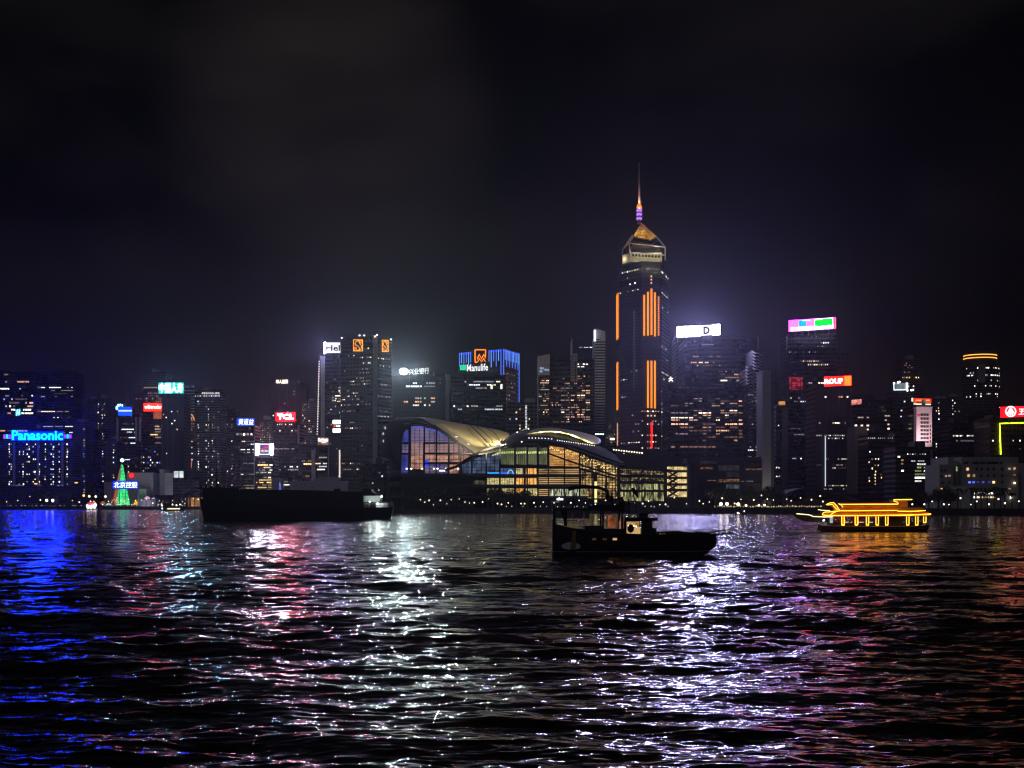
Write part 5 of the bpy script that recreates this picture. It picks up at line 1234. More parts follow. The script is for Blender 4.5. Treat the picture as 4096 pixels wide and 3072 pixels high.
bay([(2155, 1946), (2320, 1946), (2320, 1906), (2155, 1906)], LOU, d); bay([(2155, 1983), (2198, 1983), (2198, 1956), (2155, 1956)], LOU, d); bay([(2202, 1985), (2345, 1987), (2345, 1956), (2202, 1956)], MIX, d)
bay([(1895, 1940), (1940, 1940), (1940, 1922), (1895, 1922)], lit_glass('dim_office', (.02, .02, .015), (.22, .20, .12), .6, 0, 3, .2), d)
for X0, X1 in ((2325, 2372), (2390, 2425), (2429, 2468)): bay([(X0, 1998), (X1, 1998), (X1, 1892 + (X0 - 2325) * .26), (X0, 1882 + (X0 - 2325) * .26)], AMB2, d)
bay([(2378, 2010), (2388, 2010), (2388, 1926), (2378, 1926)], glow('lemon_light_column', (1, .92, .35), 1.1, False), d - .6, 'light_column')
mb = MB()
for X, Y0 in ((1885, 1838), (1943.5, 1815), (1998, 1795), (2058, 1788), (2107.5, 1786), (2148.5, 1786), (2191, 1786), (2256, 1793), (2315.5, 1813), (2366, 1834), (2421, 1852), (2469, 1868)): mb.box(px(X, d), px(X + 4.5, d), d - 1.5, d + 1.5, pz(2000, d), pz(Y0, d))
for Y, Xa, Xb in ((1860, 2000, 2192), (1866, 2192, 2320), (1898, 1880, 2325), (1904, 1880, 2325), (1942, 1885, 2350), (1948, 1885, 2350), (1987, 1885, 2350), (1993, 1600, 2470)): mb.box(px(Xa, d), px(Xb, d), d - 1.2, d + 1.2, pz(Y + 6, d), pz(Y, d))
q = resample([(2190, 1812, d - 2), (2260, 1838, d - 2), (2330, 1862, d - 2), (2400, 1884, d - 2), (2480, 1908, d - 2)], 16); mb.tube([P(*p) for p in q], .6, 6)
obj('glazing_frame', mb, DARK, rt)
rng = random.Random(12)
bulbs([P(2205 + rng.uniform(0, 255), 0, d - 1) * 1 for _ in range(0)], BULB)
pts = []
for k in range(44):
    X = 2200 + k * 6.2 + rng.uniform(-2, 2); Yr = np.interp(X, [p[0] for p in beam], [p[1] for p in beam]); pts.append(P(X, Yr + 12 + rng.uniform(0, 22) * (.5 + k / 44), d - 1))
bulbs(pts, glow('gallery_bulb', (1, .68, .25), 1.8, False), .34, 'gallery_lamp')
# east link: receding glazed floors, roof edge lamps, braced stair tower
d = 890
mb = MB()
for Y in (1866, 1898, 1924, 1958): mb.loft([[P(2480, Y, 884), P(2560, Y + 2, 888), P(2660, Y + 6, 893)], [P(2480, Y + 7, 884), P(2560, Y + 9, 888), P(2660, Y + 12, 893)]], (0, 3, 0))
mb.loft([[P(2475, 1858, 870), P(2560, 1866, 872), P(2690, 1878, 878)], [P(2475, 1868, 870), P(2560, 1875, 872), P(2690, 1886, 878)]], (0, 25, 0))
mb.box(px(2470, 899), px(2760, 899), 900, 950, GZ, pz(1835, 899)); mb.box(px(2748, 885), px(2768, 885), 884, 905, GZ, pz(1838, 885)); mb.box(px(2772, 885), px(2792, 885), 884, 905, GZ, pz(1838, 885))
mb.prism(foot_box(2470, 2760, 905, 30), pz(1838, 905), pz(1822, 905))
obj('link_block', mb, HOOD, rt)
LNK = lit_glass('link_glass', (.012, .009, .006), (.75, .56, .24), .9, 1.5, 1.2, .55, (1, 1, 1), lw=.25, lo=.48, hi=.72)
LNB = lit_glass('link_glass_base', (.02, .022, .012), (.85, .80, .34), .95, 0, .9, .5, (1.4, 1, .3), lw=.3, lo=.42, hi=.66)
for Y0, Y1, m in ((1875, 1897, LNK), (1907, 1923, LNK), (1934, 1957, LNB), (1967, 2002, LNB)):
    for X in (2482, 2525, 2570, 2615): bay([(X, Y1), (X + 40, Y1 + 3), (X + 40, Y0 + 3), (X, Y0)], m, 893)
STR = lit_glass('stair_glass', (.22, .12, .03), (1, .78, .34), 1.1, 0, 1.4, .35, lw=.12, lo=.32, hi=.6)
for Y0, Y1 in ((1867, 1880), (1890, 1907), (1916, 1933), (1943, 1955), (1966, 1988)):
    for X in (2669, 2696, 2722): bay([(X, Y1), (X + 25, Y1), (X + 25, Y0), (X, Y0)], STR, 886)
mb = MB()
for Y in (1883, 1910, 1936, 1959): mb.box(px(2664, 885), px(2750, 885), 884, 886.5, pz(Y + 5, 885), pz(Y, 885))
for Y in (1884, 1910, 1936, 1960):
    mb.tube([P(2670, Y + 27, 883.5), P(2714, Y, 883.5)], .7, 5); mb.tube([P(2672, Y + 2, 883.5), P(2712, Y + 26, 883.5)], .45, 5)
obj('brace', mb, DARK, rt)
bulbs([P(2455 + 10.3 * k, 1799 + k * 1.2, 896) for k in range(12)], glow('terrace_bulb', (1, .86, .55), 2.2, False), .5, 'terrace_lamp')
# old wing east of it: dark frame with glazed bays
rt2 = root('exhibition_wing', P(2920, 2030, 905), 'dark framed exhibition block with dim glazed bays beside the pale blank tower', 'exhibition block')
mb = MB(); mb.prism(foot_box(2792, 3052, 910, 40), GZ, pz(1828, 910)); mb.prism(foot_box(2670, 2800, 915, 40), pz(1845, 915), pz(1832, 915))
for X in (2868, 2958, 2978): mb.box(px(X, 908), px(X + 5, 908), 907, 910, GZ, pz(1838, 908))
for Y in (1838, 1856, 1884, 1910, 1932, 1956): mb.box(px(2800, 908), px(3050, 908), 908, 910, pz(Y + 6, 908), pz(Y, 908))
for X in (2752, 2774): mb.box(px(X, 878), px(X + 16, 878), 877, 883, GZ, pz(1850, 878))
mb.box(px(2745, 878), px(2800, 878), 876, 900, pz(1850, 878), pz(1832, 878))
obj('frame', mb, matte('warm_grey_concrete', (.085, .075, .068), .8, var=.15, scale=.08), rt2)
def bay2(X0, X1, Y0, Y1, m):
    mb = MB(); mb.box(px(X0, 909), px(X1, 909), 908.6, 909.2, pz(Y1, 909), pz(Y0, 909)); obj('window', mb, m, rt2)
DIM = lit_glass('dim_bay', (.012, .011, .011), (.06, .058, .056), .55, 0, 4, .2)
SHP = lit_glass('shop_bay', (.02, .01, .006), (.85, .40, .18), .6, 0, 1.2, .6, (1, 1, 1.6), lo=.45, hi=.72)
bay2(2873, 2956, 1856, 1882, DIM); bay2(2905, 2956, 1888, 1908, DIM); bay2(2873, 2956, 1915, 1929, SHP); bay2(2905, 2956, 1936, 1954, lit_glass('pale_bay', (.03, .035, .04), (.16, .18, .18), .7, 0, 3, .4))
bay2(2802, 2852, 1868, 1877, SHP); bay2(2802, 2866, 1842, 1855, DIM); bay2(2830, 2866, 1920, 1924, SHP); bay2(2982, 3050, 1874, 1880, SHP); bay2(3004, 3020, 1854, 1861, SHP); bay2(2962, 3012, 1922, 1928, lit_glass('white_bay', (.01, .01, .01), (.6, .6, .6), .7, 0, 1.3, .8, lo=.5, hi=.7)); bay2(2832, 2872, 1970, 1982, MATS['white_bay']); bay2(2888, 2915, 1965, 1990, MATS['white_bay'])
# purple-washed podium behind the barge and low lilac buildings to the west
T('long low podium at the foot of the granite tower, faintly purple', 1160, 1462, 1930, 1215, 30, 2, [], mat=MIDLIT, name='podium_block', cat='podium', top=3)
rt = T('dark stepped terrace block between the podium and the round hood', 1462, 1546, 1862, 960, 26, 5, [D(1870, 2000, .1, 14, 12, 'cb')], slab=28, top=1, name='terrace_block', cat='building')
T('lilac-grey blank hall behind the festive tree', 508, 612, 1895, 1600, 30, 2, [], mat=PALELIT, name='blank_hall', cat='building', fins=10, top=0)
T('grey low hall behind the red side of the festive tree', 416, 506, 1932, 1610, 30, 2, [], mat=MIDLIT, name='ribbed_hall', cat='building', top=0)
T('small pale house with two dark bands near the pink dome', 551, 586, 1960, 1575, 20, 2, [], mat=PALELIT, name='kiosk_house', cat='building', top=0, slab=12)
T('narrow lilac-grey block with ribbed top next to the white double screen', 638, 658, 1882, 1600, 22, 2, [], mat=MIDLIT, name='narrow_block', cat='building', top=0)
rt = T('wider lilac-grey block with ribbed top next to the white double screen', 660, 692, 1896, 1590, 22, 2, [], mat=PALELIT, name='ribbed_block', cat='building', top=0, fins=8)
T('dim low block under the white double screen', 692, 780, 1915, 1585, 22, 0, [D(1925, 1985, .2, 14, 14, 'c')], name='low_block', cat='building', top=0)
sign('white double screen on the low dim block', 694, 734, 1884, 1884, 27, 1580, lit_glass('double_screen', (.35, .42, .42), (.85, .95, .92), 1.1, 0, 6.2, .12), None)
rt = T('greyish low block with a blue light beside the barge cabin', 1086, 1120, 1916, 1420, 20, 2, [], mat=MIDLIT, name='lowrise', cat='building', top=0)
strip(rt, 1117, 1123, 1930, 1965, 1418, lit_glass('blue_flag_light', (.03, .05, .3), (.25, .3, 1), 1, 0, 0, .5), 'lit_banner')
lamp('street_floodlight', P(560, 2010, 1520), 22000, (.78, .72, 1), 2, 'SPOT', (0, 40, 8), 120, .8); lamp('street_floodlight', P(665, 2010, 1530), 22000, (.85, .8, 1), 2, 'SPOT', (0, 40, 10), 110, .8); lamp('street_floodlight', P(1300, 2012, 1150), 9000, (.72, .55, 1), 2, 'SPOT', (0, 50, 6), 140, .8)
# festive ornaments on the striped tower
rt = root('light_decoration', P(755, 1730, 1870), 'golden outline of hanging festive bells on the striped tower', 'light decoration')
GO = glow('festive_gold', (1, .42, .12), 1.5, False)
mb = MB()
for s in (-1, 1): mb.tube([P(760, 1655, 1868), P(760 + s * 8, 1660, 1868), P(760 + s * 15, 1672, 1868), P(760 + s * 17, 1681, 1868)], .5, 5); mb.tube([P(760, 1655, 1868), P(760 + s * 3, 1668, 1868), P(760 + s * 8, 1680, 1868)], .5, 5)
obj('bow', mb, GO, rt)
for X, Y in ((742, 1705), (750, 1702)): mb = MB(); mb.lathe(P(X, Y + 14, 1868), [(1.2, 0), (1.0, 2), (.5, 5), (.2, 8)], 8); obj('bell', mb, glow('bell_gold', (1, .50, .12), 1.8, False), rt)
mb = MB(); mb.tube([P(752, 1680, 1868), P(746, 1700, 1868)], .4, 4); mb.tube([P(760, 1680, 1868), P(763, 1708, 1868)], .4, 4); mb.tube([P(738, 1800, 1868), P(738, 1775, 1868), P(741, 1760, 1868)], .5, 4); obj('tail', mb, GO, rt)
rt = root('light_decoration', P(750, 1875, 1700), 'orange gate-shaped light outline low on the striped tower', 'light decoration')
mb = MB()
for pts in (((733, 1873), (736, 1842), (768, 1841), (764, 1872)), ((740, 1868), (741, 1850), (762, 1849), (760, 1866)), ((748, 1842), (752, 1852), (757, 1842))): mb.tube([P(X, Y, 1700) for X, Y in pts], .45, 4)
obj('outline', mb, glow('festive_orange', (1, .28, .10), .9, False), rt)
rt = root('light_decoration', P(525, 1905, 1595), 'small round red lantern light beside the festive tree', 'light decoration')
mb = MB(); mb.lathe(P(525, 1901, 1595), [(.2, -1.8), (1.7, -.8), (1.7, .8), (.2, 1.8)], 10); obj('lantern', mb, glow('red_lantern', (1, .02, .012), 2), rt)
mb = MB(); c = P(525, 1901, 1594)
for k in range(16): a, b = 2 * math.pi * k / 16, 2 * math.pi * (k + 1) / 16; mb.tube([c + Vector((2.7 * math.cos(a), 0, 2.7 * math.sin(a))), c + Vector((2.7 * math.cos(b), 0, 2.7 * math.sin(b)))], .25, 4)
obj('ring', mb, MATS['red_lantern'], rt)
# ------------------------------------------------------------------ waterfront: festive tree, stalls, lamps, trees
def shore_y(x):
    for a, b in zip(SH, SH[1:]):
        if a[0] <= x <= b[0]: return a[1] + (b[1] - a[1]) * (x - a[0]) / (b[0] - a[0])
    return SH[0][1] if x < SH[0][0] else SH[-1][1]
def shore_pt(X, back=6):
    k = (X - CX) / FPX; y = 900.0
    for _ in range(60): y = y * .5 + .5 * (shore_y(k * y) + back)
    return Vector((k * y, y, GZ))
d = 1545
rt = root('festive_tree', P(485, 2018, d), 'giant green and red cone-shaped light tree with a white ball on top', 'light tree')
GT = lit_glass('tree_green', (.002, .10, .02), (.05, .85, .25), 1.9, 1.6, 0, .3, (2.5, 1, .4), lo=.3, hi=.65)
RT_ = lit_glass('tree_red', (.25, .004, .01), (.75, .02, .04), .75, 0, 0, .12)
mb = MB(); mb.face([P(466, 2020, d - 4), P(520, 2020, d), P(493, 1865, d), P(485, 1855, d - 1)]); mb.face([P(520, 2020, d), P(500, 2020, d + 16), P(488, 1855, d), P(493, 1865, d)]); obj('green_face', mb, GT, rt)
mb = MB(); mb.face([P(443, 2016, d + 2), P(466, 2020, d - 4.05), P(484.6, 1856, d - 1), P(482, 1862, d)]); mb.face([P(500, 2020, d + 16), P(443, 2016, d + 2), P(482, 1862, d), P(488, 1855, d)]); obj('red_face', mb, RT_, rt)
mb = MB()
for k in range(5): mb.tube([P(452 + k * 4, 2015, d - 4.6), P(480 + k, 1880, d - 2)], .3, 4)
obj('rib', mb, glow('tree_rib', (.45, .55, .2), .35, False), rt)
mb = MB(); mb.lathe(P(489, 1841, d), [(.3, -2), (1.7, -1.2), (2.1, 0), (1.7, 1.2), (.3, 2)], 12); obj('ball', mb, glow('white_ball', (.85, 1, 1), 4), rt)
mb = MB()
for k in range(26): u = rng.random(); w = rng.random() ** .6; p = P(446 + 72 * u, 2018 - 20 * w, d - 6); mb.lathe(p, [(.05, -.5), (.5, 0), (.05, .5)], 5)
obj('fairy_light', mb, glow('fairy_yellow', (1, .9, .45), 1.4, False), rt)
rt = sign('blue sign with four white characters crossing the festive tree', 451, 553, 1925, 1925, 29, 1530, glow('royal_board', (.004, .03, .85), 2.4), '北京控股', glow('white_blue_letter', (.8, .92, 1), 2), (.04, .97, .08, .92), .015, shear=.1, legs=True, legh=22, cat='billboard', name='billboard')
def tent(X, Y, w, h, mat, label, dd=1535, nm='stall_tent'):
    rt = root(nm, P(X, Y, dd), label, 'stall tent'); mb = MB(); r = sz(w, dd) / 2; mb.lathe(P(X, Y, dd), [(r, 0), (r * .92, sz(h, dd) * .45), (r * .5, sz(h, dd) * .85), (.1, sz(h, dd))], 12); obj('canopy', mb, mat, rt)
    mb = MB()
    for k in range(4): a = math.pi / 4 + k * math.pi / 2; c = P(X, Y, dd) + Vector((r * .9 * math.cos(a), r * .9 * math.sin(a), 0)); mb.tube([c, (c.x, c.y, GZ)], .12, 4)
    obj('post', mb, DARK, rt)
tent(412, 2018, 22, 13, lit_glass('tent_orange', (.3, .1, .04), (.75, .32, .12), .7, 0, 0, .3), 'orange lit dome tent beside the festive tree')
tent(435, 2021, 22, 9, lit_glass('tent_cyan', (.2, .55, .5), (.6, .95, .9), .9, 0, 0, .3), 'pale cyan lit tent at the red foot of the festive tree')
tent(589, 1996, 23, 11, lit_glass('tent_pink', (.55, .2, .5), (1, .6, .95), .9, 0, 0, .3), 'pink lit dome tent on a dark platform')
tent(613, 1996, 14, 6, lit_glass('tent_lilac', (.3, .25, .8), (.7, .65, 1), .9, 0, 0, .3), 'small lilac lit dome tent beside the pink one')
rt = root('light_castle', P(541, 2020, d), 'small yellow lit castle-like amusement with two spikes', 'amusement')
mb = MB(); mb.xprism([(px(531, d), pz(2019, d)), (px(552, d), pz(2019, d)), (px(552, d), pz(1995, d)), (px(549, d), pz(2006, d)), (px(545, d), pz(2011, d)), (px(541, d), pz(2000, d)), (px(537, d), pz(2011, d))], d, d + 3); obj('body', mb, glow('castle_yellow', (1, .5, .03), 1.1, False), rt)
rt = root('platform_shed', P(585, 2000, 1540), 'dark platform shed under the pink dome', 'shed'); mb = MB(); mb.box(px(552, 1540), px(640, 1540), 1538, 1552, GZ, pz(1998, 1540)); obj('body', mb, DARK, rt)
# street lamps: a pole, a bracket and a glowing globe
LG = {}
def lamp_post(loc, h, mat, label, group, r=.42, arms=1, name='street_lamp'):
    key = (round(h, 1), mat.name, r, arms)
    rt = root(name, loc, label, 'street lamp', group)
    if key not in LG:
        m1 = MB(); m1.tube([(0, 0, 0), (0, 0, h)], [.13, .08], 6); m1.lathe((0, 0, 0), [(.28, 0), (.2, .5), (.1, .7)], 8)
        m2 = MB()
        if arms == 1: m2.lathe((0, 0, h + r * .8), [(.06, -r), (r * .8, -r * .55), (r, 0), (r * .8, r * .55), (.06, r)], 8)
        else:
            for k in range(arms):
                a = 2 * math.pi * k / arms; m1.tube([(0, 0, h), (1.1 * math.cos(a), 1.1 * math.sin(a), h + .3)], .07, 4)
                m2.lathe((1.1 * math.cos(a), 1.1 * math.sin(a), h + .3), [(.06, -r * .7), (r, 0), (.06, r * .7)], 8)
        LG[key] = (m1.mesh('pole', DARK), m2.mesh('globe', mat))
    inst('pole', LG[key][0], rt, loc); inst('globe', LG[key][1], rt, loc)
WL = glow('lamp_warm', (1, .76, .42), 2.6); YL = glow('lamp_yellow', (1, .85, .38), 14); CL_ = glow('lamp_white', (1, .95, .75), 2.6); AL = glow('lamp_amber', (1, .45, .10), 3)
rng = random.Random(21)
seg = [(20, 400, 13, WL, 4.5, 'warm globe lamp on the dark western promenade west of the festive tree', 'lamps on the western promenade', 1984, 2024),
       (405, 800, 18, WL, 4.0, 'small warm lamp on the promenade around the festive tree', 'lamps around the festive tree', 1992, 2024),
       (1640, 1960, 14, WL, 5.0, 'warm globe lamp under the dark trees before the west hall', 'lamps before the west hall', 1996, 2022),
       (1965, 2220, 8, WL, 4.0, 'low warm lamp along the wall before the middle glass hall', 'lamps before the middle hall', 2008, 2026),
       (2230, 2760, 15, CL_, 5.0, 'white globe lamp on the quay behind the dark motor junk', 'lamps behind the motor junk', 1990, 2026),
       (2770, 3050, 9, WL, 4.0, 'dim warm lamp at the foot of the exhibition block', 'lamps at the exhibition block', 1985, 2030),
       (3050, 3320, 8, WL, 6.5, 'tall warm lamp by the pier hall with arched roofs', 'lamps by the pier hall', 1988, 2012),
       (3640, 4090, 12, CL_, 5.5, 'white lamp among the palms by the off-white waterfront block', 'lamps by the waterfront block', 1990, 2036)]
for X0, X1, n, m, h, lab, grp, Ya, Yb in seg:
    for k in range(n):
        X = X0 + (X1 - X0) * (k + rng.uniform(.1, .9)) / n; p = shore_pt(X, rng.uniform(4, 26))
        hh = max(2.2, CAMZ + (HY - rng.uniform(Ya, Yb)) / FPX * p.y - GZ); hh = round(hh * 2) / 2
        lamp_post(p, hh, m, lab, grp, rng.choice([.34, .42, .55]) * max(.8, p.y / 1100))
for X, Y in ((2884, 2021), (2908, 2020), (2953, 2022)):
    p = shore_pt(X, 8); lamp_post(p, CAMZ + (HY - Y) / FPX * p.y - GZ, YL, 'big bright yellow globe lamp on the quay before the exhibition block', 'bright yellow quay lamps', .85)
for X in (2984, 3036, 3058): p = shore_pt(X, 8); lamp_post(p, CAMZ + (HY - 2024) / FPX * p.y - GZ, YL, 'smaller yellow globe lamp on the quay before the pale blank tower', 'smaller yellow quay lamps', .5)
for X in (187, 211): p = shore_pt(X, 8); lamp_post(p, CAMZ + (HY - 2006) / FPX * p.y - GZ, glow('lamp_frost', (1, 1, .9), 4), 'large frosted white globe lamp of a pair near the western railings', 'pair of frosted lamps', 1.5)
for X, Y in ((335, 1986), (357, 1989), (383, 1990), (422, 1990)): p = shore_pt(X, 12); lamp_post(p, CAMZ + (HY - Y) / FPX * p.y - GZ, AL if X < 340 else WL, 'amber teardrop lamp on a thin pole west of the festive tree' if X < 340 else 'warm lamp on a thin pole between the small lit ferry and the festive tree', None if X < 340 else 'thin pole lamps', 1.3)
for X, Y in ((143, 1936), (305, 1932)):
    p = shore_pt(X, 60); lamp_post(p, CAMZ + (HY - Y) / FPX * p.y - GZ, glow('lamp_sodium', (1, .38, .08), 2.2), 'high mast with a cross head of orange floodlights', 'orange high masts', 1.1, 4)
for k in range(46):                                               # lit railing along the eastern quay
    X = 2860 + k * 9.4 + rng.uniform(-2, 2); p = shore_pt(X, 1.5); p.z = GZ
    if X < 3300: lamp_post(p, round(rng.choice([.8, 1.0, 1.2]), 1), glow('rail_light', (1, .74, .36), .8, False), 'low yellow bollard light along the railing of the eastern quay', 'bollard lights on the eastern quay', rng.choice([.25, .32, .4]), name='bollard_light')
for k in range(30):
    X = 2030 + k * 22 + rng.uniform(-8, 8); p = shore_pt(X, 2)
    if rng.random() < .7: lamp_post(p, round(rng.choice([.7, 1.0]), 1), glow('rail_white', (1, .90, .75), .7, False), 'low white bollard light on the quay edge before the glass halls', 'bollard lights before the glass halls', rng.choice([.25, .33]), name='bollard_light')
for k in range(40):
    X = 5 + k * 20 + rng.uniform(-8, 8); p = shore_pt(X, 2)
    if X < 790: lamp_post(p, 1.0, glow('rail_dim', (.9, .85, .85), 1.0, False), 'faint low light on the railing of the western promenade', 'railing lights on the western promenade', rng.choice([.3, .45]), name='bollard_light')
# trees
LEAF = matte('leaf', (.045, .06, .03), .8, var=.4, scale=.4); BARK = matte('bark', (.06, .05, .04), .9)
def tree_meshes(seed, w, h, palm=False):
    r = random.Random(seed); tr = MB(); cr = MB()
    if palm:
        tr.tube([(0, 0, 0), (.15, 0, h * .5), (.3, .1, h)], [.28, .2, .16], 6)
        for k in range(22):
            a = r.uniform(0, 6.28); l = r.uniform(.8, 1.2) * w; up = r.uniform(-.1, .6)
            q = [Vector((.3, .1, h)) + Vector((math.cos(a) * l * t, math.sin(a) * l * t, l * (up * t - .9 * t * t))) for t in (0, .33, .66, 1)]
            s = Vector((-math.sin(a), math.cos(a), 0)) * .3
            for i in range(3): cr.face([q[i] - s, q[i] + s, q[i + 1] + s * (1 - i * .4), q[i + 1] - s * (1 - i * .4)])
    else:
        tr.tube([(0, 0, 0), (r.uniform(-.2, .2), 0, h * .35), (r.uniform(-.4, .4), 0, h * .6)], [.38, .28, .12], 6)
        cl = [(Vector((r.uniform(-.6, .6) * w, r.uniform(-.6, .6) * w, h * r.uniform(.45, .85))), r.uniform(.35, .6) * w) for _ in range(9)]
        for c, R_ in cl:
            tr.tube([(0, 0, h * .4), tuple(c)], [.16, .05], 4)
            for _ in range(70):
                v = Vector((r.gauss(0, 1), r.gauss(0, 1), r.gauss(0, .8))).normalized() * R_ * r.random() ** .35
                p = c + v; a = Vector((r.gauss(0, 1), r.gauss(0, 1), r.gauss(0, 1))).normalized() * r.uniform(.18, .42); b = a.orthogonal().normalized() * r.uniform(.12, .3)
                cr.face([p - a, p - b, p + a, p + b])
    return tr.mesh('trunk', BARK), cr.mesh('crown', LEAF)
TM = [tree_meshes(k, 3.6, 8) for k in range(4)]; PM = [tree_meshes(50 + k, 2.6, 7.5, True) for k in range(2)]
def plant_tree(X, s, label, group, palm=False, back=None):
    p = shore_pt(X, back if back is not None else rng.uniform(12, 34)); t, c = rng.choice(PM if palm else TM)
    rt = root('palm_tree' if palm else 'tree', p, label, 'palm' if palm else 'tree', group); a = rng.uniform(0, 6.28)
    inst('trunk', t, rt, p, a, (s, s, s)); inst('crown', c, rt, p, a, (s * rng.uniform(.95, 1.3), s, s))
for X in (30, 58, 84, 128, 160, 235, 262, 290): plant_tree(X, rng.uniform(1.0, 1.5) * (1.9 if X in (30, 58) else 1.5), 'dark round tree on the western promenade before the housing block', 'trees on the western promenade')
for X in (1500, 1560, 1650, 1672, 1694, 1716, 1740, 1770, 1800): plant_tree(X, rng.uniform(1.2, 1.6), 'dark bushy tree below the terrace of the west hall', 'trees below the west hall')
for X in (1950, 1972, 1996, 2018, 2044, 2066, 2088, 2110): plant_tree(X, rng.uniform(1.25, 1.7), 'dark bushy tree before the lit offices of the middle hall', 'trees before the middle hall')
for X in (2860, 2890, 2930, 2975, 3005, 3035, 3066, 3090, 3110): plant_tree(X, rng.uniform(1.25, 1.7), 'dark tree before the exhibition block and the pale blank tower', 'trees before the exhibition block')
for X in (3640, 3668, 3690, 3716, 3752, 3776, 3800): plant_tree(X, rng.uniform(1.0, 1.45), 'dark leafy tree between the golden boat and the white front block', 'trees east of the golden boat')
for X in (3830, 3884, 3902, 3925, 3950, 3978, 4004, 4020, 4048): plant_tree(X, rng.uniform(1.0, 1.4), 'dark palm on the quay before the off-white waterfront block', 'palms before the waterfront block', True)
for X in (745, 762): plant_tree(X, 2.2, 'bare-looking palm beside the orange lit kiosk west of the barge', 'palms by the orange kiosk', True, 8)
rt = root('lit_kiosk', P(775, 2025, 1490), 'orange lit kiosk behind the stern of the barge', 'kiosk')
mb = MB(); mb.box(px(752, 1500), px(815, 1500), 1500, 1510, GZ, pz(1990, 1500)); obj('body', mb, lit_glass('kiosk_orange', (.10, .04, .012), (.65, .32, .10), .75, 0, 6, .15), rt)
mb = MB(); mb.box(px(745, 1499), px(820, 1499), 1497, 1512, pz(1990, 1500), pz(1986, 1500)); obj('roof', mb, DARK, rt)
rt = root('pier_shed', P(675, 2025, 1490), 'dark open pier shed with lights inside, behind the small dark ferry', 'pier shed')
mb = MB(); mb.box(px(622, 1495), px(745, 1495), 1494, 1512, pz(1988, 1495), pz(1980, 1495))
for X in range(626, 745, 14): mb.box(px(X, 1495), px(X + 2, 1495), 1495, 1497, GZ, pz(1987, 1495))
mb.box(px(622, 1495), px(745, 1495), 1509, 1511, GZ, pz(1987, 1495)); obj('body', mb, DARK, rt)
for k in range(16): mb = MB(); mb.lathe(P(632 + k * 7 + rng.uniform(-3, 3), rng.uniform(1994, 2020), 1493), [(.1, -.5), (.5, 0), (.1, .5)], 6); obj('lamp', mb, glow('shed_lamp', (1, .85, .6), 2, False), rt)
rt = root('entrance_canopy', P(2240, 2025, 850), 'small lit entrance canopy before the middle glass hall', 'canopy')
mb = MB(); mb.box(px(2205, 850), px(2238, 850), 848, 856, pz(2010, 850), pz(2004, 850)); [mb.box(px(X, 850), px(X + 1.5, 850), 849, 850, GZ, pz(2010, 850)) for X in (2207, 2220, 2235)]; obj('roof', mb, CONC, rt)
mb = MB(); mb.box(px(2226, 850), px(2252, 850), 846, 847, pz(2001, 850), pz(1993, 850)); obj('light_box', mb, glow('ice_light', (.75, .95, 1), 1.8, False), rt)

# ------------------------------------------------------------------ people
SKIN = matte('skin', (.35, .22, .16), .6, var=.1); HAIR = matte('hair', (.012, .01, .009), .6); CLOTH = [matte('dark_cloth', (.02, .02, .024), .85), matte('grey_cloth', (.07, .07, .075), .85), matte('brown_cloth', (.06, .04, .03), .85)]
def body_mesh(pose, h=1.72):
    """one continuous figure grown on a skeleton; pose: standing or seated"""
    s = h / 1.72; V, E, Rr = [], [], []
    def v(p, r, link=None):
        V.append(Vector(p) * s); Rr.append(r * s)
        if link is not None: E.append((link, len(V) - 1))
        return len(V) - 1
    hip = .96 if pose == 'stand' else .50
    pel = v((0, 0, hip), .135)
    w = v((0, .0, hip + .20), .125, pel); ch = v((0, .0, hip + .40), .15, w); nk = v((0, .01, hip + .54), .058, ch); hd = v((0, -.01, hip + .64), .085, nk); tp = v((0, .0, hip + .76), .082, hd)
    v((0, -.10, hip + .66), .018, hd)
    for sd in (-1, 1):
        sh = v((sd * .17, 0, hip + .47), .062, ch)
        if pose == 'stand': el = v((sd * .23, .02, hip + .19), .042, sh); wr = v((sd * .24, -.06, hip - .04), .03, el)
        else: el = v((sd * .24, -.02, hip + .22), .042, sh); wr = v((sd * .15, -.22, hip + .14), .03, el)
        dv = (V[wr] - V[el]).normalized() / s
        pm = v(V[wr] / s + dv * .06, .034, wr)
        for f in range(4): a = v(V[pm] / s + dv * (.05 + .006 * (1.5 - abs(f - 1.2))) + Vector((0, (f - 1.5) * .018, 0)), .008, pm); v(V[a] / s + dv * .03 + Vector((-sd * .012, 0, 0)), .007, a)
        v(V[wr] / s + dv * .05 + Vector((0, -.05, 0)), .009, wr)
        lh = v((sd * .09, 0, hip - .06), .092, pel)
        if pose == 'stand': kn = v((sd * .10, -.02, .50), .062, lh); an = v((sd * .11, .02, .09), .042, kn)
        else: kn = v((sd * .11, -.42, hip + .0), .066, lh); an = v((sd * .11, -.40, .09), .042, kn)
        v(V[an] / s + Vector((0, -.17, -.05)), .036, an)
    me = bpy.data.meshes.new('person'); me.from_pydata([tuple(p) for p in V], E, []); me.update()
    o = bpy.data.objects.new('person', me); COL.objects.link(o)
    md = o.modifiers.new('skin', 'SKIN'); sm = o.modifiers.new('sub', 'SUBSURF'); sm.levels = sm.render_levels = 1
    for i, sv in enumerate(me.skin_vertices[0].data): sv.radius = (Rr[i], Rr[i]); sv.use_root = i == 0
    dg = bpy.context.evaluated_depsgraph_get(); m2 = bpy.data.meshes.new_from_object(o.evaluated_get(dg))
    bpy.data.objects.remove(o); m2.materials.clear(); m2.materials.append(SKIN)
    m2.materials.append(CLOTH[0])
    for p in m2.polygons:
        p.use_smooth = True; c = p.center
        p.material_index = 1 if c.z < hip * s + .52 * s and (abs(c.x) < .21 * s or c.z > hip * s + .18 * s) else 0
    return m2, hip * s
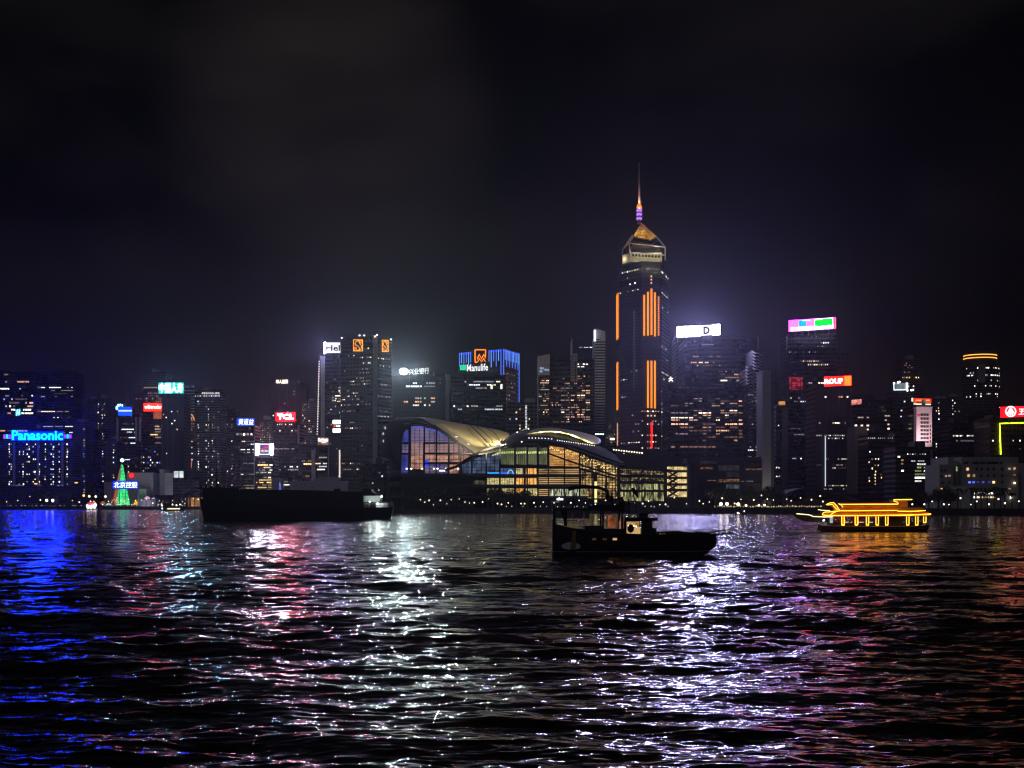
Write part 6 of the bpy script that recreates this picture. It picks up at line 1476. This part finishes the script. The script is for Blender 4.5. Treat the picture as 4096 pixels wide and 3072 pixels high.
BM = {k: body_mesh(k) for k in ('stand', 'sit')}
def person(loc, pose, rot, label, top=0, scale=1.0, group=None):
    me, hip = BM[pose]; rt = root('person', loc, label, 'person', group)
    o = inst('body', me, rt, loc, rot, (scale,) * 3)
    hr = MB(); z = hip + .70; hr.lathe((0, .02, z), [(.095, -.06), (.10, .0), (.085, .07), (.02, .105)], 10)
    inst('hair', hr.mesh('hair', HAIR), rt, loc, rot, (scale,) * 3)
    j = MB(); j.lathe((0, 0, hip), [(.19, -.05), (.165, .2), (.20, .40), (.16, .50), (.07, .56)], 12)
    ob = inst('jacket', j.mesh('jacket', CLOTH[top]), rt, loc, rot, (scale, scale * .78, scale))
    return rt

# ------------------------------------------------------------------ the dark motor junk
d = 137; u = d / FPX
def JP(X, Y, dy=0): return P(X, Y, d + dy)
rt = root('motor_junk', P(2510, 2215, d), 'dark wooden motor junk with a warm lit cabin, sailing across the middle water', 'boat')
AWN, at_, ao_ = _new('pale_awning')                              # thin canvas the city shines through
_d, _t, _m = N(at_, 'ShaderNodeBsdfDiffuse'), N(at_, 'ShaderNodeBsdfTranslucent'), N(at_, 'ShaderNodeMixShader')
_d.inputs[0].default_value = _t.inputs[0].default_value = (.62, .60, .62, 1); _m.inputs[0].default_value = .6
at_.links.new(_d.outputs[0], _m.inputs[1]); at_.links.new(_t.outputs[0], _m.inputs[2]); at_.links.new(_m.outputs[0], ao_.inputs[0])
HULL = matte('dark_hull', (.012, .009, .008), .45, var=.3, scale=1.2); WOOD = matte('dark_wood', (.02, .014, .010), .5, var=.3, scale=1.5)
prof = [(2211, 2080, 2205, 1.7), (2225, 2100, 2216, 1.95), (2300, 2118, 2221, 2.25), (2400, 2128, 2222, 2.35), (2500, 2136, 2222, 2.35), (2600, 2140, 2222, 2.25), (2700, 2138, 2221, 1.95), (2760, 2134, 2219, 1.5), (2805, 2130, 2214, 1.05), (2835, 2133, 2200, .62), (2862, 2138, 2178, .26), (2880, 2140, 2164, .08)]
rows = []
for X, Yd, Yk, bm in prof:
    row = []
    for k in range(13):
        a = -1 + 2 * k / 12; w = abs(a); yy = math.copysign(bm * (1 - (1 - w) ** 2.2), a); zz = w ** 2.6
        row.append(Vector((px(X, d), d + 2.35 + yy, pz(Yk, d) - .55 + (pz(Yd, d) - pz(Yk, d) + .55) * zz)))
    rows.append(row)
mb = MB(); mb.loft(rows); mb.face(list(reversed(rows[0])))
dk = [r[0] for r in rows], [r[-1] for r in rows]
mb.loft([[p - Vector((0, 0, .55)) for p in dk[0]], [p - Vector((0, 0, .55)) for p in dk[1]]])
obj('hull', mb, HULL, rt, smooth=False)
mb = MB()
mb.tube([r[0] + Vector((0, -.03, 0)) for r in rows], .07, 6); mb.tube([r[-1] + Vector((0, .03, 0)) for r in rows], .07, 6)
mb.tube([r[1] + Vector((0, -.02, -.1)) for r in rows], .05, 5)
mb.loft([[JP(2868, 2136, 2.0), JP(2930, 2124, 2.25)], [JP(2868, 2145, 2.1), JP(2932, 2133, 2.28)], [JP(2868, 2145, 2.6), JP(2932, 2133, 2.42)], [JP(2868, 2136, 2.7), JP(2930, 2124, 2.45)]]); mb.tube([JP(2820, 2134, 2.3), JP(2900, 2118, 2.35)], .09, 6)
obj('rail', mb, WOOD, rt)
q = [r[2] for r in rows]; mb = MB(); mb.loft([[Vector((p.x, p.y - .03, .42 + .16 * max(0, (i - 6) / 5) ** 2)) for i, p in enumerate(q)], [Vector((p.x, p.y - .03, .36 + .16 * max(0, (i - 6) / 5) ** 2)) for i, p in enumerate(q)]], (0, .02, 0)); obj('waterline_stripe', mb, matte('white_stripe', (.30, .29, .28), .6), rt)
# main deck house, wheelhouse, fore cabin
y0, y1 = d + .5, d + 4.2
mb = MB(); zt = pz(2060, d); zw = pz(2138, d)
def jbox(X0, X1, Ya, Yb, a=.0, b=0.0, m=mb): m.box(px(X0, d), px(X1, d), y0 + a, y1 - b, pz(Yb, d), pz(Ya, d))
for X in (2216, 2262, 2410, 2486):
    for e0, e1 in ((0, 3.55), (3.55, 0)): m_ = MB(); jbox(X, X + 7, 2042, 2104 if X < 2300 else 2140, e0, e1, m_); obj('post', m_, WOOD, rt)
m_ = MB(); m_.xprism([(px(2240, d), pz(2040, d)), (px(2258, d), pz(2040, d)), (px(2270, d), pz(2085, d)), (px(2258, d), pz(2085, d))], y0, y0 + .12); obj('post', m_, WOOD, rt)
jbox(2500, 2632, 2074, 2084, -.25, -.25); jbox(2498, 2508, 2084, 2145); jbox(2570, 2580, 2084, 2145, 0, 3.6); jbox(2508, 2570, 2143, 2150, 0, 3.6); jbox(2508, 2570, 2082, 2086, 0, 3.6)
jbox(2580, 2612, 2084, 2145); jbox(2612, 2628, 2112, 2145); jbox(2410, 2500, 2116, 2150); jbox(2340, 2410, 2104, 2150); jbox(2508, 2575, 2100, 2150, 3.3, 0)
obj('cabin', mb, WOOD, rt)
mb = MB(); jbox(2212, 2505, 2036, 2042, -.35, -.35, mb); mb.loft([[JP(2212, 2033, .2), JP(2360, 2034, .2), JP(2508, 2044, .2)], [JP(2212, 2033, 4.6), JP(2360, 2034, 4.6), JP(2508, 2044, 4.6)]], (0, 0, -.12)); jbox(2500, 2632, 2070, 2074, -.4, -.4, mb); obj('roof', mb, HULL, rt)
mb = MB()
for X in (2218, 2248, 2290, 2336): mb.tube([JP(X, 2078, .3), JP(X, 2098, .3)], .03, 4)
mb.tube([JP(2214, 2079, .3), JP(2336, 2084, .3)], .035, 5); mb.tube([JP(2214, 2090, .3), JP(2336, 2093, .3)], .02, 4); mb.tube([JP(2214, 2079, 4.3), JP(2336, 2084, 4.3)], .035, 5)
obj('aft_rail', mb, WOOD, rt)
for X0, X1 in ((2221, 2252), (2262, 2288), (2290, 2334), (2338, 2358)):
    mb = MB(); mb.loft([[JP(X0 + (X1 - X0) * k / 6, 2045, 4.1 + .06 * math.sin(k * 2.1)) for k in range(7)], [JP(X0 + (X1 - X0) * k / 6, 2074, 4.1 + .06 * math.sin(k * 2.1 + 1)) for k in range(7)]], (0, .02, 0)); obj('awning_sheet', mb, AWN, rt)
mb = MB(); jbox(2632, 2810, 2130, 2152, .35, .35, mb); mb.loft([[JP(2628, 2126, .8), JP(2720, 2124, .8), JP(2812, 2134, 1.4)], [JP(2628, 2126, 3.9), JP(2720, 2124, 3.9), JP(2812, 2134, 3.3)]], (0, 0, -.15)); obj('fore_cabin', mb, WOOD, rt)
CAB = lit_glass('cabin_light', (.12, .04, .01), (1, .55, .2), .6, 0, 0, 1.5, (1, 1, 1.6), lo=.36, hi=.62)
def jwin(X0, X1, Ya, Yb, mat, dy=.42, nm='window'):
    mb = MB(); mb.box(px(X0, d), px(X1, d), d + dy, d + dy + .04, pz(Yb, d), pz(Ya, d)); obj(nm, mb, mat, rt)
jwin(2509, 2569, 2088, 2142, CAB, 3.2, 'glowing_wall'); jwin(2527, 2570, 2110, 2142, glow('cabin_warm', (1, .62, .26), .6, False), 2.2, 'lit_or_reflection_panel')  # wall and panel glow themselves; the lamplight is put into their colour
mb = MB(); mb.lathe(JP(2523, 2112, 1.4), [(.02, -.5), (.30, -.3), (.34, .05), (.18, .3), (.02, .38)], 10); obj('seat_back', mb, HULL, rt)
bulbs2 = [(2514, 2104), (2536, 2103), (2545, 2106)]
for X, Y in bulbs2: mb = MB(); mb.lathe(JP(X, Y, 2.0), [(.02, -.09), (.10, 0), (.02, .09)], 8); obj('cabin_lamp', mb, glow('cabin_bulb', (1, .8, .5), 2.5), rt)
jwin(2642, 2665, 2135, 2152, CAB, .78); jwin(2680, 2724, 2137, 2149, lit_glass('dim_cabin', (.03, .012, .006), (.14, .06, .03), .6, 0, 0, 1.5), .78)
for X, m in ((2368, 'dim'), (2411, 'dim'), (2451, 'lit')): jwin(X, X + 17, 2152, 2161, MATS['cabin_warm'] if m == 'lit' else MATS['dim_cabin'], .0, 'porthole')
mb = MB(); mb.box(px(2440, d), px(2474, d), d + 3.0, d + 3.1, pz(2112, d), pz(2062, d)); obj('saloon_glow', mb, lit_glass('saloon_red', (.02, .006, .003), (.45, .13, .05), .7, 0, 0, .8), rt)
mb = MB(); mb.lathe(JP(2483, 2096, 1.5), [(.02, -.75), (.14, -.6), (.18, .0), (.10, .45), (.02, .6)], 8); obj('glowing_curtain', mb, lit_glass('curtain_pink', (.3, .08, .04), (.95, .42, .28), .55, 0, 0, 2), rt)  # curtain glows itself, cabin light put into its colour
pb = MB()
for k in range(2): pass
ring = [(math.cos(2 * math.pi * k / 24), math.sin(2 * math.pi * k / 24)) for k in range(24)]
pb.xprism([(px(2284 + 38 * c * (1 - .10 * s), d), pz(2184 - 15 * s - 3 * c * .0, d)) for c, s in ring], d + .02, d + .12)
brd = root('paddle_board', P(2284, 2199, d), 'white paddle board hanging flat against the stern quarter of the junk', 'paddle board'); obj('board', pb, matte('board_white', (.62, .62, .66), .5, var=.06), brd)
mb = MB(); mb.xprism([(px(2290, d), pz(2122, d)), (px(2304, d), pz(2124, d)), (px(2303, d), pz(2180, d)), (px(2296, d), pz(2200, d)), (px(2280, d), pz(2198, d)), (px(2287, d), pz(2160, d))], d - .1, d + .0); fr = root('boat_fender', P(2290, 2200, d), 'long ochre fender roll hanging over the paddle board', 'fender'); obj('roll', mb, matte('ochre_canvas', (.30, .16, .05), .8), fr)
mb = MB(); c = [JP(2278, 1957, 1.0), JP(2300, 1950, 1.0), JP(2350, 1948, 1.0), JP(2395, 1950, 1.0), JP(2435, 1964, 1.0)]; c2 = [p + Vector((0, 2.8, .1)) for p in c]; mb.loft([c, [a.lerp(b, .5) + Vector((0, 0, .15)) for a, b in zip(c, c2)], c2], (0, 0, -.16)); obj('bimini', mb, matte('dark_canvas', (.015, .014, .014), .9), rt)
mb = MB()
for X in (2290, 2428):
    for dy in (1.1, 3.6): mb.tube([JP(X, 1960, dy), JP(X + (6 if X < 2300 else -4), 2036, dy)], .035, 5)
obj('bimini_pole', mb, WOOD, rt)
mb = MB(); mb.tube([JP(2552, 2072, 2.3), JP(2540, 2000, 2.3), JP(2530, 1965, 2.3)], [.07, .06, .04], 6); mb.loft([[JP(2524, 1952, 2.3), JP(2536, 1975, 2.3), JP(2552, 1992, 2.3)], [JP(2536, 1950, 2.3), JP(2552, 1972, 2.3), JP(2556, 1990, 2.3)]], (0, .1, 0)); mb.box(px(2560, d), px(2600, d), d + 1.5, d + 3, pz(2070, d), pz(2052, d)); mb.tube([JP(2570, 2052, 2), JP(2572, 2030, 2)], .03, 4); mb.tube([JP(2590, 2052, 2), JP(2594, 2036, 2)], .03, 4); obj('mast', mb, WOOD, rt)
mb = MB(); mb.box(px(2370, d), px(2500, d), d + .6, d + 4.0, pz(2036, d), pz(2018, d)); mb.box(px(2350, d), px(2440, d), d + .9, d + 1.6, pz(2036, d), pz(2024, d)); obj('deck_bench', mb, HULL, rt)
zr = pz(2036, d); zb = pz(2018, d)
person(JP(2431, 2018, 1.4) * 1, 'sit', 0.5, 'seated person in dark clothes on the junk roof under the awning edge', 0, 1.0)
bpy.context.view_layer.update()
person(Vector((px(2452, d), d + 1.8, zb - .45)), 'stand', 2.6, 'person in dark coat standing close beside the seated one on the junk roof', 0, .86)
person(Vector((px(2484, d), d + 1.3, zb - .5)), 'stand', -.8, 'broad-jacketed person in the middle of the junk roof', 1, .84)
person(Vector((px(2496, d), d + 2.0, zb - .5)), 'sit', .8, 'shorter person seated beside the broad-jacketed one', 2, 1.0)
person(Vector((px(2521, d), d + 1.6, pz(2070, d))), 'stand', 1.5, 'lone person standing upright on the wheelhouse roof beside the mast', 0, 1.04)

# ------------------------------------------------------------------ the barge
d = 465
rt = root('cargo_barge', P(1180, 2080, d), 'long black cargo barge with white lamps on its stern house', 'barge')
BLK = matte('black_hull', (.006, .006, .0065), .55, var=.4, scale=.25)
def bx(m, X0, X1, Ya, Yb, y0=0, y1=11): m.box(px(X0, d), px(X1, d), d + y0, d + y1, pz(Yb, d), pz(Ya, d))
top = [(786, 1993), (800, 1994), (812, 1997), (960, 2010), (1200, 2026), (1370, 2031), (1480, 2029), (1560, 2029), (1569, 2033)]
rows = []
for X, Yt, ins, hb in ((787, 1993, 20, 2.2), (800, 1994, 9, 4.0), (830, 2000, 2, 5.6), (960, 2010, 0, 6), (1200, 2026, 0, 6), (1400, 2031, 0, 6), (1500, 2029, 0, 5.8), (1550, 2029, 3, 4.6), (1569, 2032, 14, 3)):
    xb = X + (ins if X < 900 else -ins)
    rows.append([Vector((px(X, d), d + 6 - hb, pz(Yt, d))), Vector((px((X + xb) / 2, d), d + 6 - hb * .96, pz(2050, d))), Vector((px(xb, d), d + 6 - hb * .85, -.8)), Vector((px(xb, d), d + 6 + hb * .85, -.8)), Vector((px((X + xb) / 2, d), d + 6 + hb * .96, pz(2050, d))), Vector((px(X, d), d + 6 + hb, pz(Yt, d)))])
mb = MB(); mb.loft(rows); mb.face(rows[0]); mb.face(list(reversed(rows[-1]))); mb.loft([[r[0] - Vector((0, 0, .4)) for r in rows], [r[-1] - Vector((0, 0, .4)) for r in rows]])
obj('hull', mb, BLK, rt)
mb = MB(); mb.xprism([(px(X, d), pz(Y, d)) for X, Y in ((955, 2040), (952, 1957), (1200, 1960), (1330, 1963), (1450, 1967), (1452, 2040))], d + 1.2, d + 10.8); bx(mb, 1330, 1358, 1954, 1966, 3, 6); obj('hold_wall', mb, BLK, rt)
mb = MB(); bx(mb, 809, 955, 1951, 2030, .8, 11); bx(mb, 788, 812, 1953, 1956, 1, 10); bx(mb, 791, 802, 1944, 1953, 3, 6)
for X, w, Y in ((816, 6, 1938), (835, 10, 1944), (864, 9, 1936), (888, 6, 1941), (904, 5, 1944), (850, 30, 1947)): bx(mb, X, X + w, Y, 1952, 2, 5)
mb.tube([P(910, 1946, d + 1.2), P(944, 1948, d + 1.2), P(952, 1957, d + 1.2)], .16, 5); mb.tube([P(930, 1951, d + 1.2), P(938, 1948, d + 1.2)], .12, 5)
obj('bridge_house', mb, BLK, rt)
mb = MB(); mb.tube([P(867, 1950, d + 4), P(867, 1885, d + 4), P(868, 1845, d + 4)], [.32, .2, .06], 6)
for X0, X1, Y in ((854, 882, 1879), (856, 878, 1902), (854, 880, 1925), (812, 828, 1924)): mb.tube([P(X0, Y, d + 4), P((X0 + X1) / 2, Y + 1, d + 4), P(X1, Y, d + 4)], [.1, .2, .1], 5)
mb.tube([P(855, 1870, d + 4), P(855, 1880, d + 4)], .1, 4); mb.tube([P(855, 1897, d + 4), P(855, 1902, d + 4)], .1, 4); mb.tube([P(821, 1940, d + 4), P(820, 1925, d + 4)], .18, 5)
obj('mast', mb, BLK, rt)
mb = MB(); mb.tube([P(1459, 1967, d + 5), P(1459, 1840, d + 5)], [.22, .1], 6); mb.lathe(P(1456, 1837, d + 5), [(.05, -.2), (.2, 0), (.05, .2)], 6); obj('derrick_pole', mb, BLK, rt)
GW = matte('white_deckhouse', (.42, .44, .43), .6, var=.12, scale=.4)
mb = MB(); bx(mb, 1362, 1424, 1983, 2006, 3, 9); bx(mb, 1424, 1520, 1981, 2009, 4, 9); bx(mb, 1370, 1548, 2010, 2032, 3.5, 9.5); obj('stern_house', mb, GW, rt)
mb = MB(); mb.xprism([(px(X, d), pz(Y, d)) for X, Y in ((1318, 1983), (1440, 1981), (1452, 1956), (1482, 1956), (1486, 1967), (1500, 1974), (1522, 1978), (1522, 1982), (1318, 1985))], d + 1.5, d + 10); bx(mb, 1310, 1548, 2008, 2011, 1.2, 10.5); bx(mb, 1440, 1448, 1983, 2008, 1.6, 2); bx(mb, 1330, 1360, 1986, 2004, 5, 9); obj('deck_roof', mb, BLK, rt)
mb = MB()
for X in (1324, 1336, 1360, 1428): mb.tube([P(X, 1984, d + 1.6), P(X, 2010, d + 1.6)], .1, 4)
for X in (1374, 1400, 1430, 1460, 1500, 1536): mb.tube([P(X, 2010, d + 1.4), P(X, 2032, d + 1.4)], .09, 4)
for Y in (2022, 2026): mb.tube([P(1368, Y, d + .6), P(1560, Y, d + .6)], .05, 4)
obj('railing', mb, BLK, rt)
for X, Y, w, h in ((1386, 2002, 8, 8), (1383, 2024, 6, 7), (1392, 2026, 5, 6), (1401, 2023, 4, 8), (1482, 2022, 6, 8), (1516, 1998, 6, 8), (1440, 2016, 4, 14), (1464, 2015, 3, 15), (1494, 2013, 6, 18)): mb = MB(); bx(mb, X, X + w, Y, Y + h, 2.6, 3.3); obj('door' if h > 10 else 'deck_gear', mb, BLK, rt)
for X, Y, m in ((1388, 1986, 0), (1421, 1985, 1), (1526, 1986, 0), (1428, 2014, 0), (1479, 2008, 0), (1510, 2014, 0)):
    mb = MB(); mb.lathe(P(X, Y, d + 2.4), [(.04, -.24), (.26, -.1), (.26, .12), (.04, .24)], 8); obj('deck_lamp', mb, glow('deck_lamp_light', (.9, 1, .98), 14), rt)
    lamp('deck_lamp_light', P(X, Y, d + 2.0), 420, (.85, 1, .95), .25)
mb = MB(); mb.xprism([(px(X, d), pz(Y, d)) for X, Y in ((1557, 2008), (1566, 2010), (1570, 2030), (1560, 2031))], d + 5, d + 6); obj('stern_flap', mb, matte('brick_red_paint', (.18, .07, .05), .7), rt)
mb = MB(); mb.box(px(1358, d), px(1368, d), d + 2.5, d + 3, pz(2027, d), pz(2019, d)); obj('lit_hatch', mb, glow('hatch_light', (.7, .42, .22), .6, False), rt)
for X in (842, 1045):
    mb = MB(); put_letters(mb, '208', P(X, 1980, d + .78 if X < 900 else d + 1.18), P(X + 30, 1980, d + .78 if X < 900 else d + 1.18), P(X, 1969, d + .78 if X < 900 else d + 1.18), .03, .02); obj('hull_number', mb, matte('faded_paint', (.03, .03, .03), .8), rt)

# ------------------------------------------------------------------ the golden pleasure boat
d = 260
rt = root('pleasure_boat', P(3460, 2127, d), 'golden light-outlined tourist boat with a dragon-like prow', 'boat')
def FP(X, Y, dy=0): return P(X, Y, d + dy)
rows = []
for X, Yt, hb, rise in ((3272, 2098, 1.0, 10), (3285, 2100, 1.9, 3), (3340, 2104, 2.5, 0), (3500, 2106, 2.7, 0), (3640, 2105, 2.6, 0), (3700, 2102, 2.0, 2), (3716, 2099, 1.3, 8)):
    rows.append([FP(X, Yt, 2.7 - hb), FP(X, 2118 - rise, 2.7 - hb * .95), Vector((px(X, d), d + 2.7 - hb * .7, -.5)), Vector((px(X, d), d + 2.7 + hb * .7, -.5)), FP(X, 2118 - rise, 2.7 + hb * .95), FP(X, Yt, 2.7 + hb)])
mb = MB(); mb.loft(rows); mb.face(rows[0]); mb.face(list(reversed(rows[-1]))); mb.loft([[r[0] for r in rows], [r[-1] for r in rows]], (0, 0, -.05)); obj('hull', mb, matte('brown_hull', (.10, .04, .02), .5, var=.3), rt)
mb = MB(); mb.tube([FP(X, Y, dy) for X, Y, dy in ((3280, 2101, .7), (3340, 2104, .15), (3500, 2106, -.05), (3640, 2105, .05), (3704, 2102, .7))], .05, 5); obj('gunwale_stripe', mb, matte('cream_paint', (.6, .5, .45), .5), rt)
RB = matte('red_brown_roof', (.70, .30, .08), .45, var=.25)
mb = MB()
def eaves(X0, X1, Y, Yt, b0, b1, lift=3):
    n = 10; lo0 = [FP(X0 + (X1 - X0) * k / n, Y - lift * max(0, (k - 7) / 3) ** 2, b0) for k in range(n + 1)]; hi0 = [FP(X0 + 10 + (X1 - X0 - 20) * k / n, Yt, b0 + .9) for k in range(n + 1)]
    mb.loft([lo0, hi0, [p + Vector((0, b1 - b0 - 1.8, 0)) for p in hi0], [p + Vector((0, b1 - b0, 0)) for p in lo0]], (0, 0, -.08))
eaves(3290, 3724, 2063, 2047, -.2, 5.6); eaves(3345, 3700, 2044, 2030, .2, 5.2, 1); eaves(3352, 3596, 2018, 2010, .5, 4.9, 0); eaves(3570, 3655, 1999, 1994, 1.0, 4.2, 0)
mb.box(px(3366, d), px(3690, d), d + .9, d + 4.5, pz(2047, d), pz(2040, d)); mb.box(px(3372, d), px(3590, d), d + 1.2, d + 4.2, pz(2030, d), pz(2020, d)); mb.box(px(3580, d), px(3640, d), d + 1.4, d + 4, pz(2030, d), pz(2000, d))
obj('roof', mb, RB, rt)
mb = MB(); mb.box(px(3330, d), px(3700, d), d + 1.6, d + 4.4, pz(2104, d), pz(2088, d)); mb.box(px(3560, d), px(3620, d), d + .8, d + 4.6, pz(2104, d), pz(2064, d)); obj('saloon', mb, matte('brown_panel', (.05, .03, .022), .6), rt)
for X0, X1 in ((3384, 3416), (3438, 3462), (3480, 3500), (3596, 3625)): mb = MB(); mb.box(px(X0, d), px(X1, d), d + 1.4, d + 1.5, pz(2092, d), pz(2087, d)); obj('bench_light', mb, glow('bench_light_dim', (.75, .65, .45), .55, False), rt)
for X in (3340, 3400, 3440, 3524, 3640): person(FP(X, 2103, .9 + (X % 3) * .4), 'stand' if X % 40 else 'sit', X * .7, 'passenger on the open lower deck of the golden boat', 1 if X % 3 else 2, 1.0, 'passengers on the golden boat')
TUB = glow('gold_tube', (1, .36, .016), 8); TUY = glow('yellow_tube', (1, .58, .05), 3.0); TUW = glow('pale_tube', (1, .86, .42), 2.2)
def tubes(pts, mat, r=.055, nm='light_tube', dy=-.35):
    mb = MB(); mb.tube([FP(X, Y, dy) for X, Y in pts], r, 5); obj(nm, mb, mat, rt)
tubes([(3326, 2062.5), (3500, 2062), (3640, 2060), (3724, 2056)], TUB, .065); tubes([(3186, 2055), (3215, 2057), (3240, 2060), (3252, 2066), (3300, 2068), (3330, 2067)], TUW, .07)
tubes([(3364, 2043), (3420, 2043), (3590, 2041.5)], TUB); tubes([(3592, 2045), (3660, 2045), (3702, 2042)], TUB); tubes([(3358, 2017.5), (3590, 2016.5)], TUB, .06); tubes([(3575, 1999), (3648, 1998)], TUY, .085)
tubes([(3354, 2014), (3364, 2020), (3372, 2029)], TUY); tubes([(3574, 2003), (3590, 2009), (3594, 2016)], TUY, .06); tubes([(3272, 2039), (3290, 2041), (3320, 2042)], TUW)
tubes([(3305, 2018), (3318, 2012), (3334, 2010), (3348, 2024), (3354, 2036), (3362, 2043), (3330, 2047), (3300, 2048), (3292, 2052), (3288, 2059), (3300, 2061), (3326, 2062)], TUY, .07, 'prow_outline'); tubes([(3308, 2020), (3330, 2018), (3342, 2032), (3350, 2041)], TUY, .05, 'prow_outline'); tubes([(3322, 2061), (3330, 2053), (3345, 2046)], TUY, .06, 'prow_outline')
mb = MB(); mb.xprism([(px(X, d), pz(Y, d)) for X, Y in ((3305, 2019), (3318, 2013), (3334, 2011), (3348, 2025), (3361, 2043), (3330, 2047), (3340, 2036), (3326, 2022))], d + .0, d + 1.2); obj('prow_figure', mb, RB, rt)
mb = MB(); mb.xprism([(px(X, d), pz(Y, d)) for X, Y in ((3186, 2058), (3240, 2063), (3330, 2069), (3330, 2090), (3225, 2086), (3200, 2072))], d + 1.9, d + 3.6); obj('bow_deck', mb, matte('bow_deck_paint', (.03, .018, .014), .6), rt)
for X in (3372, 3426, 3470, 3509, 3547, 3631, 3667, 3699):
    mb = MB(); mb.box(px(X - 4.6, d), px(X + 4.6, d), d - .1, d + .15, pz(2103 if X < 3690 else 2093, d), pz(2065, d)); obj('column', mb, matte('gilt_paint', (.35, .28, .10), .5), rt)
    for s in (-1, 1): tubes([(X + s * 5.2, 2066), (X + s * 5.2, 2099 if X < 3690 else 2089)], TUB if X in (3372, 3426) else TUY, .055, 'column_tube', -.18)
    tubes([(X - 5.2, 2100 if X < 3690 else 2090), (X + 5.2, 2100 if X < 3690 else 2090)], TUB, .05, 'column_tube', -.18)
mb = MB(); mb.lathe(FP(3295, 2081, -.2), [(.02, -.2), (.22, 0), (.02, .2)], 8); obj('bow_lamp', mb, glow('bow_lamp_light', (1, .95, .95), 5), rt)
mb = MB(); mb.box(px(3320, d), px(3331, d), d - .1, d + .2, pz(2092, d), pz(2066, d)); obj('white_post', mb, glow('white_post_light', (.6, .7, .65), .6, False), rt)
wk = MB(); q0 = [FP(3120 + k * 14, 2124 - 3 * math.sin(k * .7) - (3 if k > 6 else 0), 1.2) for k in range(14)]
for i, p in enumerate(q0): p.z = .22 + .1 * math.sin(i * 1.9)
wk.loft([q0, [p + Vector((0, 2.6 + math.sin(i) * .8, -.05)) for i, p in enumerate(q0)]], (0, 0, -.3)); obj('bow_wave', wk, matte('foam', (.6, .6, .62), .9, var=.5, scale=1.5), kind='stuff')

# ------------------------------------------------------------------ small craft
def small_boat(X0, X1, Yw, d, h, hullm, label, lights, house=True, name='small_ferry'):
    rt = root(name, P((X0 + X1) / 2, Yw, d), label, 'boat'); mb = MB(); L_ = sz(X1 - X0, d); x0 = px(X0, d)
    mb.loft([[Vector((x0 + L_ * u, d + 2 * s * w, z)) for s, z in ((-1, h * .28), (-.8, -.3), (.8, -.3), (1, h * .28))] for u, w in ((0, .5), (.08, .85), (.5, 1), (.85, .8), (1, .1))]); mb.loft([[Vector((x0 + L_ * u, d - 2 * w, h * .27)) for u, w in ((0, .5), (.08, .85), (.5, 1), (.85, .8), (1, .1))], [Vector((x0 + L_ * u, d + 2 * w, h * .27)) for u, w in ((0, .5), (.08, .85), (.5, 1), (.85, .8), (1, .1))]])
    obj('hull', mb, hullm, rt)
    if house:
        mb = MB(); mb.box(x0 + L_ * .08, x0 + L_ * .8, d - 1.5, d + 1.5, h * .27, h * .58); mb.box(x0 + L_ * .05, x0 + L_ * .84, d - 1.8, d + 1.8, h * .58, h * .62)
        for k in range(7): mb.box(x0 + L_ * (.08 + .11 * k), x0 + L_ * (.08 + .11 * k) + .2, d - 1.7, d + 1.7, h * .62, h * .95)
        mb.box(x0 + L_ * .03, x0 + L_ * .86, d - 1.9, d + 1.9, h * .95, h); obj('cabin', mb, hullm, rt)
    for X, Y, r, m in lights: mb = MB(); mb.lathe(P(X, Y, d - 2.1), [(.05, -r), (r, 0), (.05, r)], 7); obj('lamp', mb, m, rt)
CW = glow('craft_white', (1, .97, .9), 3.5, False); CY = glow('craft_yellow', (1, .85, .4), 2.2, False); CP = glow('craft_violet', (.5, .25, 1), 2.2, False); CRD = glow('craft_red', (.9, .08, .15), 1.3, False)
small_boat(346, 390, 2037, 1420, 8, matte('pale_boat', (.5, .5, .5), .6), 'tiny brightly lit ferry with red and violet lights near the western quay', [(349, 2022, 1.2, CW), (357, 2024, 1.4, CW), (366, 2026, 1.2, CW), (374, 2023, 1.0, CW), (383, 2022, 1.3, CW), (352, 2030, 1.5, CW), (378, 2030, 1.2, CW), (364, 2032, 1.4, CY), (371, 2018, 1.6, CP), (360, 2016, 1.8, CRD), (370, 2014, 1.6, CRD), (381, 2015, 1.3, CY)])
small_boat(646, 738, 2044, 1150, 10.5, BLK, 'small dark double-deck ferry with a row of yellow lights', [(k, 2033 + (k % 5), .55, CY) for k in range(672, 722, 5)] + [(648, 2022, .7, CW), (649, 2034, .6, CW), (690, 2018, .6, CW), (706, 2021, .7, CW), (720, 2018, .5, CW)])
small_boat(2938, 2964, 2059, 690, 3.4, BLK, 'tiny dark launch with one warm lamp near the eastern quay', [(2951, 2052, .5, glow('craft_warm', (1, .6, .35), 3, False)), (2956, 2054, .3, CW)], True, 'small_launch')
small_boat(2966, 2990, 2058, 700, 3.2, BLK, 'tiny dark launch following the one with the warm lamp', [(2977, 2045, .3, CW)], True, 'small_launch')
